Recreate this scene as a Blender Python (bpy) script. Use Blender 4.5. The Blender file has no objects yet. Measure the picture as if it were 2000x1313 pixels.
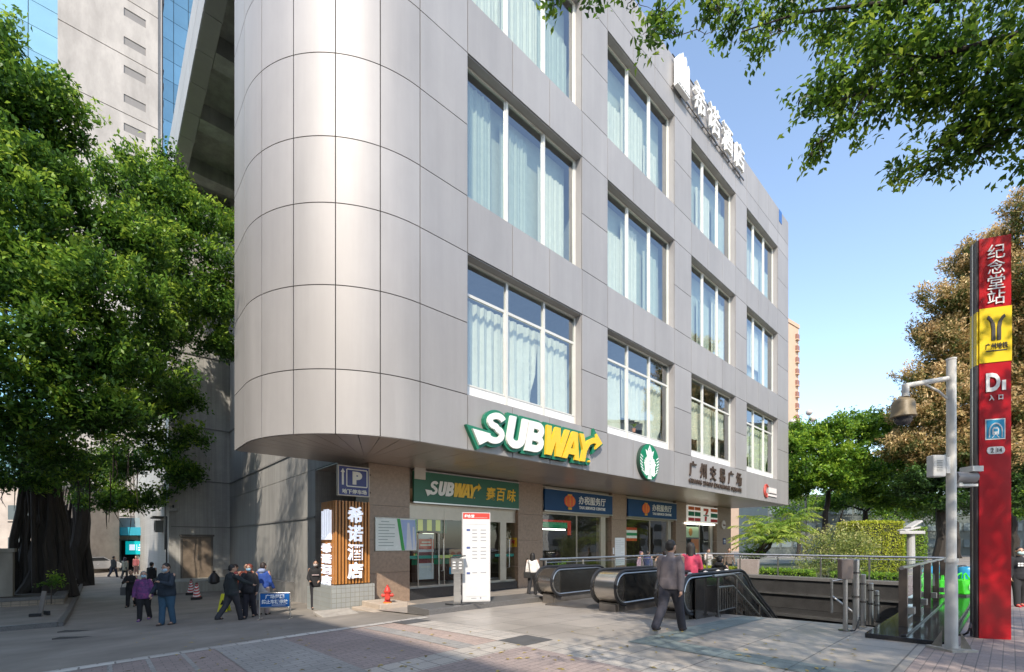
import bpy, bmesh, math, random
import numpy as np
from mathutils import Vector, Matrix

SC = bpy.context.scene
COL = SC.collection
R = math.radians
# ------------------------------------------------------------------ camera, sky, sun, exposure
F, CX, CY, EYE = 885.0, 1000.0, 1062.0, 1.57      # focal length and principal point in pixels of the 2000 px frame
cam = bpy.data.cameras.new("camera")
cam.sensor_width = 36.0
cam.lens = 36.0 * F / 2000.0
cam.shift_y = (CY - 656.5) / 2000.0
cam.clip_start = 0.1
cam.clip_end = 2000.0
cam_ob = bpy.data.objects.new("camera", cam)
cam_ob.location = (0, 0, EYE)
cam_ob.rotation_euler = (R(90), 0, 0)
COL.objects.link(cam_ob)
SC.camera = cam_ob

SUN_EL, SUN_AZ = R(42.0), R(183.0)                 # azimuth clockwise from +Y
w = bpy.data.worlds.new("World")
SC.world = w
w.use_nodes = True
nt = w.node_tree
sky = nt.nodes.new("ShaderNodeTexSky")
sky.sky_type = 'NISHITA'
sky.sun_disc = False
sky.sun_elevation = SUN_EL
sky.sun_rotation = SUN_AZ
sky.air_density = 1.0
sky.dust_density = 0.8
sky.ozone_density = 2.0
hsv = nt.nodes.new("ShaderNodeHueSaturation")
hsv.inputs['Saturation'].default_value = 0.90
hsv.inputs['Hue'].default_value = 0.497
nt.links.new(sky.outputs[0], hsv.inputs['Color'])
nt.links.new(hsv.outputs[0], nt.nodes["Background"].inputs[0])
nt.nodes["Background"].inputs[1].default_value = 0.15

sl = bpy.data.lights.new("sun", 'SUN')
sl.energy = 2.35
sl.angle = R(0.53)
sl.color = (1.0, 0.90, 0.77)
so = bpy.data.objects.new("sun", sl)
sdir = Vector((math.sin(SUN_AZ) * math.cos(SUN_EL), math.cos(SUN_AZ) * math.cos(SUN_EL), math.sin(SUN_EL)))
so.rotation_euler = sdir.to_track_quat('Z', 'Y').to_euler()
so.location = (0, -30, 40)
COL.objects.link(so)
vs = SC.view_settings
vs.view_transform = 'Standard'
vs.look = 'None'
vs.exposure = 1.28
vs.gamma = 1.0
vs.use_curve_mapping = False
SC.cycles.max_bounces = 8
SC.cycles.transparent_max_bounces = 12
SC.cycles.use_denoising = True

# ------------------------------------------------------------------ frames and ground height
EX, EY = 0.74, 0.6726                              # direction of the long facade on the ground
P0 = (3.846, 18.2)
TH = math.atan2(EY, EX)
def fac(u, w, z=0.0):
    return Vector((P0[0] + u * EX - w * EY, P0[1] + u * EY + w * EX, z))
def uw(x, y):
    dx, dy = x - P0[0], y - P0[1]
    return dx * EX + dy * EY, -dx * EY + dy * EX
def sp(t):
    return np.logaddexp(0.0, t)
def g(x, y):
    return -0.04 * (sp(y - 8.0) - sp(y - 18.0)) - 0.05 * (sp(-x) - sp(-x - 14.0))
def guw(u, w):
    p = fac(u, w)
    return float(g(p.x, p.y))
def P(px, py, d):
    return Vector(((px - CX) * d / F, d, EYE + (CY - py) * d / F))
def G(px, py, dz=0.0):
    d = 8.0
    for _ in range(60):
        z = float(g((px - CX) * d / F, d)) + dz
        d = 0.6 * d + 0.4 * F * (EYE - z) / max(py - CY, 1.0)
    return Vector(((px - CX) * d / F, d, float(g((px - CX) * d / F, d)) + dz))
def GD(px, d, dz=0.0):
    x = (px - CX) * d / F
    return Vector((x, d, float(g(x, d)) + dz))

# ------------------------------------------------------------------ mesh builder
class MB:
    def __init__(s):
        s.v, s.f, s.m, s.t = [], [], [], []
    def add(s, vs_, fs_, mi=0, tint=None):
        b = len(s.v)
        s.v += [tuple(p) for p in vs_]
        t = random.random() if tint is None else tint
        s.t += [t] * len(vs_)
        for f in fs_:
            s.f.append(tuple(i + b for i in f)); s.m.append(mi)
    def box(s, x0, y0, z0, x1, y1, z1, mi=0, tint=None):
        x0, x1 = min(x0, x1), max(x0, x1); y0, y1 = min(y0, y1), max(y0, y1); z0, z1 = min(z0, z1), max(z0, z1)
        s.add([(x0, y0, z0), (x1, y0, z0), (x1, y1, z0), (x0, y1, z0), (x0, y0, z1), (x1, y0, z1), (x1, y1, z1), (x0, y1, z1)],
              [(0, 3, 2, 1), (4, 5, 6, 7), (0, 1, 5, 4), (1, 2, 6, 5), (2, 3, 7, 6), (3, 0, 4, 7)], mi, tint)
        return s
    def obox(s, c, size, rot, mi=0):
        b = len(s.v)
        hx, hy, hz = [a / 2 for a in size]
        s.box(-hx, -hy, -hz, hx, hy, hz, mi)
        for i in range(b, len(s.v)):
            s.v[i] = tuple(rot @ Vector(s.v[i]) + Vector(c))
        return s
    def bar(s, p, q, w, h, mi=0, up=(0, 0, 1)):
        p, q = Vector(p), Vector(q)
        d = (q - p); L = d.length
        if L < 1e-6: return s
        z = d.normalized(); upv = Vector(up)
        if abs(z.dot(upv)) > 0.99: upv = Vector((0, 1, 0))
        x = upv.cross(z).normalized(); y = z.cross(x)
        rot = Matrix((x, y, z)).transposed()
        return s.obox((p + q) / 2, (w, h, L), rot, mi)
    def tube(s, pts, r, n=8, mi=0, cap=True):
        pts = [Vector(p) for p in pts]
        rs = r if isinstance(r, (list, tuple)) else [r] * len(pts)
        ring = []
        ref = Vector((0, 0, 1))
        d0 = (pts[-1] - pts[0])
        if d0.length > 1e-6 and abs(d0.normalized().z) > 0.9: ref = Vector((1, 0, 0))
        vs_ = []
        for i, p in enumerate(pts):
            d = (pts[min(i + 1, len(pts) - 1)] - pts[max(i - 1, 0)])
            d = d.normalized() if d.length > 1e-9 else Vector((0, 0, 1))
            x = ref.cross(d)
            x = x.normalized() if x.length > 1e-4 else Vector((0, 1, 0)).cross(d).normalized()
            y = d.cross(x)
            for k in range(n):
                a = 2 * math.pi * k / n
                vs_.append(p + (x * math.cos(a) + y * math.sin(a)) * rs[i])
        fs_ = []
        for i in range(len(pts) - 1):
            for k in range(n):
                k2 = (k + 1) % n
                fs_.append((i * n + k, i * n + k2, (i + 1) * n + k2, (i + 1) * n + k))
        if cap:
            fs_.append(tuple(range(n - 1, -1, -1)))
            fs_.append(tuple((len(pts) - 1) * n + k for k in range(n)))
        s.add(vs_, fs_, mi)
        return s
    def lathe(s, prof, c=(0, 0, 0), n=24, mi=0, axis='z'):
        vs_ = []; fs_ = []
        for r_, z_ in prof:
            for k in range(n):
                a = 2 * math.pi * k / n
                p = (r_ * math.cos(a), r_ * math.sin(a), z_)
                if axis == 'y': p = (p[0], p[2], p[1])
                if axis == 'x': p = (p[2], p[0], p[1])
                vs_.append((p[0] + c[0], p[1] + c[1], p[2] + c[2]))
        m_ = len(prof)
        for i in range(m_ - 1):
            for k in range(n):
                k2 = (k + 1) % n
                fs_.append((i * n + k, i * n + k2, (i + 1) * n + k2, (i + 1) * n + k))
        fs_.append(tuple(range(n - 1, -1, -1))); fs_.append(tuple((m_ - 1) * n + k for k in range(n)))
        s.add(vs_, fs_, mi)
        return s
    def prism(s, poly, y0, y1, mi=0):               # polygon in local x, z pushed from y0 to y1
        n = len(poly)
        vs_ = [(a, y0, b) for a, b in poly] + [(a, y1, b) for a, b in poly]
        s.add(vs_, [tuple(range(n)), tuple(range(2 * n - 1, n - 1, -1))] + [(i, i + n, (i + 1) % n + n, (i + 1) % n) for i in range(n)], mi)
        return s
    def slab(s, poly, z0, z1, mi=0):                # polygon in x, y pushed from z0 to z1
        n = len(poly)
        vs_ = [(a, b, z0) for a, b in poly] + [(a, b, z1) for a, b in poly]
        s.add(vs_, [tuple(range(n - 1, -1, -1)), tuple(range(n, 2 * n))] + [(i, (i + 1) % n, (i + 1) % n + n, i + n) for i in range(n)], mi)
        return s
    def build(s, name, mats, parent=None, smooth=False, bevel=0.0, loc=None, rotz=None, norm=True):
        me = bpy.data.meshes.new(name)
        me.from_pydata(s.v, [], s.f)
        mats = mats if isinstance(mats, (list, tuple)) else [mats]
        for m_ in mats: me.materials.append(m_)
        me.polygons.foreach_set('material_index', s.m)
        at = me.attributes.new('tint', 'FLOAT', 'POINT')
        at.data.foreach_set('value', s.t)
        if norm:
            bm = bmesh.new(); bm.from_mesh(me)
            bmesh.ops.recalc_face_normals(bm, faces=bm.faces)
            bm.to_mesh(me); bm.free()
        if smooth:
            me.polygons.foreach_set('use_smooth', [True] * len(me.polygons))
            me.set_sharp_from_angle(angle=R(38))
        me.update()
        o = bpy.data.objects.new(name, me)
        COL.objects.link(o)
        if parent: o.parent = parent
        if loc is not None: o.location = loc
        if rotz is not None: o.rotation_euler = (0, 0, rotz)
        if bevel:
            b = o.modifiers.new('edge', 'BEVEL'); b.width = bevel; b.segments = 2; b.limit_method = 'ANGLE'
        return o

def tag(o, label=None, cat=None, group=None, kind=None):
    if label: o['label'] = label
    if cat: o['category'] = cat
    if group: o['group'] = group
    if kind: o['kind'] = kind
    return o
def thing(name, label, cat, loc=(0, 0, 0), rotz=0.0, group=None):
    o = bpy.data.objects.new(name, None)
    o.empty_display_size = 0.2
    COL.objects.link(o)
    o.location = loc; o.rotation_euler = (0, 0, rotz)
    return tag(o, label, cat, group)
def dup(root, loc, rotz=None, label=None):
    r = root.copy(); COL.objects.link(r); r.location = loc
    if rotz is not None: r.rotation_euler = (0, 0, rotz)
    if label: r['label'] = label
    for ch in list(root.children):
        c = ch.copy(); COL.objects.link(c); c.parent = r
        for gch in list(ch.children):
            d = gch.copy(); COL.objects.link(d); d.parent = c
    return r

# ------------------------------------------------------------------ materials
def newmat(name):
    m = bpy.data.materials.new(name); m.use_nodes = True
    n = m.node_tree
    return m, n, n.nodes["Principled BSDF"]
def mul(c, k): return (min(c[0] * k, 1), min(c[1] * k, 1), min(c[2] * k, 1), 1)
def M(name, col, rough=0.6, metal=0.0, var=0.12, scale=2.0, bump=0.0, bscale=30.0, stretch=(1, 1, 1), spec=0.5, emit=0.0, tint=0.0, detail=6):
    m, n, b = newmat(name)
    tc = n.nodes.new("ShaderNodeTexCoord"); mp = n.nodes.new("ShaderNodeMapping")
    mp.inputs['Scale'].default_value = stretch
    n.links.new(tc.outputs['Object'], mp.inputs[0])
    no = n.nodes.new("ShaderNodeTexNoise"); no.inputs['Scale'].default_value = scale; no.inputs['Detail'].default_value = detail
    no.inputs['Roughness'].default_value = 0.65
    n.links.new(mp.outputs[0], no.inputs['Vector'])
    rp = n.nodes.new("ShaderNodeValToRGB")
    rp.color_ramp.elements[0].position = 0.3; rp.color_ramp.elements[0].color = mul(col, 1 - var)
    rp.color_ramp.elements[1].position = 0.7; rp.color_ramp.elements[1].color = mul(col, 1 + var)
    n.links.new(no.outputs[0], rp.inputs[0])
    out = rp.outputs[0]
    if tint:
        at = n.nodes.new("ShaderNodeAttribute"); at.attribute_name = 'tint'
        mr = n.nodes.new("ShaderNodeMapRange"); mr.inputs[3].default_value = 1 - tint; mr.inputs[4].default_value = 1 + tint
        n.links.new(at.outputs['Fac'], mr.inputs[0])
        mx = n.nodes.new("ShaderNodeMix"); mx.data_type = 'RGBA'; mx.blend_type = 'MULTIPLY'; mx.inputs[0].default_value = 1
        n.links.new(out, mx.inputs[6]); n.links.new(mr.outputs[0], mx.inputs[7]); out = mx.outputs[2]
    n.links.new(out, b.inputs['Base Color'])
    b.inputs['Roughness'].default_value = rough; b.inputs['Metallic'].default_value = metal
    b.inputs['Specular IOR Level'].default_value = spec
    mr2 = n.nodes.new("ShaderNodeMapRange"); mr2.inputs[3].default_value = max(rough - 0.08, 0.02); mr2.inputs[4].default_value = min(rough + 0.08, 1)
    n.links.new(no.outputs[0], mr2.inputs[0]); n.links.new(mr2.outputs[0], b.inputs['Roughness'])
    if bump:
        n2 = n.nodes.new("ShaderNodeTexNoise"); n2.inputs['Scale'].default_value = bscale; n2.inputs['Detail'].default_value = 4
        n.links.new(mp.outputs[0], n2.inputs['Vector'])
        bp = n.nodes.new("ShaderNodeBump"); bp.inputs['Strength'].default_value = bump; bp.inputs['Distance'].default_value = 0.02
        n.links.new(n2.outputs[0], bp.inputs['Height']); n.links.new(bp.outputs[0], b.inputs['Normal'])
    if emit:
        n.links.new(out, b.inputs['Emission Color']); b.inputs['Emission Strength'].default_value = emit
    return m
def tiles(name, c1, c2, mortar, bw, bh, ms, rough=0.55, var=0.15, scale=1.0, offset=0.5, rot=(0, 0, 0), bump=0.3, big=0.25):
    m, n, b = newmat(name)
    tc = n.nodes.new("ShaderNodeTexCoord"); mp = n.nodes.new("ShaderNodeMapping"); mp.inputs['Rotation'].default_value = rot
    n.links.new(tc.outputs['Object'], mp.inputs[0])
    br = n.nodes.new("ShaderNodeTexBrick")
    br.offset = offset
    br.inputs['Color1'].default_value = mul(c1, 1); br.inputs['Color2'].default_value = mul(c2, 1); br.inputs['Mortar'].default_value = mul(mortar, 1)
    br.inputs['Scale'].default_value = 1.0; br.inputs['Mortar Size'].default_value = ms; br.inputs['Mortar Smooth'].default_value = 0.2
    br.inputs['Brick Width'].default_value = bw; br.inputs['Row Height'].default_value = bh; br.inputs['Bias'].default_value = 0.0
    n.links.new(mp.outputs[0], br.inputs['Vector'])
    no = n.nodes.new("ShaderNodeTexNoise"); no.inputs['Scale'].default_value = scale; no.inputs['Detail'].default_value = 8; no.inputs['Roughness'].default_value = 0.7
    n.links.new(mp.outputs[0], no.inputs['Vector'])
    mr = n.nodes.new("ShaderNodeMapRange"); mr.inputs[1].default_value = 0.3; mr.inputs[2].default_value = 0.7
    mr.inputs[3].default_value = 1 - big; mr.inputs[4].default_value = 1 + big
    n.links.new(no.outputs[0], mr.inputs[0])
    n3 = n.nodes.new("ShaderNodeTexNoise"); n3.inputs['Scale'].default_value = 45; n3.inputs['Detail'].default_value = 3
    n.links.new(mp.outputs[0], n3.inputs['Vector'])
    mr3 = n.nodes.new("ShaderNodeMapRange"); mr3.inputs[1].default_value = 0.3; mr3.inputs[2].default_value = 0.7
    mr3.inputs[3].default_value = 1 - var; mr3.inputs[4].default_value = 1 + var
    n.links.new(n3.outputs[0], mr3.inputs[0])
    mm = n.nodes.new("ShaderNodeMath"); mm.operation = 'MULTIPLY'
    n.links.new(mr.outputs[0], mm.inputs[0]); n.links.new(mr3.outputs[0], mm.inputs[1])
    mx = n.nodes.new("ShaderNodeMix"); mx.data_type = 'RGBA'; mx.blend_type = 'MULTIPLY'; mx.inputs[0].default_value = 1
    n.links.new(br.outputs['Color'], mx.inputs[6]); n.links.new(mm.outputs[0], mx.inputs[7])
    n.links.new(mx.outputs[2], b.inputs['Base Color'])
    mr2 = n.nodes.new("ShaderNodeMapRange"); mr2.inputs[3].default_value = max(rough - 0.15, 0.05); mr2.inputs[4].default_value = min(rough + 0.15, 1)
    n.links.new(no.outputs[0], mr2.inputs[0]); n.links.new(mr2.outputs[0], b.inputs['Roughness'])
    bp = n.nodes.new("ShaderNodeBump"); bp.inputs['Strength'].default_value = bump; bp.inputs['Distance'].default_value = 0.004; bp.invert = True
    n.links.new(br.outputs['Fac'], bp.inputs['Height']); n.links.new(bp.outputs[0], b.inputs['Normal'])
    return m
def glass_mat(name, tint=(0.8, 0.92, 0.93), refl=0.18, rough=0.0):
    m = bpy.data.materials.new(name); m.use_nodes = True
    n = m.node_tree; n.nodes.clear()
    out = n.nodes.new("ShaderNodeOutputMaterial"); mix = n.nodes.new("ShaderNodeMixShader")
    tr = n.nodes.new("ShaderNodeBsdfTransparent"); tr.inputs[0].default_value = (*tint, 1)
    gl = n.nodes.new("ShaderNodeBsdfGlossy"); gl.inputs['Roughness'].default_value = rough; gl.inputs[0].default_value = (0.95, 0.98, 1, 1)
    lw = n.nodes.new("ShaderNodeLayerWeight"); lw.inputs[0].default_value = 0.5
    fr = n.nodes.new("ShaderNodeMath"); fr.operation = 'POWER'; fr.inputs[1].default_value = 4.0
    n.links.new(lw.outputs['Facing'], fr.inputs[0])
    ad = n.nodes.new("ShaderNodeMath"); ad.operation = 'MULTIPLY_ADD'; ad.inputs[1].default_value = 1 - refl; ad.inputs[2].default_value = refl
    ad.use_clamp = True
    tcn = n.nodes.new("ShaderNodeTexCoord"); no = n.nodes.new("ShaderNodeTexNoise"); no.inputs['Scale'].default_value = 0.9
    bp = n.nodes.new("ShaderNodeBump"); bp.inputs['Strength'].default_value = 0.05; bp.inputs['Distance'].default_value = 0.05
    n.links.new(tcn.outputs['Object'], no.inputs['Vector']); n.links.new(no.outputs[0], bp.inputs['Height']); n.links.new(bp.outputs[0], gl.inputs['Normal'])
    n.links.new(fr.outputs[0], ad.inputs[0]); n.links.new(ad.outputs[0], mix.inputs[0])
    n.links.new(tr.outputs[0], mix.inputs[1]); n.links.new(gl.outputs[0], mix.inputs[2]); n.links.new(mix.outputs[0], out.inputs[0])
    return m
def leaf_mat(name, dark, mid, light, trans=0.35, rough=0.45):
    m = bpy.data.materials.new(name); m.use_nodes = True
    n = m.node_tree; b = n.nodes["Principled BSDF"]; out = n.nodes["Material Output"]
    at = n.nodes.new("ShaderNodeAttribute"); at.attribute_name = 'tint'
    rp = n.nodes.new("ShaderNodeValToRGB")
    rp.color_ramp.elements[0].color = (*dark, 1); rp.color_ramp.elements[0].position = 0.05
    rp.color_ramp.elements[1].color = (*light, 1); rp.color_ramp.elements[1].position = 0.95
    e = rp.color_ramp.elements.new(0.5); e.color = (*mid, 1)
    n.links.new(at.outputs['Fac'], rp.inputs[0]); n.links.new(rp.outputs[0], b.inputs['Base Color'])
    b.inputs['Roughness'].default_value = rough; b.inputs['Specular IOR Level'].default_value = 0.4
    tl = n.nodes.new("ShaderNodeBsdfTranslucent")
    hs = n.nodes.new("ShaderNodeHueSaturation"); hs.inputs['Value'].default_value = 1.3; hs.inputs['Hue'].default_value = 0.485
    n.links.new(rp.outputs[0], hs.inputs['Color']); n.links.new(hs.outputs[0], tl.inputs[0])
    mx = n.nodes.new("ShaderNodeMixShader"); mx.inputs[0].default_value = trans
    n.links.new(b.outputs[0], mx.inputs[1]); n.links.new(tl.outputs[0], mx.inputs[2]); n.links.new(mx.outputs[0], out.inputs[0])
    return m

m_panel = M("panel_metal", (0.352, 0.336, 0.325), 0.56, 0.22, 0.05, 1.0, 0.04, 2.0, (1.6, 1.6, 0.13), tint=0.055)
def streaks(m, scale, stretch, amt, lo=.42, hi=.62):   # rain streaks: fine noise drawn out along z
    n = m.node_tree; b = n.nodes["Principled BSDF"]; src = b.inputs['Base Color'].links[0].from_socket
    tc = n.nodes.new("ShaderNodeTexCoord"); mp = n.nodes.new("ShaderNodeMapping"); mp.inputs['Scale'].default_value = stretch
    n.links.new(tc.outputs['Object'], mp.inputs[0])
    no = n.nodes.new("ShaderNodeTexNoise"); no.inputs['Scale'].default_value = scale; no.inputs['Detail'].default_value = 5; no.inputs['Roughness'].default_value = .7
    n.links.new(mp.outputs[0], no.inputs['Vector'])
    mr = n.nodes.new("ShaderNodeMapRange"); mr.inputs[1].default_value = lo; mr.inputs[2].default_value = hi; mr.inputs[3].default_value = 1 - amt; mr.inputs[4].default_value = 1.0
    n.links.new(no.outputs[0], mr.inputs[0])
    mx = n.nodes.new("ShaderNodeMix"); mx.data_type = 'RGBA'; mx.blend_type = 'MULTIPLY'; mx.inputs[0].default_value = 1
    n.links.new(src, mx.inputs[6]); n.links.new(mr.outputs[0], mx.inputs[7]); n.links.new(mx.outputs[2], b.inputs['Base Color'])
streaks(m_panel, 2.2, (1, 1, .05), .045); streaks(m_panel, .4, (1, 1, .6), .07)
m_dark = M('joint_dark', (0.05, 0.047, 0.045), 0.8)
m_frame = M('window_frame_cream', (0.62, 0.61, 0.56), 0.45, 0.1, 0.06)
m_white = M('white_panel', (0.74, 0.75, 0.73), 0.5, 0, 0.05)
m_steel = M('brushed_steel', (0.55, 0.53, 0.5), 0.3, 0.95, 0.1, 3, 0.05, 20, (1, 1, 6))
m_steel_dk = M('dark_steel', (0.2, 0.19, 0.18), 0.25, 0.9, 0.15, 2)
m_black = M('black_rubber', (0.018, 0.018, 0.02), 0.5)
m_stone = M('brown_granite', (0.30, 0.212, 0.152), 0.35, 0, 0.22, 9, 0.02, 60)
m_soffit = M('soffit_panel', (0.47, 0.40, 0.35), 0.33, 0.45, 0.06, 1.0)
m_conc = M('concrete_olive', (0.38, 0.375, 0.33), 0.85, 0, 0.14, 0.8, 0.15, 12)
m_wall = tiles('wall_small_tile', (0.44, 0.43, 0.40), (0.41, 0.40, 0.375), (0.33, 0.32, 0.30), 0.2, 0.075, 0.006, 0.6, 0.06, 0.5, 0.0, (R(90), 0, 0), 0.3, 0.12)
m_wall2 = tiles('wall_small_tile_side', (0.42, 0.41, 0.385), (0.39, 0.38, 0.36), (0.32, 0.31, 0.29), 0.2, 0.075, 0.006, 0.6, 0.06, 0.5, 0.0, (R(90), 0, R(90)), 0.3, 0.14)
m_glass = glass_mat("teal_window_glass", (0.82, 0.905, 0.87), 0.24)
m_shopglass = glass_mat('shop_glass', (0.80, 0.87, 0.83), 0.08)
m_clear = glass_mat('clear_rail_glass', (0.80, 0.87, 0.85), 0.05)
m_curtain = M("curtain_cloth", (0.70, 0.665, 0.575), 0.85, 0, 0.07, 4)
m_curtain2 = M("curtain_fill_cloth", (0.46, 0.485, 0.43), 0.85, 0, 0.07, 4)
m_room = M('room_plaster', (0.30, 0.31, 0.30), 0.9)
m_blkgran = M('black_granite', (0.028, 0.028, 0.03), 0.12, 0, 0.35, 30, spec=0.6)
m_greygran = M('grey_granite', (0.13, 0.125, 0.12), 0.4, 0, 0.3, 25)
m_wpaint = M('white_pole_paint', (0.60, 0.59, 0.56), 0.45, 0, 0.1, 5, 0.03, 30)
m_bark = M('bark', (0.075, 0.06, 0.047), 0.9, 0, 0.35, 5, 0.8, 14, (1, 1, 0.25))
m_bark_dk = M('dark_bark', (0.032, 0.026, 0.021), 0.9, 0, 0.35, 5, 0.8, 14, (1, 1, 0.25))
streaks(m_wall, 3.0, (1, 1, .05), .22); streaks(m_wall2, 3.0, (1, 1, .05), .22); streaks(m_conc, 2.0, (1, 1, .08), .25)
_flat = {}
def flat(col, rough=0.5, emit=0.0, metal=0.0, var=0.05):
    k = (col, rough, emit, metal, var)
    if k not in _flat:
        _flat[k] = M('paint_%d' % len(_flat), col, rough, metal, var, 4, emit=emit)
    return _flat[k]
WHITE = flat((0.78, 0.78, 0.76)); RED = flat((0.55, 0.02, 0.03), 0.3); GREEN = flat((0.01, 0.17, 0.08)); YELLOW = flat((0.72, 0.43, 0.03))

# ------------------------------------------------------------------ lettering
def text(s, size, depth=0.01, bold=0.0, shear=0.0, sx=1.0, align='CENTER', spacing=1.0, res=3):
    """verts/faces of lettering in the local x, z plane facing -y"""
    c = bpy.data.curves.new('lettering', 'FONT')
    c.body = s; c.size = size; c.extrude = depth / 2; c.offset = bold; c.shear = shear
    c.align_x = align; c.align_y = 'CENTER'; c.space_character = spacing; c.resolution_u = res
    o = bpy.data.objects.new('lettering', c); COL.objects.link(o)
    dg = bpy.context.evaluated_depsgraph_get(); dg.update()
    me = bpy.data.meshes.new_from_object(o.evaluated_get(dg))
    vs_ = [(v.co.x * sx, -v.co.z, v.co.y) for v in me.vertices]
    fs_ = [tuple(p.vertices) for p in me.polygons]
    bpy.data.objects.remove(o); bpy.data.curves.remove(c); bpy.data.meshes.remove(me)
    return vs_, fs_
def put_text(mb, s, x, y, z, size, width=None, height=None, mi=0, **k):
    vs_, fs_ = text(s, size, **k)
    if not vs_: return
    xs = [v[0] for v in vs_]; zs = [v[2] for v in vs_]
    cx_, cz_ = (max(xs) + min(xs)) / 2, (max(zs) + min(zs)) / 2
    fx = width / (max(xs) - min(xs)) if width else 1.0
    fz = height / (max(zs) - min(zs)) if height else (fx if width else 1.0)
    mb.add([((v[0] - cx_) * fx + x, v[1] + y, (v[2] - cz_) * fz + z) for v in vs_], fs_, mi)

# ------------------------------------------------------------------ sheets that follow the ground
def sheet(name, poly, mat, off=0.0, step=0.5, hole=None, us=None, ws=None):
    bm = bmesh.new()
    bm.faces.new([bm.verts.new((a, b, 0)) for a, b in poly])
    a0, a1 = min(p[0] for p in poly), max(p[0] for p in poly)
    b0, b1 = min(p[1] for p in poly), max(p[1] for p in poly)
    us = list(us) if us is not None else list(np.arange(math.ceil(a0 / step) * step, a1, step))
    ws = list(ws) if ws is not None else list(np.arange(math.ceil(b0 / step) * step, b1, step))
    if hole: us += [hole[0], hole[2]]; ws += [hole[1], hole[3]]
    for u in us:
        bmesh.ops.bisect_plane(bm, geom=bm.verts[:] + bm.edges[:] + bm.faces[:], plane_co=(u, 0, 0), plane_no=(1, 0, 0), dist=1e-5)
    for w_ in ws:
        bmesh.ops.bisect_plane(bm, geom=bm.verts[:] + bm.edges[:] + bm.faces[:], plane_co=(0, w_, 0), plane_no=(0, 1, 0), dist=1e-5)
    if hole:
        dead = [f for f in bm.faces if hole[0] < f.calc_center_median().x < hole[2] and hole[1] < f.calc_center_median().y < hole[3]]
        bmesh.ops.delete(bm, geom=dead, context='FACES')
    for v in bm.verts:
        p = fac(v.co.x, v.co.y)
        v.co.z = float(g(p.x, p.y)) + off
    bmesh.ops.recalc_face_normals(bm, faces=bm.faces)
    for f in bm.faces:
        if f.normal.z < 0: f.normal_flip()
        f.smooth = True
    me = bpy.data.meshes.new(name); bm.to_mesh(me); bm.free()
    me.materials.append(mat)
    o = bpy.data.objects.new(name, me); COL.objects.link(o)
    o.location = (P0[0], P0[1], 0); o.rotation_euler = (0, 0, TH)
    return tag(o, kind='structure')
# ================================================================== GROUND
random.seed(4)
m_concrete = M('lane_concrete', (0.24, 0.215, 0.185), 0.8, 0, 0.28, 0.6, 0.12, 9, spec=0.3)
m_granite = tiles('plaza_granite', (0.38, 0.34, 0.295), (0.32, 0.29, 0.26), (0.14, 0.125, 0.11), 1.25, 0.9, 0.011, 0.40, 0.10, 0.55, 0.5, bump=0.25, big=0.24)
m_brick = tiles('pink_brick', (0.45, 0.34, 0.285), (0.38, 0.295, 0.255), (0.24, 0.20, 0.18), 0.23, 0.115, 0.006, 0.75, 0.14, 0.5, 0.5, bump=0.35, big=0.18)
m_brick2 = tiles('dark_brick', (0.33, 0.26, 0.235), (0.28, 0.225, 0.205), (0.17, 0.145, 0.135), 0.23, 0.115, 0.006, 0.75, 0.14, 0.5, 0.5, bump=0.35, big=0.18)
m_beige = tiles('beige_setts', (0.47, 0.42, 0.365), (0.42, 0.385, 0.34), (0.25, 0.225, 0.20), 0.30, 0.30, 0.012, 0.7, 0.12, 0.6, 0.0, bump=0.4, big=0.2)
m_greyband = tiles('grey_setts', (0.335, 0.315, 0.29), (0.29, 0.275, 0.255), (0.20, 0.19, 0.18), 0.3, 0.15, 0.008, 0.75, 0.1, 0.6, 0.5, bump=0.35, big=0.2)
m_whitetile = tiles('white_border_tile', (0.56, 0.53, 0.48), (0.43, 0.40, 0.37), (0.22, 0.2, 0.18), 0.42, 0.24, 0.014, 0.6, 0.1, 0.7, 0.5, bump=0.4, big=0.25)
m_teal = tiles('tactile_strip', (0.20, 0.235, 0.225), (0.165, 0.20, 0.19), (0.10, 0.12, 0.115), 0.3, 0.3, 0.008, 0.6, 0.14, 1.4, 0.0, bump=0.5, big=0.3)
m_darkslab = M('dark_slab', (0.10, 0.10, 0.10), 0.5, 0, 0.2, 6)
HOLE = (-4.0, -9.2, 6.8, -0.9)
_us = [-400, -200, -120, -70] + list(np.arange(-50, 50.1, 1.0)) + [70, 100, 150, 220, 300, 400]
_ws = [-120, -90, -60] + list(np.arange(-40, 70.1, 1.0)) + [90, 130, 180, 240, 320, 450]
sheet('ground', [(-400, -120), (400, -120), (400, 450), (-400, 450)], m_concrete, -0.03, us=_us, ws=_ws, hole=HOLE)
sheet('plaza_paving', [(-9.5, -10.0), (34, -10.0), (34, -0.9), (-9.5, -0.9)], m_granite, 0.0, hole=HOLE)
sheet('shop_front_paving', [(-8.9, -0.9), (30, -0.9), (30, 4.2), (-8.9, 4.2)], m_granite, 0.0)
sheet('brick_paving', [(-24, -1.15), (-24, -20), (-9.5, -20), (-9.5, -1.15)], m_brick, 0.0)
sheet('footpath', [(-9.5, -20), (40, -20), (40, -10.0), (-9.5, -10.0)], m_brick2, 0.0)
sheet('paving_band', [(-10.15, -14), (-9.5, -14), (-9.5, -1.15), (-10.15, -1.15)], m_beige, 0.006, step=0.5)
sheet('paving_band', [(-24, -5.75), (-10.15, -5.75), (-10.15, -5.1), (-24, -5.1)], m_beige, 0.006, step=0.5)
sheet('paving_band', [(-10.95, -5.1), (-10.62, -5.1), (-10.62, -1.6), (-10.95, -1.6)], m_greyband, 0.006, step=0.5)
sheet('paving_band', [(-10.75, -14), (-10.15, -14), (-10.15, -5.75), (-10.75, -5.75)], m_brick2, 0.006, step=0.5)
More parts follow.
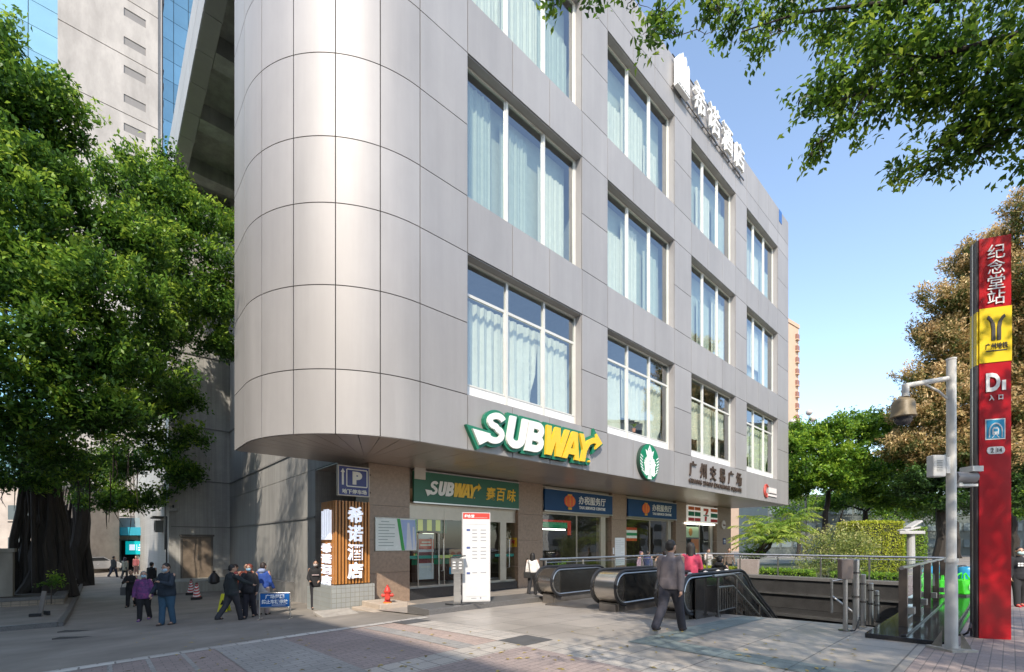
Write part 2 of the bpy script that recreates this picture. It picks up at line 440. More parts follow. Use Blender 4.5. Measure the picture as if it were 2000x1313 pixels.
sheet('paving_band', [(-13.6, -14), (-12.5, -14), (-12.5, -1.45), (-13.6, -1.45)], m_greyband, 0.012, step=0.5)
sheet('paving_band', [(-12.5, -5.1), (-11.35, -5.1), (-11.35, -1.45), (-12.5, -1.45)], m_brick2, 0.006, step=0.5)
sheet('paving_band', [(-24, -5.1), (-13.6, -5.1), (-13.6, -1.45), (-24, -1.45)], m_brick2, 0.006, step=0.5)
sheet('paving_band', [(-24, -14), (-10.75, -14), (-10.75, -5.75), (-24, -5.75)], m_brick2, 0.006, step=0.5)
for k in range(18):                                # pale joint courses that run across the brick
    u0 = -13.6 - 0.46 * (k + 1)
    sheet('paving_line', [(u0 - 0.03, -5.05), (u0 + 0.03, -5.05), (u0 + 0.03, -1.45), (u0 - 0.03, -1.45)], m_greyband, 0.010, step=0.6)
sheet('paving_border', [(-24, -1.45), (-9.2, -1.45), (-9.2, -1.13), (-24, -1.13)], m_whitetile, 0.010, step=0.5)
for a, b in ((-10.15, -5.75), (-10.15, -2.0)):
    sheet('paving_slab', [(a, b), (a + 0.65, b), (a + 0.65, b + 0.65), (a, b + 0.65)], m_darkslab, 0.012, step=0.5)
sheet('tactile_strip', [(-8.75, -14), (-8.2, -14), (-8.2, -6.7), (-8.75, -6.7)], m_teal, 0.006, step=0.5)
sheet('tactile_strip', [(-8.2, -7.25), (-4.1, -7.25), (-4.1, -6.7), (-8.2, -6.7)], m_teal, 0.006, step=0.5)
m_patch = M('worn_patch', (0.262, 0.236, 0.205), 0.85, 0, 0.3, 1.5, 0.1, 12)
m_tar = M('tar_patch', (0.195, 0.175, 0.152), 0.8, 0, 0.3, 2)
def patch(name, px, py, rx, ry, m, off, seed):
    c = G(px, py); u0, w0 = uw(c.x, c.y)
    rnd = random.Random(seed)
    sheet(name, [(u0 + rx * math.cos(a) * rnd.uniform(.75, 1.15), w0 + ry * math.sin(a) * rnd.uniform(.75, 1.15)) for a in np.linspace(0, 2 * math.pi, 18)[:-1]], m, off, step=0.7)
# ================================================================== MAIN BUILDING
ZR = [4.36, 6.01, 8.15, 10.24, 11.93, 14.05, 16.2, 17.9, 20.05, 22.2, 23.27, 24.95]
WIN_U = [(-6.98, -1.62), (0.0, 5.39), (7.1, 12.6), (14.27, 19.78)]
WIN_Z = [(6.01, 10.24), (11.93, 16.2), (17.9, 22.2)]
UC = [-8.6, -6.98]
for a, b in WIN_U:
    UC += [a, a + (b - a) * 0.338, a + (b - a) * 0.667, b]
UC += [22.02]
UC = sorted(set(round(x, 3) for x in UC))
bld = thing('office_building', 'silver metal clad corner building with rounded corner and big square windows', 'building', (P0[0], P0[1], 0), TH)
GAP = 0.013
mb = MB()
for i in range(len(UC) - 1):
    a, b = UC[i], UC[i + 1]
    inw = any(a >= w0 - .01 and b <= w1 + .01 for w0, w1 in WIN_U)
    for k in range(len(ZR) - 1):
        z0, z1 = ZR[k], ZR[k + 1]
        if inw and any(z0 >= q0 - .01 and z1 <= q1 + .01 for q0, q1 in WIN_Z): continue
        if inw and k == len(ZR) - 1: pass
        mb.box(a + GAP, 0, z0 + GAP, b - GAP, 0.03, z1 - GAP)
CU, CW, RAD = -8.6, 3.5, 3.5
for k in range(len(ZR) - 1):                        # rounded corner
    z0, z1 = ZR[k] + GAP, ZR[k + 1] - GAP
    for s_ in range(5):
        a0, a1 = R(18 * s_) + GAP / RAD, R(18 * (s_ + 1)) - GAP / RAD
        t = random.random(); n = 8
        vs_ = []
        for j in range(n + 1):
            a = a0 + (a1 - a0) * j / n
            for rr in (RAD, RAD - 0.03):
                for zz in (z0, z1):
                    vs_.append((CU - rr * math.sin(a), CW - rr * math.cos(a), zz))
        fs_ = []
        for j in range(n):
            o = j * 4; p = o + 4
            fs_ += [(o, p, p + 1, o + 1), (o + 2, o + 3, p + 3, p + 2), (o, o + 2, p + 2, p), (o + 1, p + 1, p + 3, o + 3)]
        fs_ += [(0, 1, 3, 2), (n * 4, n * 4 + 2, n * 4 + 3, n * 4 + 1)]
        mb.add(vs_, fs_, 0, t)
    mb.box(CU - RAD, 3.5 + GAP, z0, CU - RAD + 0.03, 4.8, z1)
mb.build('cladding', m_panel, bld, smooth=True)
core = MB()
for a, b in [(-8.6, -6.98), (-1.62, 0.0), (5.39, 7.1), (12.6, 14.27), (19.78, 21.97)]:
    core.box(a, 0.035, 4.40, b, 0.40, 24.9)
for z0, z1 in [(4.40, 6.01), (10.24, 11.93), (16.2, 17.9), (22.2, 24.9)]:
    for a, b in WIN_U:
        core.box(a, 0.035, z0, b, 0.40, z1)
n = 24
for j in range(n):                                   # backing of the rounded corner
    a0, a1 = math.pi / 2 * j / n, math.pi / 2 * (j + 1) / n
    q = [(CU - (RAD - rr) * math.sin(a), CW - (RAD - rr) * math.cos(a)) for rr, a in ((.034, a0), (.034, a1), (.25, a1), (.25, a0))]
    core.slab(q, 4.40, 24.9)
core.box(CU - RAD + .034, 3.5, 4.40, CU - RAD + .25, 4.78, 24.9)
core.build('wall_core', m_dark, bld)
body = MB()
body.box(-9.0, 4.8, 4.42, 22.0, 22.4, 24.9)          # upper block
body.box(-9.0, 7.0, -1.8, -6.72, 22.4, 4.40)
body.build('side_wall', m_wall2, bld)
fl = MB()
for z in (5.3, 11.1, 17.0, 23.6):
    fl.box(-8.2, 0.42, z - .15, 21.9, 4.78, z + .15)
for u in (-8.2, -0.9, 6.2, 13.4, 21.7):
    for z0, z1 in ((5.46, 10.94), (11.26, 16.84), (17.16, 23.44)):
        fl.box(u - .1, 0.42, z0, u + .1, 4.78, z1)
fl.build('room_shell', m_room, bld)
inn = MB()
inn.box(-12.1, 22.4, -1.8, -9.0, 22.75, 24.9)
inn.build('recess_wall', m_wall, bld)
blk = MB()
blk.box(-12.1, 22.76, -1.9, 4, 58, 24.9)
blk.build('rear_block', m_wall2, bld)
led = MB()                                            # dark cable courses on the side and recess walls
for z in (2.55, 5.35, 8.6, 13):
    led.box(-9.05, 7.0 if z < 4 else 4.9, z, -9.002, 22.4, z + .07)
    led.box(-12.0, 22.34, z, -9.05, 22.398, z + .06)
led.box(-9.35, 9.5, -1.2, -9.002, 22.3, -0.05)        # low plinth
led.build('string_course', M('course_grey', (0.20, 0.195, 0.185), 0.7), bld)
# niche roof on the lane side
top = MB()
zs = [22.3, 23.6, 24.95]
wq = list(np.arange(4.82, 58, 1.8))
for i in range(len(wq) - 1):
    for k in range(2):
        top.box(-12.13, wq[i] + GAP, zs[k] + GAP, -12.1, wq[i + 1] - GAP, zs[k + 1] - GAP)
    if wq[i] < 22: top.box(-12.1, wq[i] + GAP, 22.27, -11.5, min(wq[i + 1], 22.38) - GAP, 22.3)
top.build('eaves_band', m_panel, bld)
nr = MB()
nr.box(-12.09, 4.82, 22.31, -11.48, 22.39, 24.9)
nr.box(-11.48, 4.82, 23.1, -9.0, 22.39, 24.9)
for wv in (8.0, 12.1, 16.1, 20.2):
    nr.box(-11.47, wv - .42, 22.3, -9.01, wv + .42, 23.09)
nr.build('recess_roof', m_conc, bld)
roof = MB(); roof.box(-8.6, 0.42, 24.5, 21.95, 4.78, 24.88); roof.build('roof', m_conc, bld)
ptch = MB(); ptch.box(20.0, -0.02, 24.1, 20.55, -0.004, 24.93); ptch.build('blue_patch', flat((0.03, 0.12, 0.35)), bld)

# soffit
sf = MB()
for u in np.arange(-8.6, 22.0, 0.9):
    for wa, wb in ((0.035, 2.3), (2.3, 7.0)):
        sf.box(u + .006, wa + .006, 4.36, min(u + .9, 22.0) - .006, wb - .006, 4.39)
for j in range(10):
    a0, a1 = R(9 * j) + .003, R(9 * (j + 1)) - .003
    q = [(CU - 3.46 * math.sin(a0 + (a1 - a0) * t), CW - 3.46 * math.cos(a0 + (a1 - a0) * t)) for t in (0, .5, 1)] + [(CU - .05 * math.sin(a1), CW - .05 * math.cos(a1)), (CU - .05 * math.sin(a0), CW - .05 * math.cos(a0))]
    sf.slab(q, 4.36, 4.39)
sf.box(-12.06, 3.51, 4.36, -8.61, 4.78, 4.39); sf.box(-8.99, 4.8, 4.36, -8.61, 6.98, 4.39)
sf.build('soffit', m_soffit, bld)
sb = MB(); sb.box(-9.0, 0.4, 4.395, 22.0, 4.79, 4.415); sb.box(-12.05, 3.52, 4.395, -9.0, 4.78, 4.415); sb.box(-11.0, 1.5, 4.395, -9.0, 3.52, 4.415); sb.box(-9.0, 4.8, 4.395, 22, 7, 4.415); sb.build('soffit_backing', m_dark, bld)
# stone pillars
PIL = [(-8.28, -6.71), (-1.28, 0.3), (5.77, 7.2), (12.9, 14.3), (19.05, 21.6)]
for a, b in PIL:
    p = MB()
    for z0, z1 in ((-1.6, -.62), (-.61, .55), (.56, 1.72), (1.73, 2.9), (2.91, 4.35)):
        p.box(a, 3.9, z0, b, 4.95, z1)
    p.build('pillar', m_stone, bld)
# windows
def window(u0, u1, z0, z1, row, col):
    fr = MB()
    y = 0.30
    fr.box(u0, y, z0, u0 + .07, y + .08, z1); fr.box(u1 - .10, y, z0, u1, y + .08, z1)
    fr.box(u0 + .07, y, z1 - .08, u1 - .1, y + .08, z1); fr.box(u0 + .07, y, z0, u1 - .1, y + .08, z0 + .06)
    tu = [u0 + .07, u0 + (u1 - u0) * .338, u0 + (u1 - u0) * .667, u1 - .10]
    for t in tu[1:3]: fr.box(t - .045, y - .03, z0 + .06, t + .045, y + .09, z1 - .08)
    tz = z1 - 1.0
    for i in range(3):
        a, b = tu[i] + (.045 if i else 0), tu[i + 1] - (.045 if i < 2 else 0)
        if row == 0:
            fr.box(a, y + .004, tz - .09, b, y + .084, tz)
            fr.box(b - .07, y + .006, z0 + .45, b, y + .07, tz - .09)
            fr.box(a, y + .006, z0 + .40, b, y + .07, z0 + .45)
        else:
            fr.box(b - .05, y + .006, z0 + .06, b, y + .06, z1 - .08)
    # reveals
    fr.box(u0, 0.034, z1 - .02, u1, y, z1, 1); fr.box(u0, 0.034, z0, u0 + .02, y, z1 - .02, 1)
    fr.box(u1 - .02, 0.034, z0, u1, y, z1 - .02, 1); fr.box(u0 + .02, 0.034, z0, u1 - .02, y, z0 + .02, 1)
    f = fr.build('window', [m_frame, m_panel], bld)
    gl = MB()
    for i in range(3):
        gl.add([(tu[i], y + .03, z0 + (.43 if row == 0 else .05)), (tu[i + 1], y + .03, z0 + (.43 if row == 0 else .05)), (tu[i + 1], y + .03, z1 - .07), (tu[i], y + .03, z1 - .07)], [(0, 1, 2, 3)])
    gl.build('glass', m_glass, f, norm=False)
    if row == 0:
        sp_ = MB(); sp_.box(u0 + .07, y + .02, z0 + .06, u1 - .1, y + .05, z0 + .42); sp_.build('lower_panel', m_white, f)
    cu = MB(); rnd = random.Random(row * 10 + col)
    for i in range(3):
        a, b = tu[i], tu[i + 1]
        lo, hi = z0 + .1, (tz - .02 if row == 0 else (z1 - rnd.choice((.12, .5, .95, 1.3)) if row == 1 else z0 + rnd.uniform(2.3, 3.6)))  # top row stops low: its cloth stands in for a pale reflection
        full = 1.0
        if row == 0 and (col, i) == (1, 1): lo = z0 + 1.15
        if row == 0 and (col, i) in ((2, 0), (3, 0)): lo = z0 + 1.2
        if row == 0 and (col, i) == (2, 2): lo = z0 + 1.7
        if row == 1 and (col, i) in ((3, 1),): lo = z0 + 1.3
        if row and rnd.random() < .45: full = rnd.uniform(.55, .9)
        ph = rnd.random() * 6; fr_ = rnd.uniform(16, 22); nu, nz = 44, 10
        vs_, fs_ = [], []
        for q in range(nu + 1):
            for r_ in range(nz + 1):
                uu = a + (b - a) * full * q / nu; tz_ = r_ / nz
                am = (.03 + .045 * (1 - tz_)) if row == 0 else .02
                pinch = 0.0
                if row == 0 and (col, i) in ((0, 1), (1, 2), (3, 2)):
                    uu += (b - a) * .30 * (1 - tz_) ** 2 * (q / nu - .1) * -1
                vs_.append((uu, y + .35 + am * math.sin(fr_ * uu + ph + .6 * math.sin(3 * uu)) + .02 * math.sin(43 * uu), lo + (hi - lo) * tz_))
        for q in range(nu):
            for r_ in range(nz):
                o = q * (nz + 1) + r_
                fs_.append((o, o + nz + 1, o + nz + 2, o + 1))
        cu.add(vs_, fs_, 0 if row == 0 or rnd.random() < .5 else 1)
    if row: cu.add([(u0 + .08, y + .52, z0 + .06), (u1 - .1, y + .52, z0 + .06), (u1 - .1, y + .52, z1 - .06), (u0 + .08, y + .52, z1 - .06)], [(0, 1, 2, 3)], 1)  # plain sheet added behind upper windows to lift the dark gaps
    cu.build('curtain', [m_curtain, m_curtain2], f, smooth=True, norm=False)
    return f
for row, (z0, z1) in enumerate(WIN_Z):
    for col, (u0, u1) in enumerate(WIN_U):
        window(u0, u1, z0, z1, row, col)
# shops under the overhang
BAYS = [(-6.71, -1.28), (0.3, 5.77), (7.2, 12.9), (14.3, 19.05)]
sr = MB()
for i, (a, b) in enumerate(BAYS):
    sr.box(a, 3.95, -1.5, b, 4.3, -0.1, 2)                      # black granite base
    sr.box(a, 4.3, -.3, b, 12, -.1, 0)
    sr.box(a, 12.0, -.1, b, 12.2, 4.3, 1)
    sr.box(a, 4.4, 3.75, b, 12, 3.9, 0)
    sr.box(a - .7, 4.96, -1.0, a, 12.2, 4.3, 1)
sr.box(19.05, 4.96, -1, 19.2, 12.2, 4.3, 1)
sr.build('shop_interior', [M('shop_floor', (0.2, 0.19, 0.18), 0.3), M('shop_wall', (0.12, 0.105, 0.09), 0.7), m_blkgran], bld)
m_alu = M('shop_front_aluminium', (0.52, 0.46, 0.38), 0.4, 0.5, 0.08, 3)
for i, (a, b) in enumerate(BAYS):
    sfm = MB()
    ztop = 3.05
    sfm.box(a, 4.1, 3.62, b, 4.2, 4.34)
    sfm.box(a, 4.05, ztop - .05, b, 4.19, ztop + .08)
    if i == 0:
        sfm.box(a, 4.08, 2.50, b, 4.18, ztop - .05)
        sfm.box(b - .9, 4.08, -.1, b - .55, 4.2, 2.5)
        for t in (.3, .62): sfm.box(a + (b - a) * t - .01, 4.072, -.1, a + (b - a) * t + .01, 4.1, 3.0)
    else:
        sfm.box(b - .75, 4.06, -.1, b - .35, 4.2, ztop - .05)
        sfm.box(a + (b - a) * .5 - .03, 4.1, -.1, a + (b - a) * .5 + .03, 4.16, ztop - .05)
    sfm.box(a, 4.08, -.1, b, 4.18, -.02)
    s_ = sfm.build('shop_front', m_alu, bld)
    gq = MB(); gq.add([(a, 4.13, -.05), (b, 4.13, -.05), (b, 4.13, ztop), (a, 4.13, ztop)], [(0, 1, 2, 3)])
    gq.build('shop_glass', m_shopglass, s_, norm=False)
# service door in the recess wall
dr = MB()
x0 = -11.55
dr.box(x0, 22.32, -.5, x0 + .09, 22.398, 2.0, 1); dr.box(x0 + 1.55, 22.32, -.5, x0 + 1.64, 22.398, 2.0, 1); dr.box(x0 - .05, 22.25, 2.0, x0 + 1.7, 22.398, 2.12, 1)
dr.box(x0 + .1, 22.35, -.5, x0 + .815, 22.395, 1.99); dr.box(x0 + .825, 22.35, -.5, x0 + 1.54, 22.395, 1.99)
dd = dr.build('door', [M('rusty_door', (0.20, 0.155, 0.115), 0.55, 0.2, 0.25, 3), flat((0.12, 0.105, 0.09))], bld)
hh = MB(); hh.tube([(x0 + .86, 22.33, .6), (x0 + .86, 22.31, .75), (x0 + .86, 22.33, .9)], .015); hh.build('handle', m_steel, dd)
pl = MB(); pl.box(-12.6, 19.5, -1.8, -9.06, 22.3, -.5); tag(pl.build('loading_platform', m_conc, None, loc=(P0[0], P0[1], 0), rotz=TH), 'low concrete loading platform below the rusty service door', 'platform')

# ================================================================== OFFICE TOWER AND FAR BUILDINGS
twr = thing('office_tower', 'tall grey concrete tower with blue glass wings rising behind the lane', 'tower', (P0[0], P0[1], 0), TH)
m_tconc = M('weathered_concrete', (0.40, 0.37, 0.34), 0.85, 0, 0.2, 0.35, 0.1, 6, (1, 1, .35)); streaks(m_tconc, .8, (1, 1, .3), .14)
t_ = MB()
for k in range(18):
    z0 = -2 + 6.72 * k
    for a, b, wa, wb in ((-18.5, -13.05, 58.6, 70), (-11.05, -9.9, 58.6, 70), (-13.05, -11.05, 59.2, 70)):
        t_.box(a, wa, z0 + .05, b, wb, z0 + 6.67)
    for h in range(2):
        zc = z0 + 3.36 * h
        t_.box(-13.05, 58.6, zc + (.05 if h == 0 else 0), -11.05, 59.2, zc + 1.3); t_.box(-13.05, 58.6, zc + 2.25, -11.05, 59.2, zc + (3.36 if h == 0 else 3.31))
t_.box(-9.9, 58.9, -2, -9.5, 70, 118)
t_.build('concrete_core', m_tconc, twr)
tj = MB(); tj.box(-18.45, 58.68, -2, -9.95, 69.9, 117.9); tj.build('joint_backing', flat((0.2, 0.185, 0.17)), twr)
for k in range(10, 26):
    z = -2 + 3.36 * k
    wv = MB(); wv.box(-13.05, 59.05, z + 1.3, -11.05, 59.1, z + 2.25, 0)
    for t in (-13.02, -12.05, -11.1): wv.box(t - .03, 59.0, z + 1.3, t + .03, 59.05, z + 2.25, 1)
    for t in range(3): wv.box(-12.0, 58.98, z + 1.45 + .27 * t, -11.1, 59.02, z + 1.5 + .27 * t, 1)
    wv.build('window', [flat((0.06, 0.07, 0.075), .2), flat((0.4, 0.37, 0.34))], twr)
m_blueglass = M('blue_curtain_glass', (0.27, 0.46, 0.53), 0.14, 0.5, 0.08, 0.2, tint=0.12)
gw = MB(); g2w = MB()
for k in range(44):
    for j in range(9):
        if k * 1.7 > 118: continue
        gw.box(-18.5 - 2.3 * (j + 1) + .03, 60.0, -2 + 2.7 * k + .03, -18.5 - 2.3 * j - .03, 60.05, -2 + 2.7 * (k + 1) - .03)
        if j < 6: g2w.box(-9.45 + 1.6 * j + .03, 64.0, -2 + 2.7 * k + .03, -9.45 + 1.6 * (j + 1) - .03, 64.05, -2 + 2.7 * (k + 1) - .03)

gw.build('glass_wing', m_blueglass, twr); g2w.build('glass_wing', m_blueglass, twr)
gb = MB(); gb.box(-39, 60.06, -2, -18.5, 70, 116); gb.box(-9.49, 64.06, -2, 3, 72, 116); gb.build('wing_backing', m_dark, twr)
pp = MB()
rnd = random.Random(3)
for j in range(7):
    pp.tube([(-9.42, 59.2 + .6 * j, 20), (-9.42, 59.2 + .6 * j, 110)], .07, 6)
for k in range(40):
    z = 24 + 2 * k; pp.box(-9.5, 59.0 + rnd.random() * 2, z, -9.25, 61.5 + rnd.random() * 2, z + rnd.choice((.1, .1, .6)))
pp.build('drain_pipes', flat((0.13, 0.12, 0.115), .7), twr)

def simple_building(name, label, cat, loc, rot, sx, sy, sz, m, floors, cols, wm, kindcols=0.5, z0=-2.0):
    t = thing(name, label, cat, loc, rot)
    b = MB(); b.box(0, 0, z0, sx, sy, sz); b.build('wall', m, t)
    fh = (sz - 1) / floors
    w1 = MB()
    for k in range(floors):
        for j in range(cols):
            cx_ = sx * (j + .5) / cols; ww = sx / cols * kindcols / 2
            w1.box(cx_ - ww, -.06, k * fh + fh * .35, cx_ + ww, -.01, k * fh + fh * .8, 0)
            w1.box(cx_ - ww - .08, -.14, k * fh + fh * .35 - .12, cx_ + ww + .08, -.005, k * fh + fh * .35 - .01, 1)
    w1.build('windows', [wm, m], t)['kind'] = 'stuff'
    rf = MB(); rf.box(-.2, -.2, sz + .003, sx + .2, sy + .2, sz + .5); rf.build('roof', m_conc, t)
    return t
m_dkglass = flat((0.07, 0.09, 0.10), .15)
m_pink = M('pale_beige_render', (0.52, 0.37, 0.26), 0.8, 0, 0.06, .5)
# beige tower behind the right end of the facade
bt = thing('apartment_tower', 'slim beige tower block with red brown bay windows behind the office roofline', 'tower', P(1541, 1062, 120), R(35))
bt.location.z = 0
b = MB(); b.box(-12, 0, -2, 5.6, 14, 60); b.build('wall', m_pink, bt)
for k in range(18):
    z = 4 + 3.1 * k
    bw = MB(); bw.box(3.6, -.5, z, 5.0, 0.0, z + 1.3, 0); bw.box(3.55, -.6, z - .25, 5.05, 0, z, 1); bw.build('bay_window', [flat((0.26, 0.13, 0.095)), m_pink], bt)
rf = MB(); rf.box(-12.2, -.2, 60.003, 5.8, 14.2, 61); rf.build('roof', m_pink, bt)
# street end of the lane
le = P(139, 1062, 46)
lane_end = thing('lane_house', 'pale blue low building with dark doorway closing the far end of the lane', 'building', (le.x - 4, 46, 0), R(0))
b = MB(); b.box(0, 0, -3, 8.3, 6, 4.2, 0); b.box(8.3, .12, 1.9, 10.6, 6, 4.2, 0); b.box(10.6, 0, -3, 20, 6, 4.2, 0); b.box(8.3, .9, -3, 10.6, 6, 1.9, 1)
b.build('wall', [M('pale_blue_render', (0.24, 0.31, 0.34), .8, 0, .1, .6), m_black], lane_end)
b = MB(); b.box(6, -.9, 2.4, 16, -.003, 3.2); b.build('awning', flat((0.03, 0.30, 0.42)), lane_end)
b = MB(); b.box(8.0, -.1, -3, 8.3, .0, 2.0); b.box(10.6, -.1, -3, 10.9, 0, 2.0); b.box(8.0, -.1, 2.0, 10.9, 0, 2.35); b.build('door_frame', flat((0.35, 0.33, 0.30)), lane_end)
oh = P(-70, 1062, 36); simple_building('old_house', 'pale old house behind the gate wall at the left edge', 'building', (oh.x - 8, 36, 0), R(4), 13.2, 8, 6.2, M('old_render', (0.42, 0.36, 0.31), .8, 0, .2, .8), 2, 4, m_dkglass)
simple_building('apartment_block', 'pale apartment block seen through the banyan roots behind the lane house', 'building', (-62, 66, 0), R(0), 30, 10, 12, M('cream_render', (0.55, 0.50, 0.44), .8, 0, .1, .5), 4, 9, m_dkglass)
# street wall across the road, behind the photographer, and a tall block to the right: they shade and mirror in the glass
a = fac(-27.6, -58); 
simple_building('street_block', 'plain grey street block across the road', 'building', (a.x, a.y, 0), TH + R(90), 80, 14, 20, M('grey_render', (0.45, 0.43, 0.40), .8, 0, .1, .5), 6, 16, m_dkglass)
simple_building('street_tower', 'pale tower block standing beyond the plaza trees', 'building', (88, 66, 0), R(-100), 46, 16, 27, M('pale_render', (0.66, 0.63, 0.58), .8, 0, .08, .3), 8, 12, m_dkglass)

litter = MB(); rnd = random.Random(8)
for k in range(170):
    px, py = rnd.uniform(250, 1750), rnd.uniform(1225, 1312)
    c = G(px, py, .012); a = rnd.random() * 6.28; L = rnd.uniform(.025, .06)
    if abs(uw(c.x, c.y)[0] - 1.4) < 5.5 and -9.3 < uw(c.x, c.y)[1] < -.8: continue
    d = Vector((math.cos(a), math.sin(a), 0)); n_ = Vector((-d.y, d.x, .35))
    litter.add([c - d * L, c + n_ * L * .4, c + d * L, c - n_ * L * .4 + Vector((0, 0, L * .3))], [(0, 1, 2, 3)])
tag(litter.build('leaf_litter', M('dry_leaf', (0.36, 0.27, 0.07), .7, 0, .3, 4, tint=.5), norm=False), kind='stuff')
# ================================================================== SIGNS ON THE BUILDING
random.seed(11)
def sthing(name, label, u, w_, z, cat='sign', rot=0.0, group=None):
    return thing(name, label, cat, fac(u, w_, z), TH + rot, group)
m_sgreen = flat((0.008, 0.16, 0.085), .35); m_swhite = flat((0.80, 0.79, 0.74), .35); m_syel = flat((0.83, 0.50, 0.03), .35)
def offset_poly(poly, d):
    n = len(poly); out = []
    area = sum(poly[i][0] * poly[(i + 1) % n][1] - poly[(i + 1) % n][0] * poly[i][1] for i in range(n))
    sg = 1 if area > 0 else -1
    for i in range(n):
        p0, p1, p2 = [Vector((*poly[(i + k) % n], 0)) for k in (-1, 0, 1)]
        e1 = (p1 - p0).normalized(); e2 = (p2 - p1).normalized()
        n1 = Vector((e1.y, -e1.x, 0)) * sg; n2 = Vector((e2.y, -e2.x, 0)) * sg
        b = (n1 + n2); b = b.normalized() if b.length > 1e-3 else n1
        k = d / max(b.dot(n1), .45)
        out.append((p1.x + b.x * k, p1.y + b.y * k))
    return Ribbon(out) if isinstance(poly, Ribbon) else out
class Ribbon(list): pass
def sub_sign(parent, x0, H, W, depth, y, border):
    """italic heavy letters with an arrow on the S and one on the Y; x0 left edge, letters H tall, W wide"""
    sl_ = 0.22
    def sk(p): return (x0 + p[0] * W + sl_ * p[1] * H, p[1] * H)
    wt = W / 6.0
    lets = {}
    def stroke(pts, th):                            # polyline thickened
        pts = [Vector((a, b, 0)) for a, b in pts]; L, Rr = [], []
        for i, p in enumerate(pts):
            d = (pts[min(i + 1, len(pts) - 1)] - pts[max(i - 1, 0)]).normalized(); nrm = Vector((-d.y, d.x, 0))
            L.append(p + nrm * th / 2); Rr.append(p - nrm * th / 2)
        return Ribbon([(p.x, p.y) for p in L + Rr[::-1]])
    # unit letter boxes: x in 0..1 of the word, z in 0..1; strokes are given in metres before skew
    def S(a, b, c): return [(a * W, b * H) for a, b in c]
    h = H; th = H * .25
    def arc(cx, cz, rx, rz, a0, a1, n=12): return [(cx + rx * math.cos(R(a0 + (a1 - a0) * i / n)), cz + rz * math.sin(R(a0 + (a1 - a0) * i / n))) for i in range(n + 1)]
    polys = []
    lw = W * .155
    # S
    s_pts = arc(.092 * W, .715 * h, .052 * W, .165 * h, 20, 270, 14)[0:] + arc(.092 * W, .30 * h, .058 * W, .185 * h, 90, -150, 14)[1:]
    polys.append((stroke(s_pts, th * .78), 0))
    polys.append(([(-.075 * W, .34 * h), (.06 * W, .30 * h), (.055 * W, .08 * h), (-.005 * W, -.10 * h)], 0))
    # U
    u0 = .19 * W
    polys.append((stroke([(u0 + th / 2, h), (u0 + th / 2, .35 * h)] + arc(u0 + lw / 2, .32 * h, lw / 2 - th / 2, .20 * h, 180, 360, 10) + [(u0 + lw - th / 2, h)], th), 0))
    # B
    b0 = .355 * W
    polys.append(([(b0, 0), (b0 + th, 0), (b0 + th, h), (b0, h)], 0))
    polys.append((stroke([(b0 + th * .6, .885 * h), (b0 + lw * .5, .885 * h)] + arc(b0 + lw * .52, .70 * h, lw * .27, .185 * h, 90, -90, 8) + [(b0 + th * .6, .515 * h)], th * .92), 0))
    polys.append((stroke([(b0 + th * .6, .485 * h), (b0 + lw * .55, .485 * h)] + arc(b0 + lw * .56, .30 * h, lw * .31, .185 * h, 90, -90, 8) + [(b0 + th * .6, .115 * h)], th * .92), 0))
    # W
    w0 = .515 * W; ww = W * .225
    def leg(xa, za, xb, zb, t=th * .93): return [(xa - t / 2, za), (xa + t / 2, za), (xb + t / 2, zb), (xb - t / 2, zb)]
    polys += [(leg(w0 + .10 * ww, h, w0 + .24 * ww, 0), 1), (leg(w0 + .48 * ww, h, w0 + .28 * ww, 0), 1), (leg(w0 + .50 * ww, h, w0 + .68 * ww, 0), 1), (leg(w0 + .93 * ww, h, w0 + .72 * ww, 0), 1)]
    # A
    a0 = .72 * W; aw = W * .16
    polys += [(leg(a0 + .5 * aw, h, a0 + .10 * aw, 0), 1), (leg(a0 + .55 * aw, h, a0 + .92 * aw, 0), 1), ([(a0 + .2 * aw, .17 * h), (a0 + .8 * aw, .17 * h), (a0 + .72 * aw, .38 * h), (a0 + .3 * aw, .38 * h)], 1)]
    # Y with its arrow
    y0 = .865 * W; yw = W * .15
    polys += [(leg(y0 + .08 * yw, h, y0 + .5 * yw, .42 * h), 1), (leg(y0 + .5 * yw, .5 * h, y0 + .45 * yw, 0), 1),
              (stroke([(y0 + .5 * yw, .42 * h), (y0 + .72 * yw, .74 * h), (y0 + 1.05 * yw, .86 * h), (y0 + 1.4 * yw, .86 * h)], th * .85), 1),
              ([(y0 + 1.2 * yw, 1.14 * h), (y0 + 1.75 * yw, .82 * h), (y0 + 1.3 * yw, .55 * h)], 1), (arc(y0 + .95 * yw, .05 * h, .04 * h, .04 * h, 0, 360, 8)[:-1], 1)]
    def tri(mb_, poly, ya, yb, mi):                 # earcut the outline so that bent strokes fill correctly
        if isinstance(poly, Ribbon):
            n = len(poly); h_ = n // 2
            q = [(i, i + 1, n - 2 - i, n - 1 - i) for i in range(h_ - 1)]
            mb_.add([(a, ya, b) for a, b in poly] + [(a, yb, b) for a, b in poly], q + [tuple(i + n for i in t[::-1]) for t in q] + [(i, (i + 1) % n, (i + 1) % n + n, i + n) for i in range(n)], mi)
            return
        bm = bmesh.new()
        vs_ = [bm.verts.new((a, 0, b)) for a, b in poly]
        f = bm.faces.new(vs_); bmesh.ops.triangulate(bm, faces=[f])
        bm.verts.index_update()
        base = [tuple(v.co) for v in bm.verts]; tris = [tuple(v.index for v in ff.verts) for ff in bm.faces]
        bm.free(); n = len(base)
        mb_.add([(p[0], ya, p[2]) for p in base] + [(p[0], yb, p[2]) for p in base],
                tris + [tuple(i + n for i in t[::-1]) for t in tris] + [(i, (i + 1) % n, (i + 1) % n + n, i + n) for i in range(n)], mi)
    def skm(poly): return type(poly)([(x0 + a + sl_ * b, b) for a, b in poly])
    front = [MB(), MB()]; back = MB()
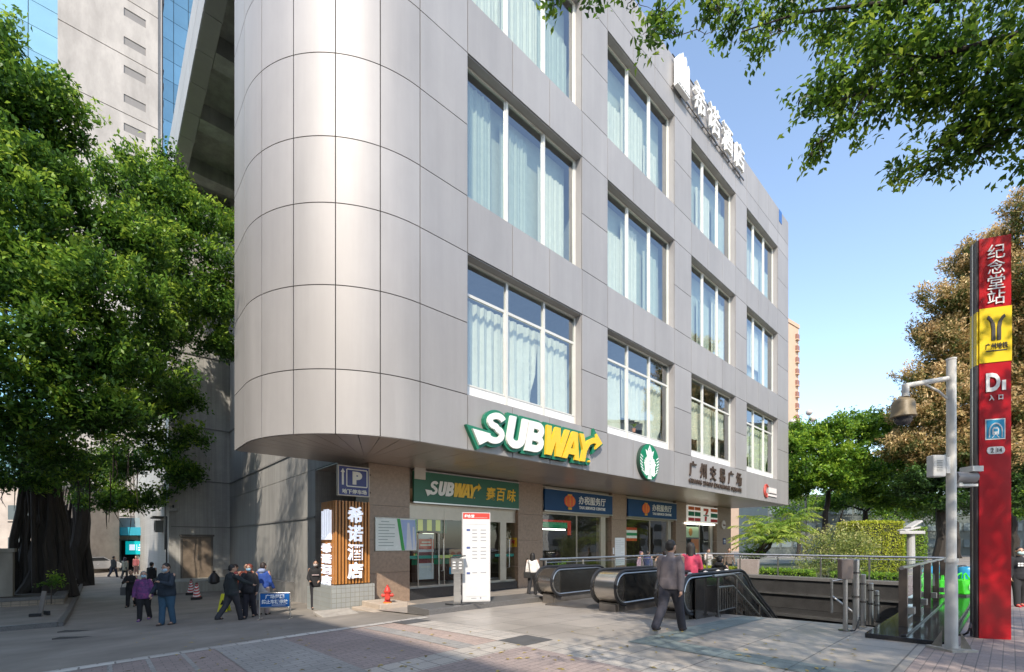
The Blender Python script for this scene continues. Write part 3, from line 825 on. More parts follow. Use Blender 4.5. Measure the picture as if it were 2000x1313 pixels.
    for i, (p, c) in enumerate(polys):
        q = skm(p)
        tri(front[c], q, y - depth - .0004 * i, y - depth * .55, 0)
        if border: tri(back, offset_poly(q, border), y - depth * .62 + .0006 * i, y, 0)
    front[0].build('letters_white', m_swhite, parent)
    front[1].build('letters_yellow', m_syel, parent)
    if border: back.build('border', m_sgreen, parent)

ss = sthing('shop_sign', 'big raised SUBWAY letters in white and yellow with green edging on the metal fascia', -7.0, 0, 4.62)
sub_sign(ss, .35, 1.02, 5.15, .20, -.02, .10)
# round emblem
se = sthing('emblem_sign', 'round green and white coffee emblem disc of a crowned long haired figure on the fascia', 2.86, 0, 5.17)
b = MB(); b.lathe([(.80, -.005), (.80, -.16)], n=48, axis='y'); b.build('disc_box', flat((0.02, 0.05, 0.035)), se)
b = MB(); b.lathe([(.785, -.161), (.785, -.17)], n=48, axis='y'); b.build('disc_face', flat((0.0, 0.19, 0.09), .3), se)
b = MB()
b.prism([(.30 * math.cos(a) * .78, .30 * math.sin(a) + .06) for a in np.linspace(0, 2 * math.pi, 25)[:-1]], -.186, -.171)
b.prism([(-.25, .27), (-.34, .53), (-.16, .44), (-.09, .62), (0, .48), (.09, .62), (.16, .44), (.34, .53), (.25, .27)], -.182, -.171)
b.prism([(-.06, .62), (0, .74), (.06, .62), (0, .56)], -.183, -.1715)
for s in (-1, 1):
    for k in range(4):                               # flowing hair
        pts = []
        for t in np.linspace(0, 1, 12):
            pts.append((s * (.20 + .085 * k + .05 * math.sin(7 * t + k)) * (1 - .35 * t), -.177, .25 - .10 * k - 0.82 * t))
        q = [Vector(p) for p in pts if p[0] ** 2 + p[2] ** 2 < .70 ** 2]
        if len(q) > 2: b.tube(q, .026, 4)
    for k in range(6):                               # scales at the sides
        z = .22 - .13 * k
        xo = math.sqrt(.77 ** 2 - z * z)
        b.prism([(s * (xo - .20), z - .05), (s * (xo - .02), z + .06), (s * (xo - .015), z + .005), (s * (xo - .19), z - .085)], -.18, -.171)
b.prism([(-.10, -.2), (.10, -.2), (.16, -.75), (-.16, -.75)], -.181, -.171)
b.build('figure', flat((0.82, 0.82, 0.80), .4), se)
b = MB()
for s in (-1, 1):
    b.prism([(s * .05, .13), (s * .15, .155), (s * .15, .175), (s * .05, .15)], -.19, -.1865); b.prism([(s * .06, .07), (s * .14, .09), (s * .13, .06)], -.19, -.1865)
b.prism([(-.015, .09), (.015, .09), (.03, -.03), (-.03, -.03)], -.19, -.1865); b.prism([(-.07, -.08), (.07, -.08), (.05, -.11), (-.05, -.11)], -.19, -.1865)
for k in range(5): b.prism([(-.09 + .045 * k - .006, -.27), (-.09 + .045 * k + .006, -.27), (-.12 + .06 * k + .006, -.72), (-.12 + .06 * k - .006, -.72)], -.1845, -.1815)
b.build('figure_lines', m_sgreen, se)
# bronze building name
m_bronze = flat((0.10, 0.07, 0.055), .4, metal=.5)
bn = sthing('building_name', 'bronze letters 广州交易广场 with English name below on the fascia', 6.6, 0, 4.45)
for i, ch in enumerate('广州交易广场'):
    b = MB(); put_text(b, ch, .55 + 1.16 * i, -.06, .92, .85, height=.78, width=.72, depth=.05, bold=.012); b.build('character', m_bronze, bn)
b = MB(); put_text(b, 'GUANG ZHOU EXCHANGE SQUARE', 3.45, -.05, .28, .4, width=6.6, height=.27, depth=.04, bold=.012, spacing=1.1); b.build('latin_letters', m_bronze, bn)
# small company mark
cs = sthing('company_sign', 'small red swirl mark with pale lettering at the right end of the fascia', 17.0, 0, 5.0)
b = MB()
for k in range(3):
    r_ = .42 - .11 * k
    b.tube([(r_ * math.cos(R(a)) + .45, -.05, r_ * math.sin(R(a)) + .05) for a in range(40 + 30 * k, 320, 20)], .045, 5)
b.build('swirl', flat((0.5, 0.08, 0.06)), cs)
b = MB(); b.box(.95, -.06, -.02, 2.35, -.01, .33); b.box(.8, -.06, -.25, 2.4, -.01, -.12); b.build('lettering', flat((0.72, 0.66, 0.62)), cs)
# rooftop hotel letters
rs = sthing('rooftop_sign', 'white rooftop letters 希诺酒店 with bar emblem standing on the parapet', 4.9, 0, 23.3)
m_rw = flat((0.80, 0.80, 0.78), .4)
b = MB()
for i, hh in enumerate((1.5, 1.75, 1.75, 1.5)):
    x = .35 + .28 * i
    b.prism([(x - .11, .1), (x + .11, .1), (x + .11, hh - .15), (x, hh), (x - .11, hh - .15)], -.36, -.1)
b.box(.18, -.33, .02, 1.36, -.12, .099); b.build('bar_emblem', m_rw, rs)
for i, ch in enumerate('希诺酒店'):
    b = MB(); put_text(b, ch, 2.55 + 1.68 * i, -.24, .85, 1.5, height=1.42, width=1.28, depth=.13, bold=0); b.build('letter', m_rw, rs)
b = MB()
for x in np.arange(.2, 8.6, .8): b.bar((x, -.1, 0.1), (x, .0, 0.1), .05, .05)
b.bar((0.1, -.11, .08), (8.6, -.11, .08), .05, .08); b.bar((0.1, -.09, 1.5), (8.6, -.09, 1.5), .04, .04); b.build('sign_rails', m_steel_dk, rs)

# shop boards
sbn = sthing('shop_board', 'long green SUBWAY 赛百味 shop board above the glass doors', -6.6, 3.78, 3.12)
b = MB(); b.box(0, 0, 0, 5.25, .12, 1.12); b.build('board', flat((0.025, 0.13, 0.075), .4), sbn)
b = MB(); b.box(-.02, -.012, -.05, 5.27, .1, -.005); b.box(-.02, -.012, 1.125, 5.27, .1, 1.16); b.build('board_trim', m_steel, sbn)
sub_sign(sbn, .58, .55, 2.15, .03, -.002, 0)
for o in sbn.children:
    if o.name.startswith('letters_'): o.location = (0, 0, .28)
b = MB()
for i, ch in enumerate('赛百味'): put_text(b, ch, 3.62 + .58 * i, -.02, .54, .6, height=.55, width=.5, depth=.02, bold=.008, shear=.15)
b.build('chinese_letters', m_syel, sbn)
b = MB(); b.box(.0, -.06, .82, .45, -.013, 1.3); b.build('corner_lamp', flat((0.55, 0.5, 0.43)), sbn)
m_lant = flat((0.75, 0.13, 0.035), .35); m_gold = flat((0.75, 0.42, 0.06))
def tax_board(u, wd, label):
    t = sthing('office_board', label, u, 3.80, 3.15)
    b = MB(); b.box(0, 0, 0, wd, .1, 1.0); b.build('board', flat((0.004, 0.052, 0.15), .55), t)
    b = MB(); b.box(-.03, -.015, -.06, wd + .03, .1, -.004); b.box(-.03, -.015, 1.004, wd + .03, .1, 1.05); b.build('board_trim', m_steel, t)
    b = MB(); b.lathe([(.08, -.012), (.10, -.03), (.001, -.032)], (wd * .33, 0, .50), 8, axis='y')
    b.prism([(wd * .33 + .42 * math.cos(a), .52 + .30 * math.sin(a)) for a in np.linspace(0, 2 * math.pi, 25)[:-1]], -.025, -.003)
    b.build('lantern', m_lant, t)
    b = MB()
    for s in (-.26, 0, .26): b.tube([(wd * .33 + s, -.03, .26 + abs(s) * .3), (wd * .33 + s * 1.1, -.03, .52), (wd * .33 + s, -.03, .78 - abs(s) * .3)], .018, 4)
    b.box(wd * .33 - .15, -.035, .80, wd * .33 + .15, -.003, .86); b.box(wd * .33 - .13, -.035, .10, wd * .33 + .13, -.003, .21); b.build('lantern_ribs', m_gold, t)
    b = MB(); put_text(b, '办税服务厅', wd * .67, -.012, .62, .5, width=wd * .42, height=.42, depth=.015, bold=.007)
    put_text(b, 'TAX SERVICE CENTRE', wd * .67, -.012, .25, .2, width=wd * .41, height=.15, depth=.015, bold=.006); b.build('lettering', m_swhite, t)
tax_board(.35, 5.35, 'blue tax service board with lantern nearest the green shop board')
tax_board(7.25, 5.55, 'blue tax service board with lantern nearest the striped convenience store board')
sv = sthing('store_board', 'white store board with orange green and red stripes and a 7', 14.35, 3.80, 3.05)
b = MB(); b.box(0, 0, 0, 4.6, .12, 1.15); b.build('board', flat((0.78, 0.75, 0.69), .4, emit=.15), sv)
for nm, z0, z1, c in (('orange_stripe', .83, 1.06, (0.75, 0.15, 0.03)), ('green_stripe', .42, .72, (0.0, 0.17, 0.08)), ('red_stripe', .08, .30, (0.58, 0.03, 0.03))):
    b = MB(); b.box(0.05, -.015, z0, .88, -.003, z1); b.box(.98, -.015, z0, 1.82, -.003, z1); b.box(3.45, -.015, z0, 4.55, -.003, z1); b.build(nm, flat(c), sv)
b = MB(); b.prism([(2.3, 1.02), (3.05, 1.02), (3.05, .86), (2.82, .58), (2.52, .58), (2.76, .84), (2.3, .84)], -.02, -.003); b.build('numeral_top', flat((0.75, 0.10, 0.03)), sv)
b = MB(); b.prism([(2.5, .46), (2.82, .46), (2.74, .12), (2.48, .12)], -.02, -.003); b.build('numeral_stem', flat((0.58, 0.03, 0.03)), sv)
b = MB(); put_text(b, 'ELEVEN', 2.67, -.022, .52, .1, width=.8, height=.09, depth=.015, bold=.004); b.build('lettering', flat((0.0, 0.17, 0.08)), sv)
b = MB(); b.box(-.3, .02, -.14, 4.2, .1, -.06); b.build('tube_light', flat((0.9, 0.9, 0.8), .4, emit=2.5), sv)
rd = sthing('round_sign', 'small round white sign with a dark word on the end pillar', 20.1, 3.86, 3.0)
b = MB(); b.lathe([(.34, 0.03), (.34, -.05)], n=28, axis='y'); b.build('disc', flat((0.70, 0.62, 0.58)), rd)
b = MB(); put_text(b, 'Tours', 0, -.06, 0, .2, width=.5, height=.16, depth=.01, bold=.01, shear=.1); b.build('lettering', flat((0.16, 0.05, 0.04)), rd)
bp_ = sthing('door_plate', 'small dark blue plate with white marks low on the end pillar', 20.35, 3.87, 1.75)
b = MB(); b.box(-.24, 0, -.24, .24, .03, .24); b.build('plate', flat((0.03, 0.04, 0.13)), bp_)
b = MB(); b.box(-.15, -.008, -.02, -.03, -.001, .12); b.box(.03, -.008, -.02, .15, -.001, .12); b.box(-.16, -.008, -.13, .16, -.001, -.09); b.build('marks', WHITE, bp_)
yp = sthing('warning_plate', 'small yellow plate with a red emblem on the second pillar side', -1.29, 4.25, 1.62, rot=R(-90))
b = MB(); b.box(-.28, -.015, -.2, .28, -.001, .22); b.build('plate', flat((0.72, 0.42, 0.03)), yp)
b = MB(); b.prism([(-.12, -.12), (0, 0.02), (.12, -.12), (.16, .1), (0, .16), (-.16, .1)], -.022, -.016); b.build('emblem', RED, yp)
for i, (u, z0, z1, wd) in enumerate(((6.05, .35, 1.9, .95), (5.86, 1.0, 1.35, .12))):
    np_ = sthing('paper_notice', ['tall white paper notice taped to the stone pillar between the tax boards', 'narrow small paper slip taped beside the tall paper notice'][i], u, 3.88, z0)
    b = MB(); b.box(0, 0, 0, wd, .012, z1 - z0); b.build('sheet', WHITE, np_)
    b = MB()
    for k in range(int((z1 - z0) * 9)): b.box(.05, -.004, .08 + .11 * k, wd * (.9 if k % 3 else .6), -.001, .10 + .11 * k)
    b.build('print', flat((0.42, 0.41, 0.40)), np_)

# notice board on the first pillar
nb = sthing('notice_board', 'framed white notice board with tower picture on the brown pillar', -8.05, 3.86, 1.33)
b = MB(); b.box(-.03, 0, -.03, 1.62, .035, 1.16); b.build('frame', m_steel_dk, nb)
b = MB(); b.box(0, -.006, 0, 1.59, -.001, 1.13); b.build('panel', flat((0.72, 0.76, 0.74), .25), nb)
b = MB(); b.prism([(.80, 1.13), (.93, 1.13), (1.12, 0), (.99, 0)], -.009, -.0065); b.prism([(1.55, 1.13), (1.59, 1.13), (1.59, 0.3)], -.009, -.0065); b.build('green_stripe', flat((0.04, 0.34, 0.07)), nb)
b = MB(); b.prism([(.945, 1.10), (1.54, 1.10), (1.58, .3), (1.56, .02), (1.13, .02)], -.009, -.0065); b.build('picture_sky', flat((0.35, 0.45, 0.72)), nb)
b = MB(); b.prism([(1.17, .02), (1.22, 1.0), (1.30, 1.0), (1.42, .02)], -.0115, -.0095); b.prism([(1.44, .02), (1.43, .85), (1.50, .85), (1.56, .02)], -.0115, -.0095); b.build('picture_towers', flat((0.66, 0.67, 0.70)), nb)
b = MB()
for k in range(9): b.box(.10 if k else .2, -.008, 1.0 - .105 * k, (.72 if k % 3 else .5) - (.0 if k < 6 else .05), -.0065, 1.025 - .105 * k)
b.build('print', flat((0.25, 0.33, 0.31)), nb)

# parking sign
pk = sthing('parking_sign', 'square blue parking sign with arrow, P and 地下停车场', -9.55, 3.35, 3.10)
b = MB(); b.box(0, 0, 0, 1.04, .14, .96); b.build('box', flat((0.55, 0.50, 0.43), .4), pk)
b = MB(); b.box(.03, -.006, .03, 1.01, -.001, .93); b.build('face', flat((0.015, 0.02, 0.16), .35), pk)
b = MB()
b.prism([(.12, .34), (.18, .34), (.18, .74), (.22, .74), (.15, .86), (.08, .74), (.12, .74)], -.012, -.0065)
b.prism([(.29, .29), (.94, .29), (.97, .32), (.97, .84), (.94, .87), (.29, .87), (.26, .84), (.26, .32)], -.009, -.0065)
put_text(b, 'P', .62, -.02, .58, .5, height=.42, width=.32, depth=.012, bold=.03)
put_text(b, '地下停车场', .53, -.012, .14, .2, width=.82, height=.15, depth=.01, bold=.006)
b.build('symbols', flat((0.72, 0.70, 0.62)), pk)
b = MB(); b.prism([(.30, .325), (.93, .325), (.935, .33), (.935, .83), (.93, .835), (.30, .835), (.295, .83), (.295, .33)], -.0115, -.0095); b.build('inner_field', flat((0.015, 0.02, 0.16), .35), pk)
b = MB(); b.bar((1.0, .1, .2), (1.28, .45, .2), .05, .05); b.bar((1.0, .1, .8), (1.28, .45, .8), .05, .05); b.build('bracket', m_steel_dk, pk)

# slatted hotel sign
m_orange = M('orange_slat', (0.47, 0.20, 0.05), 0.4, 0, 0.12, 5, stretch=(1, 1, .3)); m_glow = flat((0.66, 0.70, 0.80), .4, emit=.35)
hs = sthing('hotel_sign', 'tall box of orange vertical slats with lit white letters 希诺酒店', -9.6, 3.45, .28)
b = MB(); b.box(.04, .04, .02, 1.14, 1.16, 2.64); b.build('box', flat((0.045, 0.03, 0.022), .6), hs)
b = MB()
for k in range(11): b.box(.0 + .108 * k, -.02, 0, .055 + .108 * k, .035, 2.66)
b.build('front_slats', m_orange, hs)
b = MB()
for k in range(10): b.box(-.02, .08 + .115 * k, 0, .035, .135 + .115 * k, 2.66)
b.build('side_slats', m_orange, hs)
b = MB()
for i, ch in enumerate('希诺酒店'): put_text(b, ch, .62, -.075, 2.22 - .60 * i, .5, height=.53, width=.5, depth=.06, bold=.013)
b.build('front_letters', m_glow, hs)
def side_text(mb_, ch, y, z, hgt, wid):
    t = MB(); put_text(t, ch, 0, 0, 0, .5, height=hgt, width=wid, depth=.06, bold=.013)
    mb_.add([(-.07 + v[1], y - v[0], z + v[2]) for v in t.v], t.f)
b = MB()
for i, ch in enumerate('希诺酒店'): side_text(b, ch, .58, 1.15 - .345 * i, .30, .8)
b.build('side_letters', m_glow, hs)
b = MB()
for k in range(4): b.box(-.09, .22 + .2 * k, 1.52, -.03, .36 + .2 * k, 2.36 if k in (0, 3) else 2.40)
b.box(-.085, .20, 1.42, -.03, .98, 1.515); b.build('bar_emblem', m_glow, hs)
m_mosaic = tiles('mosaic_tile', (0.33, 0.34, 0.32), (0.30, 0.31, 0.30), (0.20, 0.18, 0.14), 0.15, 0.15, 0.006, 0.35, 0.06, 1.0, 0.0, (R(90), 0, 0), 0.3, 0.1)
m_mosaic2 = tiles('mosaic_tile_side', (0.34, 0.36, 0.35), (0.31, 0.33, 0.32), (0.30, 0.28, 0.22), 0.15, 0.15, 0.006, 0.35, 0.06, 1.0, 0.0, (R(90), 0, R(90)), 0.3, 0.1)
mw = sthing('tiled_wall', 'low grey tiled wall box carrying the slatted hotel sign', -9.75, 3.35, 0, 'wall')
b = MB(); b.box(0, 0, -1.2, 1.42, .9, .25); b.build('wall', m_mosaic, mw)
b = MB(); b.box(-.02, .0, -1.2, -.002, .9, .252); b.box(-.02, .92, -1.2, 1.42, 2.2, .1); b.build('side_facing', m_mosaic2, mw)
wk = sthing('stone_kerb_block', 'pale stepped stone block under the red fire hydrant', -9.15, 1.65, 0, 'kerb block')
b = MB(); b.box(.35, .35, -1.2, 1.3, 1.65, -.28); b.box(0, 0, -1.2, 1.9, 1.62, -.44); b.build('block', M('pale_stone', (0.44, 0.37, 0.30), .8, 0, .15, 3, .1, 20), wk, bevel=.02)
sl_ = sthing('stone_slab', 'loose concrete slab lying in front of the tiled wall box', -10.0, 2.3, -.47, 'slab')
b = MB(); b.obox((0, 0, 0), (1.05, .8, .09), Matrix.Rotation(R(6), 3, 'X')); b.obox((.25, -.25, -.1), (1.2, .7, .12), Matrix.Rotation(R(-3), 3, 'Y')); b.build('slab', M('slab_concrete', (0.36, 0.33, 0.29), .85, 0, .2, 4, .2, 20), sl_, bevel=.015)
# hydrant
hp = G(712, 1189); hy = thing('fire_hydrant', 'squat red fire hydrant with side outlets on the stone block', 'hydrant', (hp.x, hp.y, 0), R(15))
_u, _w = uw(hp.x, hp.y); hy.location = fac(-8.45, 2.2, -.28); hy.scale = (.88, .88, .88)
m_hy = M('hydrant_red', (0.55, 0.05, 0.035), .4, 0, .12, 6)
b = MB(); b.lathe([(.13, .0), (.13, .05), (.10, .07), (.10, .36), (.135, .38), (.135, .42), (.105, .45), (.08, .54), (.04, .58)], n=20); b.build('barrel', m_hy, hy, smooth=True)
b = MB(); b.lathe([(.035, .575), (.035, .64)], n=6); b.build('cap_nut', m_hy, hy)
for s in (-1, 1):
    b = MB(); b.lathe([(.055, s * .08), (.055, s * .15), (.07, s * .155), (.07, s * .19), (.03, s * .195), (.03, s * .22)], (0, 0, .27), 14, axis='x'); b.build('outlet', m_hy, hy, smooth=True)
b = MB(); b.lathe([(.07, -.09), (.07, -.16), (.085, -.165), (.085, -.20)], (0, 0, .22), 14, axis='y'); b.build('front_outlet', m_hy, hy, smooth=True)
b = MB(); b.lathe([(.15, -.04), (.15, .04)], n=16); b.build('base_flange', flat((0.62, 0.26, 0.05)), hy)

# black granite kerb platform with the station panel
pf = sthing('granite_step', 'long low black granite step in front of the shop doors', 0, 0, 0, 'step')
b = MB()
for k in range(4):
    u0 = -8.88 + 1.1 * k
    b.box(u0, -.92, -.8, u0 + 1.095, .2, guw(u0 + .5, -.4) + .17)
b.build('step', m_greygran, pf, bevel=.01)
tp = guw(-6.6, -.4) + .18
ip = sthing('info_panel', 'tall white station information panel with a red header', -7.33, -.28, tp, rot=R(-30))
ip.location = P(903, 1178, 12.75); ip.location.z = tp; ip.rotation_euler = (0, 0, R(14))
b = MB(); b.box(0, .0, .02, .80, .17, 2.55); b.build('body', flat((0.52, 0.51, 0.50), .4), ip)
b = MB(); b.box(.02, -.006, .05, .78, -.001, 2.36); b.build('white_face', flat((0.60, 0.60, 0.59), .35), ip)
b = MB(); b.box(.02, -.006, 2.362, .78, -.001, 2.53); b.build('red_header', flat((0.62, 0.05, 0.035), .35), ip)
b = MB(); put_text(b, '纪念堂', .20, -.012, 2.445, .1, width=.28, height=.09, depth=.008, bold=.004); b.box(.36, -.01, 2.40, .72, -.0065, 2.405); b.build('header_letters', WHITE, ip)
b = MB(); g2 = MB()
for z in (2.02, 1.52, .80): b.box(.12, -.009, z, .22, -.0065, z + .06)
b.build('blue_marks', flat((0.06, 0.09, 0.25)), ip)
for z in (2.04, 1.94, 1.84, 1.74, 1.54, 1.44, 1.34, 1.24, .83):
    g2.box(.28, -.009, z, .42, -.0065, z + .022); g2.box(.52, -.009, z, .68, -.0065, z + .022)
g2.box(.1, -.009, 2.21, .7, -.0065, 2.215); g2.box(.1, -.009, .17, .7, -.0065, .175)
g2.box(.5, -.009, .10, .54, -.0065, .15); g2.box(.25, -.009, .11, .40, -.0065, .13); g2.build('print', flat((0.25, 0.25, 0.27)), ip)
b = MB(); b.box(-.02, -.02, -.03, .82, .19, .018); b.build('base_plate', m_steel_dk, ip)
kp = thing('ticket_post', 'stainless steel post with a square scanner head beside the station panel', 'post', P(893, 1180, 12.5), R(10)); kp.location.z = tp - .02
b = MB(); b.box(-.095, -.06, 0, .095, .06, .88); b.build('column', m_steel, kp)
b = MB(); b.box(-.17, -.09, .86, .17, .09, 1.30); b.build('head', m_steel, kp, bevel=.01)
b = MB(); b.obox((0.02, 0, 1.33), (.42, .24, .03), Matrix.Rotation(R(-6), 3, 'Y')); b.build('cover', m_steel_dk, kp)
b = MB()
for i in range(2):
    for j in range(3): b.box(-.13 + .17 * i, -.095, 1.0 + .08 * j, -.05 + .17 * i, -.091, 1.03 + .08 * j)
b.build('print', flat((0.75, 0.75, 0.73)), kp)
cb = MB(); cb.tube([(p.x, p.y, tp + .015) for p in (P(870, 1180, 12.4), P(885, 1180, 12.25), P(905, 1180, 12.35), P(920, 1180, 12.5), P(945, 1180, 12.45))], .018, 6)
tag(cb.build('power_cable', m_black), 'black cable lying loose around the foot of the station panel', 'cable')

# things inside and on the glass of the shops
def boxthing(name, label, cat, u, w_, z, sx, sy, sz, m, rot=0):
    t = sthing(name, label, u, w_, z, cat, rot)
    b = MB(); b.box(0, 0, 0, sx, sy, sz); b.build('body', m, t, bevel=.01); return t
mbd = boxthing('menu_board', 'dark green menu board with yellow strips hanging inside the sandwich shop', 'menu board', -6.5, 5.2, 2.0, 2.3, .3, .65, flat((0.02, 0.09, 0.05)))
b = MB()
for k in range(3): b.box(.9 + .42 * k, -.015, .1, 1.12 + .42 * k, -.002, .55)
b.build('strips', flat((0.35, 0.38, 0.08), .4, emit=.25), mbd)  # strips given a glow to warm the dark shop
b = MB(); b.box(.1, .1, .652, .16, .16, 1.74); b.box(2.1, .1, .652, 2.16, .16, 1.74); b.build('hangers', m_dark, mbd)
ct = boxthing('shop_counter', 'glass fronted food counter with green and blue trim inside the sandwich shop', 'counter', -5.2, 6.4, -.1, 3.4, .8, 1.0, flat((0.16, 0.07, 0.05)))
b = MB(); b.box(0, -.01, .75, 3.4, -.001, .97); b.build('green_trim', flat((0.03, 0.30, 0.15)), ct)
b = MB(); b.box(0, .05, 1.002, 3.4, .75, 1.35); b.build('display', m_shopglass, ct)
fr_ = boxthing('drinks_fridge', 'red drinks fridge with rows of bottles at the back of the sandwich shop', 'fridge', -4.3, 8.0, -.1, 1.1, .7, 2.1, flat((0.42, 0.02, 0.02)))
b = MB(); rnd = random.Random(6)
for k in range(5):
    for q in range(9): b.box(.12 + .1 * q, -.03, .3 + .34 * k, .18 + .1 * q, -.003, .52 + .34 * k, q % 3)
b.build('bottles', [flat((0.6, 0.3, 0.08), emit=.3), flat((0.1, 0.4, 0.12), emit=.3), flat((0.7, 0.65, 0.6), emit=.3)], fr_)['kind'] = 'stuff'  # bottles given their own glow, no lamp in the fridge
for u_, z_, c_, lab in ((-5.6, 1.75, (0.10, 0.30, 0.12), 'green menu poster with added glow high on the back wall of the sandwich shop'), (-2.9, 1.5, (0.55, 0.30, 0.10), 'orange food poster with added glow on the right of the sandwich shop back wall')):
    t = sthing('glow_poster', lab, u_, 11.9, z_, 'poster'); b = MB(); b.box(0, 0, 0, 1.3, .03, .9); b.build('sheet', flat(c_, .5, emit=.5), t)  # posters and their glow added to warm the dark shop
    b = MB(); b.box(.1, -.01, .6, 1.2, -.002, .72); b.box(.1, -.01, .15, .6, -.002, .5); b.build('print', flat((0.75, 0.7, 0.6), .5, emit=.4), t)
lp = sthing('pendant_lamp', 'small lit orange pendant lamp inside the sandwich shop', -5.95, 5.0, 1.75, 'lamp')
b = MB(); b.lathe([(.07, 0), (.12, .03), (.10, .2), (.03, .24)], n=14); b.build('shade', flat((1.0, 0.40, 0.08), .5, emit=3.0), lp)
b = MB(); b.tube([(0, 0, .24), (0, 0, 1.99)], .008, 5); b.build('cord', m_black, lp)
po = sthing('door_poster', 'tall red and white poster hanging inside the steel handled glass door', -6.2, 4.22, .2, 'poster')
b = MB(); b.box(0, 0, 0, .72, .02, 1.75); b.build('sheet', flat((0.62, 0.62, 0.68)), po)
b = MB(); b.box(.0, -.006, 1.15, .72, -.001, 1.55); b.build('red_field', flat((0.55, 0.06, 0.04)), po)
b = MB(); b.box(.0, -.006, .62, .72, -.001, 1.05); b.build('picture', flat((0.25, 0.05, 0.06)), po)
b = MB(); b.box(.12, -.012, 1.28, .6, -.007, 1.34); b.box(.18, -.012, 1.4, .56, -.007, 1.45); b.box(.15, -.012, .45, .55, -.002, .50); b.build('print', flat((0.75, 0.70, 0.66)), po)
p2 = sthing('food_poster', 'food picture poster with a blue lower edge stuck low on the shop glass', -4.75, 4.22, .35, 'poster')
b = MB(); b.box(0, 0, 0, .95, .02, 1.0); b.build('sheet', flat((0.50, 0.30, 0.20)), p2)
b = MB(); b.box(0, -.006, 0, .95, -.001, .28); b.build('blue_edge', flat((0.03, 0.33, 0.62)), p2)
b = MB()
for i in range(3):
    for j in range(2): b.lathe([(.13, -.002), (.11, -.012), (.001, -.014)], (.18 + .30 * i, 0, .45 + .32 * j), 12, axis='y')
b.build('dishes', flat((0.45, 0.12, 0.06)), p2)
for u_, lab in ((-6.15, 'left'), (-1.75, 'right')):
    dh = sthing('door_handle_frame', {'left': 'tall looped steel pull handle on the poster door', 'right': 'tall looped steel pull handle on the door beside the station panel'}[lab], u_, 4.05, -.05, 'door handle')
    b = MB()
    if lab == 'left':
        b.tube([(-.12, 0, 0), (-.12, 0, 1.98), (-.05, 0, 2.05), (.72, 0, 2.05), (.8, 0, 1.98), (.8, 0, 0)], .025, 8)
    for x in (.45, .95) if lab == 'left' else (0.0,):
        b.tube([(x, .04, .55), (x, -.08, .58), (x, -.08, 1.8), (x, .04, 1.83)], .022, 8)
    b.build('pull_bar', m_steel, dh)
db = sthing('door_band', 'green and yellow safety band across the shop glass', -6.65, 4.115, 1.0, 'glass band')
b = MB(); b.box(0, 0, 0, 1.3, .008, .12); b.box(2.0, 0, 0, 2.9, .008, .12); b.box(4.2, 0, 0, 5.3, .008, .12); b.build('band', flat((0.02, 0.20, 0.15)), db)
b = MB(); b.box(1.31, 0, 0, 1.99, .008, .12); b.box(2.91, 0, 0, 3.3, .008, .12); b.build('light_band', flat((0.35, 0.45, 0.12)), db)
for i, (u, z, L) in enumerate(((.8, 2.35, 1.2), (2.6, 2.35, 2.3), (8.0, 2.35, 2.5))):
    tl = sthing('tube_lamp', ['short lit ceiling tube lamp inside the first tax office window', 'long lit ceiling tube lamp inside the first tax office window', 'lit ceiling tube lamp inside the second tax office window'][i], u, 6.5, z, 'lamp')
    b = MB(); b.box(0, 0, 0, L, .08, .05); b.build('tube', flat((1.0, 0.98, 0.9), .4, emit=6.0), tl)
    b = MB(); b.box(.1, .03, .051, .13, .05, 1.39); b.box(L - .13, .03, .051, L - .1, .05, 1.39); b.build('hangers', m_dark, tl)
for i, (u, w_, z, sx, sz, c, lab) in enumerate(((.9, 8.5, -.1, 4.4, 1.1, (0.11, 0.10, 0.10), 'long dark service counter inside the first tax office window'), (7.6, 9.5, .9, 4.6, 1.3, (0.50, 0.17, 0.06), 'orange lit shelf wall inside the second tax office window'), (14.6, 6.5, -.1, 3.8, 1.9, (0.30, 0.25, 0.2), 'pale shelf rack inside the convenience store'))):
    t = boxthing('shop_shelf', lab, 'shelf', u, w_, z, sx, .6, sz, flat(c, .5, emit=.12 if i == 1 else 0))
    b = MB()
    rnd = random.Random(i)
    for k in range(26):
        x = rnd.uniform(.05, sx - .25); zz = sz * rnd.choice((.25, .5, .75)); b.box(x, -.05, zz, x + rnd.uniform(.08, .2), -.003, zz + rnd.uniform(.1, .22))
    for q_ in range(len(b.m)): b.m[q_] = (q_ // 6) % 4
    b.build('goods', [flat((0.45, 0.10, 0.06)), flat((0.55, 0.42, 0.12)), flat((0.6, 0.58, 0.52)), flat((0.08, 0.22, 0.32))], t)['kind'] = 'stuff'
gsn = sthing('window_banner', 'red white and green striped banner inside the first tax office window', 2.2, 6.0, 2.45, 'banner')
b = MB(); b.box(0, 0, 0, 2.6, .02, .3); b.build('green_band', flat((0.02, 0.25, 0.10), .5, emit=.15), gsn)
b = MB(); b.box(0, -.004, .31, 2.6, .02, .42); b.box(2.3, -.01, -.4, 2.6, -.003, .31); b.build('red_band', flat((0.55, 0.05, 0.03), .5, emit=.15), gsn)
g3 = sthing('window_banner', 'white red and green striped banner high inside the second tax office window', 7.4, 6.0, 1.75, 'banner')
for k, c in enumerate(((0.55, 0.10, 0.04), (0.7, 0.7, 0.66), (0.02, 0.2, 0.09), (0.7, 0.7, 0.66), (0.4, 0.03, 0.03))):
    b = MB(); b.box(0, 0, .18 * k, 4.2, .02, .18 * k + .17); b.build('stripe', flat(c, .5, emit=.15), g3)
g4 = sthing('store_poster', 'pale green food poster on the convenience store window', 14.4, 4.08, 2.0, 'poster')
b = MB(); b.box(0, 0, 0, 2.1, .015, .75); b.build('sheet', flat((0.45, 0.58, 0.35), .5), g4)
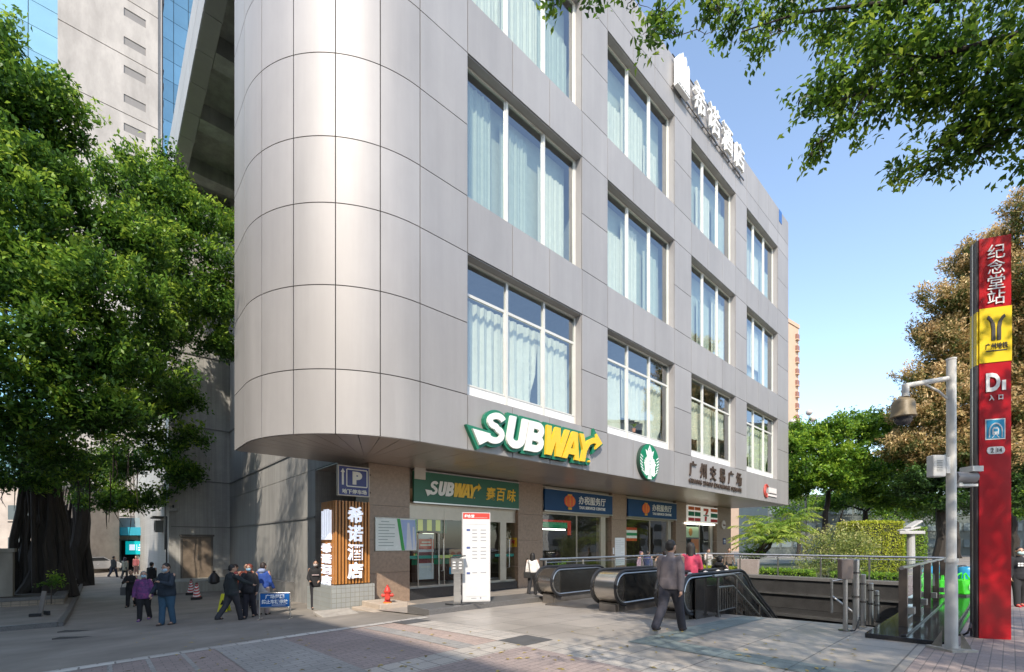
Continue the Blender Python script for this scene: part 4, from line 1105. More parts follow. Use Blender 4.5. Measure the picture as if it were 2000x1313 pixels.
b = MB(); b.lathe([(.28, -.002), (.2, -.02), (.001, -.025)], (.9, 0, .38), 14, axis='y'); b.build('picture', flat((0.5, 0.24, 0.05)), g4)
g5 = sthing('store_poster', 'orange poster below the pale green one on the convenience store window', 15.4, 4.08, .3, 'poster')
b = MB(); b.box(0, 0, 0, 1.1, .015, 1.6); b.build('sheet', flat((0.55, 0.20, 0.08), .5), g5)
b = MB(); b.box(.2, -.005, .3, .9, -.001, .9); b.build('picture', flat((0.6, 0.4, 0.15)), g5)
ac = sthing('plant_pot_window', 'small green plant on the sill of the open second floor window', 2.4, .36, 6.5, 'plant')
b = MB(); b.lathe([(.08, 0), (.11, .16)], n=10); b.build('pot', flat((0.3, 0.15, 0.1)), ac)
b = MB(); rnd = random.Random(2)
for k in range(26):
    a = rnd.random() * 6.28; r_ = rnd.uniform(.12, .34); b.add([(0, 0, .15), (r_ * .5 * math.cos(a) - .03 * math.sin(a), r_ * .5 * math.sin(a), .36), (r_ * math.cos(a), r_ * math.sin(a), .30 + rnd.random() * .15), (r_ * .5 * math.cos(a) + .03 * math.sin(a), r_ * .5 * math.sin(a), .36)], [(0, 1, 2, 3)])
b.build('leaves', flat((0.16, 0.25, 0.04)), ac, norm=False)
# ================================================================== PLAZA: ESCALATORS, STAIR PIT, RAILS
random.seed(21)
m_drum = M('escalator_steel', (0.50, 0.47, 0.43), 0.24, 0.95, 0.12, 2.5, 0.03, 14, (6, 1, 6))
m_epanel = M('escalator_panel', (0.085, 0.085, 0.082), 0.16, 0.75, 0.2, 1.2)
m_skirt = M('escalator_skirt', (0.24, 0.22, 0.20), 0.4, 0.7, 0.2, 2)
def balustrade(parent, w0, w1, u0, zt=0.9, r=.40, side=-1):
    """solid balustrade along u from the rounded newel at u0, flat to u=-2.6 and then descending"""
    z = zt - r
    zb = guw(u0, w0)
    path = [(u0 + r, 0)]
    top = [(u0 + r + .01, zt), (-3.0, zt)] + [(-3.0 + .5 * t, zt - .16 * t * t) for t in (.33, .66, 1, 1.3, 1.6)]
    bx, bz = top[-1]
    top += [(bx + 7.0, bz - 7.0 * .577)]
    low = [(bx + 7.0, bz - 7.0 * .577 - .78)] + [(x - .28, zz - .78) for x, zz in top[-2:1:-1]] + [(u0 + r + .01, zt - 2 * r + .02)]
    pr = [(a, b) for a, b in top + low]
    b = MB(); b.prism(pr, w0 + .05, w1 - .05); b.build('side_panel', m_epanel, parent)
    b = MB()
    n = 14
    prof = [(u0 + r - r * math.sin(math.pi * k / n), zt - r + r * math.cos(math.pi * k / n)) for k in range(n + 1)]
    b.prism([(x, zz) for x, zz in prof], w0 + .07, w1 - .07); b.build('newel_drum', m_drum, parent, smooth=True)
    for wv in (w0, w1 - .075):                       # handrail loops with bright edge trim
        hr = MB()
        ring = [(x, zz) for x, zz in prof]
        outer = [(u0 + r - (r + .028) * math.sin(math.pi * k / n), zt - r + (r + .028) * math.cos(math.pi * k / n)) for k in range(n + 1)]
        pts = [(x, wv + .037, zz) for x, zz in outer[::-1]] + [(x, wv + .037, zz + .028) for x, zz in top[1:]]
        hr.tube([Vector(p) for p in pts], .038, 8); h = hr.build('handrail', m_black, parent, smooth=True)
        tr = MB(); inner = [(u0 + r - (r - .035) * math.sin(math.pi * k / n), zt - r + (r - .035) * math.cos(math.pi * k / n)) for k in range(n + 1)]
        tr.tube([Vector((-2.8, wv + .037, zt - 2 * r + .035))] + [Vector((x, wv + .037, zz)) for x, zz in inner[::-1]] + [Vector((x, wv + .037, zz - .035)) for x, zz in top[1:]], .022, 6)
        tr.build('edge_trim', m_steel, h, smooth=True)
    b = MB(); b.box(u0 + .22, w0 + .1, zb - .3, -2.6, w1 - .1, zt - 2 * r + .01); b.box(u0 + .16, w0 + .16, zb - .3, u0 + .22, w1 - .16, zt - 2 * r - .02); b.build('skirt', m_skirt, parent)
def steps_mesh(parent, w0, w1):
    z0 = guw(-4, w0) + .02
    b = MB(); b.box(-5.5, w0, z0 - .06, -2.6, w1, z0); b.build('landing_plate', m_skirt, parent)
    b = MB()
    for k in range(16):
        b.box(-2.6 + .4 * k, w0, z0 - .05 - .23 * k - .3, -2.6 + .4 * (k + 1) - .01, w1, z0 - .05 - .23 * k)
    b.build('steps', m_steel_dk, parent)
e1 = thing('escalator', 'escalator with wide steel newel drums nearest the shops', 'escalator', (P0[0], P0[1], 0), TH)
balustrade(e1, -1.75, -1.02, -5.15, .82); balustrade(e1, -4.42, -3.62, -5.75, .86); steps_mesh(e1, -3.60, -1.77)
e2 = thing('escalator', 'escalator beside the stairs with a row of round lights on its dark balustrade', 'escalator', (P0[0], P0[1], 0), TH)
balustrade(e2, -6.25, -5.55, -5.95, .86); steps_mesh(e2, -5.53, -4.46)
b = MB()
for x in (-5.0, -4.2, -3.5, -3.0): b.lathe([(.06, .90), (.05, .935), (.001, .95)], (x, -5.9, 0 - .04), 12)
b.build('deck_lights', flat((0.85, 0.84, 0.80), .3), e2, smooth=True)
b = MB(); b.box(-5.5, -6.275, -.35, -2.9, -6.255, .80); b.box(-5.55, -6.2, -.3, -5.5, -5.6, .5); b.build('outer_cladding', M('smoked_cladding', (0.10, 0.085, 0.075), 0.12, 0.5, 0.15, 1.5), e2)
# pit
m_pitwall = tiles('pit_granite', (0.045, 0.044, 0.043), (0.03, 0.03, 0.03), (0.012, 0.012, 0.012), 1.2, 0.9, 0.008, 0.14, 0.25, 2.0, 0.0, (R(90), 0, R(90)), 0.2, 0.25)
pit = thing('stair_pit', 'granite lined stair pit of the underground station entrance', 'station entrance', (P0[0], P0[1], 0), TH)
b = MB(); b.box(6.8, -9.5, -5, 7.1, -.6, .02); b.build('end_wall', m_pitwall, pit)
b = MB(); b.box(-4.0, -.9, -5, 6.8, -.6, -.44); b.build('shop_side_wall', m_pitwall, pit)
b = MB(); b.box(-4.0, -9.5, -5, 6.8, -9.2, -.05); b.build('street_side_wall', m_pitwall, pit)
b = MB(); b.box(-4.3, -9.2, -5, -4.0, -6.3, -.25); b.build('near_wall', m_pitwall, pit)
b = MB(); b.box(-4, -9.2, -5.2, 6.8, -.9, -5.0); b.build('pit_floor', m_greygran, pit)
b = MB(); b.box(6.72, -9.55, .023, 7.25, -.5, .16); b.build('coping', m_greygran, pit, bevel=.01)
b = MB(); b.box(6.70, -9.2, -.62, 6.797, -.9, -.56); b.box(6.70, -9.2, -1.55, 6.797, -.9, -1.44); b.build('steel_strip', m_steel, pit)
st = thing('stairs', 'broad dark stone stairs going down beside the escalator', 'stairs', (P0[0], P0[1], 0), TH)
b = MB()
zs0 = guw(-4, -7.5)
for k in range(26): b.box(-4.0 + .32 * k, -9.19, zs0 - .01 - .16 * (k + 1) - .3, -4.0 + .32 * (k + 1), -6.3, zs0 - .01 - .16 * (k + 1))
b.build('steps', m_greygran, st)
sr_ = thing('stair_handrail', 'double steel handrail with vertical bars between stairs and escalator', 'handrail', (P0[0], P0[1], 0), TH)
b = MB(); zr = zs0
b.tube([(-4.95, -6.42, zr + .92), (-3.95, -6.42, zr + .92), (-3.75, -6.42, zr + .86), (1.6, -6.42, zr + .86 - 5.35 * .52)], .038, 8); b.tube([(-4.7, -6.42, zr + .66), (-3.9, -6.42, zr + .64), (1.6, -6.42, zr + .6 - 5.4 * .52)], .024, 8)
b.build('rails', m_steel, sr_, smooth=True)
for x, zb_, zt_ in ((-4.72, zr, zr + .92), (-3.7, zr - .15, zr + .84), (-2.2, zr - .95, zr + .05), (-.6, zr - 1.8, zr - .8)):
    b = MB(); b.tube([(x, -6.42, zb_), (x, -6.42, zt_)], .03, 8); b.lathe([(.06, zb_), (.06, zb_ + .03)], (x, -6.42, 0), 10); b.build('post', m_steel_dk, sr_)
b = MB()
for x in np.arange(-4.6, 1.5, .13):
    dz = max(0, x + 3.8) * .52
    b.tube([(x, -6.42, zr + .12 - dz), (x, -6.42, zr + .64 - dz)], .009, 5)
b.tube([(-4.7, -6.42, zr + .12), (-3.8, -6.42, zr + .12), (1.6, -6.42, zr + .12 - 5.4 * .52)], .015, 6); b.build('bars', m_steel_dk, sr_)
gr = thing('glass_railing', 'glass railing with steel top rail around the stair pit', 'railing', (P0[0], P0[1], 0), TH)
b = MB(); b.tube([(-4.7, -.75, 1.06), (6.9, -.75, 1.08), (6.98, -.83, 1.08), (6.98, -9.45, 1.06)], .042, 10); b.build('top_rail', m_steel, gr, smooth=True)
for x, y in [(u, -.75) for u in (-4.4, -2.5, -.6, 1.3, 3.2, 5.1)] + [(6.98, w_) for w_ in (-.85, -2.4, -4.0, -5.6, -7.2, -8.8)]:
    b = MB(); b.box(x - .025, y - .025, -.5 if y > -.8 else .16, x + .025, y + .025, 1.03); b.build('post', m_steel, gr)
b = MB(); b.add([(-4.4, -.75, -.25), (6.9, -.75, -.25), (6.9, -.75, .95), (-4.4, -.75, .95)], [(0, 1, 2, 3)]); b.add([(6.98, -.9, .17), (6.98, -9.4, .17), (6.98, -9.4, .95), (6.98, -.9, .95)], [(0, 1, 2, 3)])
b.build('glass', m_clear, gr, norm=False)
b = MB(); b.tube([(6.98, -.9, .96), (6.98, -9.4, .96)], .014, 6); b.tube([(-4.4, -.75, .955), (6.9, -.75, .955)], .014, 6); b.build('glass_cap', m_steel, gr)
# plinth on the street side
pn = thing('granite_plinth', 'long polished black granite plinth carrying a glass screen at the stair edge', 'plinth', (P0[0], P0[1], 0), TH)
b = MB(); b.box(-5.5, -10.2, -.6, 8.5, -9.22, .06); b.box(-5.5, -10.28, -.6, 8.5, -10.205, -.02); b.box(-5.45, -9.75, .062, 8.4, -9.68, .10); b.build('base', m_blkgran, pn, bevel=.008)
for u in (-4.2, -2.4, -.6, 1.2, 3.0, 4.8, 6.6):
    b = MB(); b.box(u - .06, -9.62, .06, u + .06, -9.50, 1.12); b.build('post', M('bronze_post', (0.20, 0.165, 0.14), 0.3, .8, .1) if u == -4.2 else bpy.data.materials['bronze_post'], pn)
    b = MB(); b.box(u - .1, -9.72, .3, u + .1, -9.63, .42); b.build('clamp', m_steel, pn)
b = MB(); b.add([(-4.2, -9.56, .14), (6.6, -9.56, .14), (6.6, -9.56, 1.08), (-4.2, -9.56, 1.08)], [(0, 1, 2, 3)]); b.build('glass', m_clear, pn, norm=False)
b = MB(); b.tube([(-4.4, -9.56, 1.13), (6.8, -9.56, 1.13)], .035, 8); b.build('cap_rail', m_steel, pn)
# steel bollard posts at the pit corner
for i, (px, py, d, h, r_, lab) in enumerate(((1672, 1235, 8.55, 1.31, .055, 'tallest round steel corner post beside the scanner post'), (1686, 1226, 8.9, 1.02, .045, 'second tallest round steel corner post beside the black plinth'), (1701, 1215, 9.4, .82, .045, 'mid height round steel corner post behind the black plinth'), (1713, 1200, 10.0, .62, .04, 'shortest round steel corner post behind the black plinth'))):
    p = GD(px, d); t = thing('steel_post', lab, 'post', p, 0, 'steel corner posts by the stairs')
    b = MB(); b.lathe([(r_, -.05), (r_, h - .01), (r_ * .8, h)], n=16); b.build('tube', m_steel, t, smooth=True)
    b = MB(); b.lathe([(r_ * 1.25, h * .45), (r_ * 1.25, h * .45 + .04)], n=16); b.lathe([(r_ * 1.3, h * .8), (r_ * 1.3, h * .8 + .03)], n=16); b.build('collar', m_steel_dk, t)
bg = thing('corner_brace', 'slanted steel tubes bracing the corner posts of the stair rail', 'brace', GD(1660, 9.0), 0)
b = MB(); b.tube([(-.15, .3, .55), (.28, .0, .1)], .02, 8); b.tube([(-.15, .3, .85), (.2, .1, .95)], .018, 8); b.tube([(-.15, .3, .2), (-.15, .3, .9)], .022, 8); b.build('tubes', m_steel, bg)
p = GD(1651, 8.35)
kp2 = thing('scanner_post', 'slim steel post with a brown boxed scanner head at the stair edge', 'post', p, R(-8))
b = MB(); b.tube([(0, 0, 0), (0, 0, .98)], .038, 12); b.build('pole', m_steel, kp2, smooth=True)
b = MB(); b.box(-.10, -.07, .95, .10, .07, 1.32); b.build('head', M('brown_box', (0.24, 0.19, 0.165), .4, .4, .1), kp2, bevel=.012)
b = MB(); b.lathe([(.11, 0), (.11, .015)], n=16); b.build('foot', m_steel_dk, kp2)
b = MB(); b.tube([(.06, -.05, .02), (.14, -.03, .015), (.22, .05, .05), (.30, .1, .25)], .012, 6); b.build('cable', m_black, kp2)

# white camera pole
pb = P(1858, 1266, 6.75); pb.z = float(g(pb.x, pb.y))
cp = thing('camera_pole', 'white steel camera pole with an arm and boxes', 'pole', pb, R(3))
H = EYE + (CY - 703) * 6.75 / F - pb.z
b = MB(); b.lathe([(.075, .0), (.072, 1.0), (.060, 1.32), (.056, H)], n=22); b.build('shaft', m_wpaint, cp, smooth=True)
b = MB(); b.box(-.2, -.2, 0.0, .2, .2, .035)
for a in range(4): b.add([(math.cos(a * R(90) + .78) * .22, math.sin(a * R(90) + .78) * .22, .035), (math.cos(a * R(90) + .78) * .1, math.sin(a * R(90) + .78) * .1, .035), (math.cos(a * R(90) + .78) * .1, math.sin(a * R(90) + .78) * .1, .28)], [(0, 1, 2), (2, 1, 0)])
b.build('base_plate', M('rusty_white', (0.45, 0.41, 0.35), .6, 0, .25, 8), cp)
b = MB(); b.lathe([(.08, 1.30), (.08, 1.36)], n=20); b.lathe([(.062, H - .005), (.062, H + .02)], n=20); b.build('collar', m_wpaint, cp)
ax = (1766 - 1860) * 6.75 / F; az = H - .30
b = MB(); b.tube([(-.06, 0, az + .02), (ax, 0, az - .10), ], .036, 10); b.tube([(ax, 0, az - .08), (ax, 0, az - .26)], .045, 10); b.tube([(-.07, 0, az - .28), (-.2, 0, az - .17), (-.42, 0, az - .07)], .016, 8); b.build('arm', m_wpaint, cp, smooth=True)
dm = thing('dome_camera', 'olive brown dome camera hanging from the arm of the white pole', 'camera', pb + Vector((ax - .0, 0, az - .62)))
b = MB(); b.lathe([(.045, .36), (.08, .34), (.125, .31), (.14, .27), (.148, .11), (.162, .07), (.15, .06)], n=26); b.build('housing', M('olive_plastic', (0.22, 0.17, 0.10), .5, 0, .12, 6), dm, smooth=True)
b = MB(); b.lathe([(.115, .06), (.105, .0), (.08, -.035), (.045, -.055), (.001, -.06)], n=22); b.build('dome', M('smoked_dome', (0.06, 0.06, 0.065), .1, .2, .3, 9), dm, smooth=True)
bx = thing('junction_box', 'pale vented junction box strapped to the left of the white pole', 'box', pb + Vector((-.24, 0, EYE + (CY - 932) * 6.75 / F - pb.z)))
b = MB(); b.box(-.08, -.06, 0, .11, .06, .32); b.build('case', m_wpaint, bx, bevel=.012)
b = MB()
for k in range(7): b.box(-.03, -.064, .08 + .025 * k, .05, -.0605, .088 + .025 * k)
b.build('vents', flat((0.2, 0.2, 0.19)), bx)
b = MB(); b.box(.11, -.06, .05, .17, .06, .29); b.build('bracket', m_wpaint, bx)
sb_ = thing('speaker_horn', 'grey tube camera pointing sideways between white pole and red pylon', 'camera', pb + Vector((.09, .05, EYE + (CY - 945) * 6.75 / F - pb.z)))
b = MB(); b.tube([(0, 0, .1), (.30, .0, .1)], .085, 14); b.build('tube', flat((0.24, 0.23, 0.23)), sb_, smooth=True)
b = MB(); b.box(0, -.08, -.04, .28, .08, -.005); b.box(.05, -.03, -.005, .1, .03, .03); b.box(0.18, -.1, .18, .34, .1, .26); b.build('mount', m_wpaint, sb_)

# red metro pylon
p = P(1909, 1245, 7.62); gz = float(g(p.x, p.y))
py_ = thing('metro_pylon', 'tall red and yellow metro station pylon with D1 entrance lettering', 'pylon', (p.x, p.y, gz), R(-19))
py_.scale = (.66, 1, 1)
Hp = EYE + (CY - 468) * 7.62 / F - gz
m_pred = M('pylon_red', (0.40, 0.006, 0.013), .22, 0, .05, 2); m_pyel = M('pylon_yellow', (0.72, 0.53, 0.02), .25, 0, .05, 2)
W = .665
zz = lambda py: EYE + (CY - py) * 7.6 / F - gz
b = MB(); b.box(.04, .005, 0, W, .20, Hp); b.build('cabinet', m_pred, py_)
b = MB(); b.box(0.0, .02, 0, .036, .20, zz(712)); b.box(0.0, .02, zz(608), .036, .20, Hp - .01); b.build('side_strip', flat((0.05, 0.035, 0.04), .3), py_)
b = MB(); b.box(-.012, .10, 0, -.001, .13, Hp - .02); b.build('side_trim', m_steel, py_)
b = MB(); b.box(.036, -.008, zz(710), W + .004, .003, zz(604)); b.box(-.004, .015, zz(712), .0355, .20, zz(608)); b.build('yellow_panel', m_pyel, py_)
b = MB()
for i, ch in enumerate('纪念堂站'): put_text(b, ch, .36, -.012, zz(496 + 29.5 * i), .25, height=.235, width=.34, depth=.012, bold=0)
put_text(b, 'D', .30, -.012, zz(749), .4, height=.31, width=.28, depth=.012, bold=.016); put_text(b, '1', .51, -.012, zz(756), .2, height=.165, width=.075, depth=.012, bold=.002)
put_text(b, '入', .27, -.012, zz(779), .1, height=.095, depth=.01, width=.1, bold=.003); put_text(b, '口', .45, -.012, zz(779), .1, height=.08, width=.09, depth=.01, bold=.003)
b.build('lettering', WHITE, py_)
b = MB()
for s in (-1, 1):
    pts = [Vector((.36 + s * .055, -.014, zz(668))), Vector((.36 + s * .055, -.014, zz(644))), Vector((.36 + s * .075, -.014, zz(633))), Vector((.36 + s * .125, -.014, zz(625))), Vector((.36 + s * .17, -.014, zz(622)))]
    for a, c in zip(pts[:-1], pts[1:]): b.bar(a, c, .012, .075, up=(1, 0, 0)) if abs((c - a).normalized().x) < .5 else b.bar(a, c, .055, .012, up=(0, 1, 0))
put_text(b, '广州地铁', .365, -.016, zz(679), .1, width=.44, height=.10, depth=.012, bold=.0); b.box(.16, -.015, zz(689), .57, -.0085, zz(687))
b.build('metro_emblem', flat((0.03, 0.025, 0.02)), py_)
b = MB(); b.box(.155, -.004, zz(860), .545, .0045, zz(820)); b.build('train_border', WHITE, py_)
b = MB(); b.box(.175, -.009, zz(858), .525, -.0045, zz(822)); b.build('train_field', flat((0.02, 0.29, 0.52), .3), py_)
b = MB(); cx_, cz_ = .35, zz(845)
b.tube([(cx_ + .125, -.012, zz(856)), (cx_ + .125, -.012, cz_)] + [(cx_ + .125 * math.cos(R(a)), -.012, cz_ + .135 * math.sin(R(a))) for a in range(15, 180, 15)] + [(cx_ - .125, -.012, cz_), (cx_ - .125, -.012, zz(856))], .013, 6)
b.prism([(cx_ - .06, cz_ - .05), (cx_ + .06, cz_ - .05), (cx_ + .065, cz_ + .04), (cx_ + .035, cz_ + .075), (cx_ - .035, cz_ + .075), (cx_ - .065, cz_ + .04)], -.014, -.0095)
b.prism([(cx_ - .03, cz_ - .06), (cx_ - .015, cz_ - .06), (cx_ - .055, cz_ - .10), (cx_ - .075, cz_ - .10)], -.014, -.0095); b.prism([(cx_ + .03, cz_ - .06), (cx_ + .015, cz_ - .06), (cx_ + .055, cz_ - .10), (cx_ + .075, cz_ - .10)], -.014, -.0095)
b.build('train_symbol', WHITE, py_)
b = MB(); b.box(cx_ - .04, -.017, cz_ + .0, cx_ + .04, -.0145, cz_ + .045); b.box(cx_ - .04, -.017, cz_ - .035, cx_ - .02, -.0145, cz_ - .02); b.box(cx_ + .02, -.017, cz_ - .035, cx_ + .04, -.0145, cz_ - .02); b.build('train_window', flat((0.02, 0.29, 0.52), .3), py_)
b = MB(); zc = zz(881); b.prism([(.36 + s * .115 + s * .06 * math.cos(R(a)), zc + s * .06 * math.sin(R(a))) for s in (1, -1) for a in range(-90, 91, 30)], -.008, .0045); b.build('line_badge', flat((0.72, 0.72, 0.72)), py_)
b = MB(); put_text(b, '2', .285, -.014, zc, .1, height=.075, width=.06, depth=.008, bold=.001); put_text(b, '14', .43, -.014, zc, .1, height=.065, width=.09, depth=.008, bold=.0); b.box(.357, -.013, zc - .05, .362, -.009, zc + .05); b.build('line_numbers', flat((0.12, 0.12, 0.12)), py_)
kb = MB(); kb.tube([G(1868, 1240, .02), G(1882, 1240, .02), G(1890, 1236, .06), G(1894, 1228, .25), P(1897, 1215, 7.9)], .018, 6)
tag(kb.build('pylon_cable', m_black), 'black cable looping from the paving into the red pylon', 'cable')

# lane side: kerbs, planter, little things
m_ktile = tiles('planter_tile', (0.34, 0.28, 0.21), (0.29, 0.24, 0.18), (0.17, 0.15, 0.12), 0.25, 0.3, 0.012, 0.7, 0.12, 1.0, 0.0, (R(90), 0, 0), 0.3, 0.2)
A = G(125, 1184); ua, wa = uw(A.x, A.y)
plt = thing('tree_planter', 'long tile clad planter with grey granite coping around the banyan roots', 'planter', (P0[0], P0[1], 0), TH)
b = MB(); b.box(ua - 14, wa, -2.2, ua, wa + 26, guw(ua, wa) + .32); b.build('wall', m_ktile, plt)
b = MB(); zt_ = guw(ua, wa) + .323
b.box(ua - 14, wa - .03, zt_, ua + .03, wa + .35, zt_ + .13); b.box(ua - .35, wa + .352, zt_, ua + .03, wa + 26, zt_ + .13); b.build('coping', m_greygran, plt, bevel=.01)
b = MB(); b.box(ua - 14, wa + .352, zt_, ua - .352, wa + 26, zt_ + .06); b.build('soil', M('planter_soil', (0.06, 0.05, 0.035), .95, 0, .4, 4, .5, 14), plt)
B_ = G(112, 1222); ub, wb = uw(B_.x, B_.y)
def kerbsheet(name, poly, h, m):
    o = sheet(name, poly, m, h, step=1.0); return o
kerbsheet('pavement', [(ub - 16, wb), (ub, wb), (ub, wb + 4.2), (ub - .1, wb + 30), (ub - 16, wb + 30)], .10, m_concrete)
b = MB()
for k in range(24):
    wv = wb + 1.1 * k
    z = guw(ub, wv + .5)
    b.box(ub + .002, wv, z - .3, ub + .13, wv + 1.09, z + .115)
for k in range(12):
    uv = ub - 1.3 * k; z = guw(uv - .65, wb)
    b.box(uv - 1.29, wb - .13, z - .3, uv, wb - .002, z + .115)
tag(b.build('kerb', m_greygran, None, loc=(P0[0], P0[1], 0), rotz=TH), kind='structure')
for i, (px, py, lab) in enumerate(((152, 1233, 'iron slot drain grate in the lane, farther of two'), (147, 1246, 'iron slot drain grate in the lane, nearer of two'))):
    p = G(px, py, -.03); t = thing('drain_grate', lab, 'drain', (p.x, p.y, p.z), R(4))
    b = MB(); b.box(-.42, -.11, -.02, .42, -.085, .012); b.box(-.42, .085, -.02, .42, .11, .012)
    for k in range(22): b.box(-.42 + .04 * k - .008 + .005, -.085, -.02, -.42 + .04 * k + .013, .085, .010)
    b.build('bars', flat((0.09, 0.085, 0.08), .6), t)
    b = MB(); b.box(-.42, -.11, -.03, .42, .11, -.021); b.build('slot', m_black, t)
pz = G(80, 1204, .1); lp_ = thing('leaning_post', 'weathered leaning board post on a black foot by the planter', 'post', pz, R(12))
b = MB(); b.obox((.03, 0, .42), (.12, .05, .86), Matrix.Rotation(R(9), 3, 'Y')); b.build('board', M('weathered_wood', (0.22, 0.20, 0.18), .85, 0, .2, 6, .2, 20, (1, 1, .2)), lp_)
b = MB(); b.obox((-.12, -.05, .06), (.30, .12, .10), Matrix.Rotation(R(20), 3, 'Z')); b.obox((.1, .1, .10), (.28, .08, .14), Matrix.Rotation(R(-35), 3, 'Z')); b.build('foot', m_black, lp_, bevel=.01)
# gate pillar at the far left
gp = thing('gate_wall', 'old rendered gate wall with moulded cap at the left edge', 'wall', (P0[0], P0[1], 0), TH)
q = G(28, 1180); uq, wq_ = uw(q.x, q.y)
m_oldr = M('mossy_render', (0.27, 0.25, 0.21), .85, 0, .3, 1.2, .2, 10, (1, 1, .3))
b = MB(); b.box(uq - 8, wq_ - .5, -1.5, uq - .5, wq_ + .1, 2.0); b.box(uq - .5, wq_ - .55, -1.5, uq, wq_ + .15, 1.2); b.build('wall', m_oldr, gp)
b = MB(); b.box(uq - 8.05, wq_ - .6, 2.003, uq - .45, wq_ + .2, 2.2); b.box(uq - .56, wq_ - .61, 1.203, uq + .06, wq_ + .21, 1.36); b.build('cap', m_oldr, gp)
b = MB(); b.box(uq - 1.6, wq_ - .52, -.35, uq - .75, wq_ - .503, .75); b.build('blue_plate', flat((0.02, 0.08, 0.28)), gp)

def cone_thing(px, py, lab, h=.72):
    p = G(px, py); t = thing('traffic_cone', lab, 'traffic cone', p, R(20), 'striped cones in the lane')
    b = MB(); b.box(-.19, -.19, -.03, .19, .19, .1); b.build('base', m_black, t, bevel=.01)
    n = 9
    for nm, off, c in (('red_bands', 0, (0.55, 0.05, 0.05)), ('white_bands', 1, (0.72, 0.70, 0.68))):
        b = MB()
        for k in range(off, n, 2):
            z0, z1 = .1 + (h - .1) * k / n, .1 + (h - .1) * (k + 1) / n
            r0, r1 = .17 - .12 * k / n, .17 - .12 * (k + 1) / n
            vs_ = [(r * math.cos(a), r * math.sin(a), z + .06 * math.sin(a)) for z, r in ((z0, r0), (z1, r1)) for a in np.linspace(0, 2 * math.pi, 17)[:-1]]
            b.add(vs_, [(i, (i + 1) % 16, 16 + (i + 1) % 16, 16 + i) for i in range(16)])
        b.build(nm, flat(c), t, smooth=True)
    b = MB(); b.lathe([(.05, h + .03), (.045, h + .06), (.001, h + .065)], n=12); b.build('tip', m_black, t)
cone_thing(373, 1161, 'red and white spiral striped traffic cone, farther of two')
cone_thing(384, 1170, 'red and white spiral striped traffic cone, nearer of two')
p = G(438, 1194); wf = thing('floor_sign', 'yellow folding wet floor sign behind the striding person in black', 'floor sign', p, R(10))
for s, nm in ((-1, 'front_leaf'), (1, 'rear_leaf')):
    b = MB(); b.add([(-.16, s * .14, 0), (.16, s * .14, 0), (.09, s * .01, .62), (-.09, s * .01, .62), (-.16, s * .16, 0), (.16, s * .16, 0), (.09, s * .03, .62), (-.09, s * .03, .62)], [(0, 1, 2, 3), (4, 7, 6, 5), (0, 4, 5, 1), (1, 5, 6, 2), (2, 6, 7, 3), (3, 7, 4, 0)]); b.build(nm, flat((0.62, 0.60, 0.03)), wf)
b = MB(); b.prism([(-.08, .25), (.08, .25), (0, .42)], -.13, -.1); b.build('mark', m_black, wf)
# no parking board
p = G(507, 1210); q = G(565, 1207)
npb = thing('no_parking_board', 'low blue no parking board with white characters on a steel frame', 'sign', p, R(8))
L_ = (q - p).length * .98
b = MB()
for x in (0, L_): b.tube([(x, 0, 0), (x, 0, .74)], .018, 8); b.tube([(x, -.17, .01), (x, .17, .01)], .016, 6)
b.tube([(0, 0, .73), (L_, 0, .73)], .016, 8); b.tube([(0, 0, .33), (L_, 0, .33)], .016, 8); b.build('frame', m_steel, npb)
b = MB(); b.box(.02, -.01, .345, L_ - .02, .01, .715); b.build('panel', flat((0.01, 0.10, 0.33), .35), npb)
b = MB(); put_text(b, '广场范围', L_ * .5, -.015, .63, .1, width=L_ * .62, height=.12, depth=.008, bold=.003); put_text(b, '禁止车辆停放', L_ * .5, -.015, .485, .1, width=L_ * .86, height=.125, depth=.008, bold=.003)
b.box(L_ * .4, -.014, .385, L_ * .85, -.0105, .40); b.build('lettering', flat((0.75, 0.78, 0.82)), npb)
# boxes and pipes on the side of the rear block
ab = thing('wall_unit', 'small grey air unit under a rusty canopy on the lane side wall', 'air unit', fac(-12.1, 26, 2.3), TH + R(-90))
b = MB(); b.box(-1.2, -.55, .9, .9, -.002, 1.0); b.build('canopy', flat((0.11, 0.10, 0.09)), ab)
b = MB(); b.box(-.5, -.4, 0, .5, -.002, .75); b.build('case', flat((0.22, 0.22, 0.21)), ab)
b = MB(); b.lathe([(.28, -.41), (.26, -.43)], (0, 0, .38), 18, axis='y'); b.build('fan', m_black, ab)
cbx = MB(); cbx.tube([fac(-12.14, 24, 1.2), fac(-12.14, 24, 5.2), fac(-12.14, 27, 5.4), fac(-12.14, 34, 5.3)], .05, 6); cbx.tube([fac(-12.14, 23.2, -.6), fac(-12.14, 23.2, 3.2), fac(-12.14, 25, 3.3)], .035, 6)
tag(cbx.build('wall_cable', m_black), 'black cables and pipe clipped to the corner of the lane wall', 'cable')
bb = thing('rubbish_bag', 'black sack leaning on the loading platform', 'bag', G(418, 1141, .55), 0)
b = MB(); b.lathe([(.12, 0), (.26, .1), (.25, .35), (.12, .55), (.05, .62), (.09, .70)], n=12); b.build('sack', m_black, bb, smooth=True)
lamp = thing('wall_lamp', 'small flood lamp on the recess wall beside the rusty door', 'lamp', fac(-11.9, 22.35, 3.45), TH)
b = MB(); b.box(-.2, -.3, 0, .2, -.04, .22); b.build('head', flat((0.3, 0.3, 0.29)), lamp, bevel=.02)
b = MB(); b.box(-.04, -.06, .05, .04, .04, .4); b.build('bracket', m_dark, lamp)
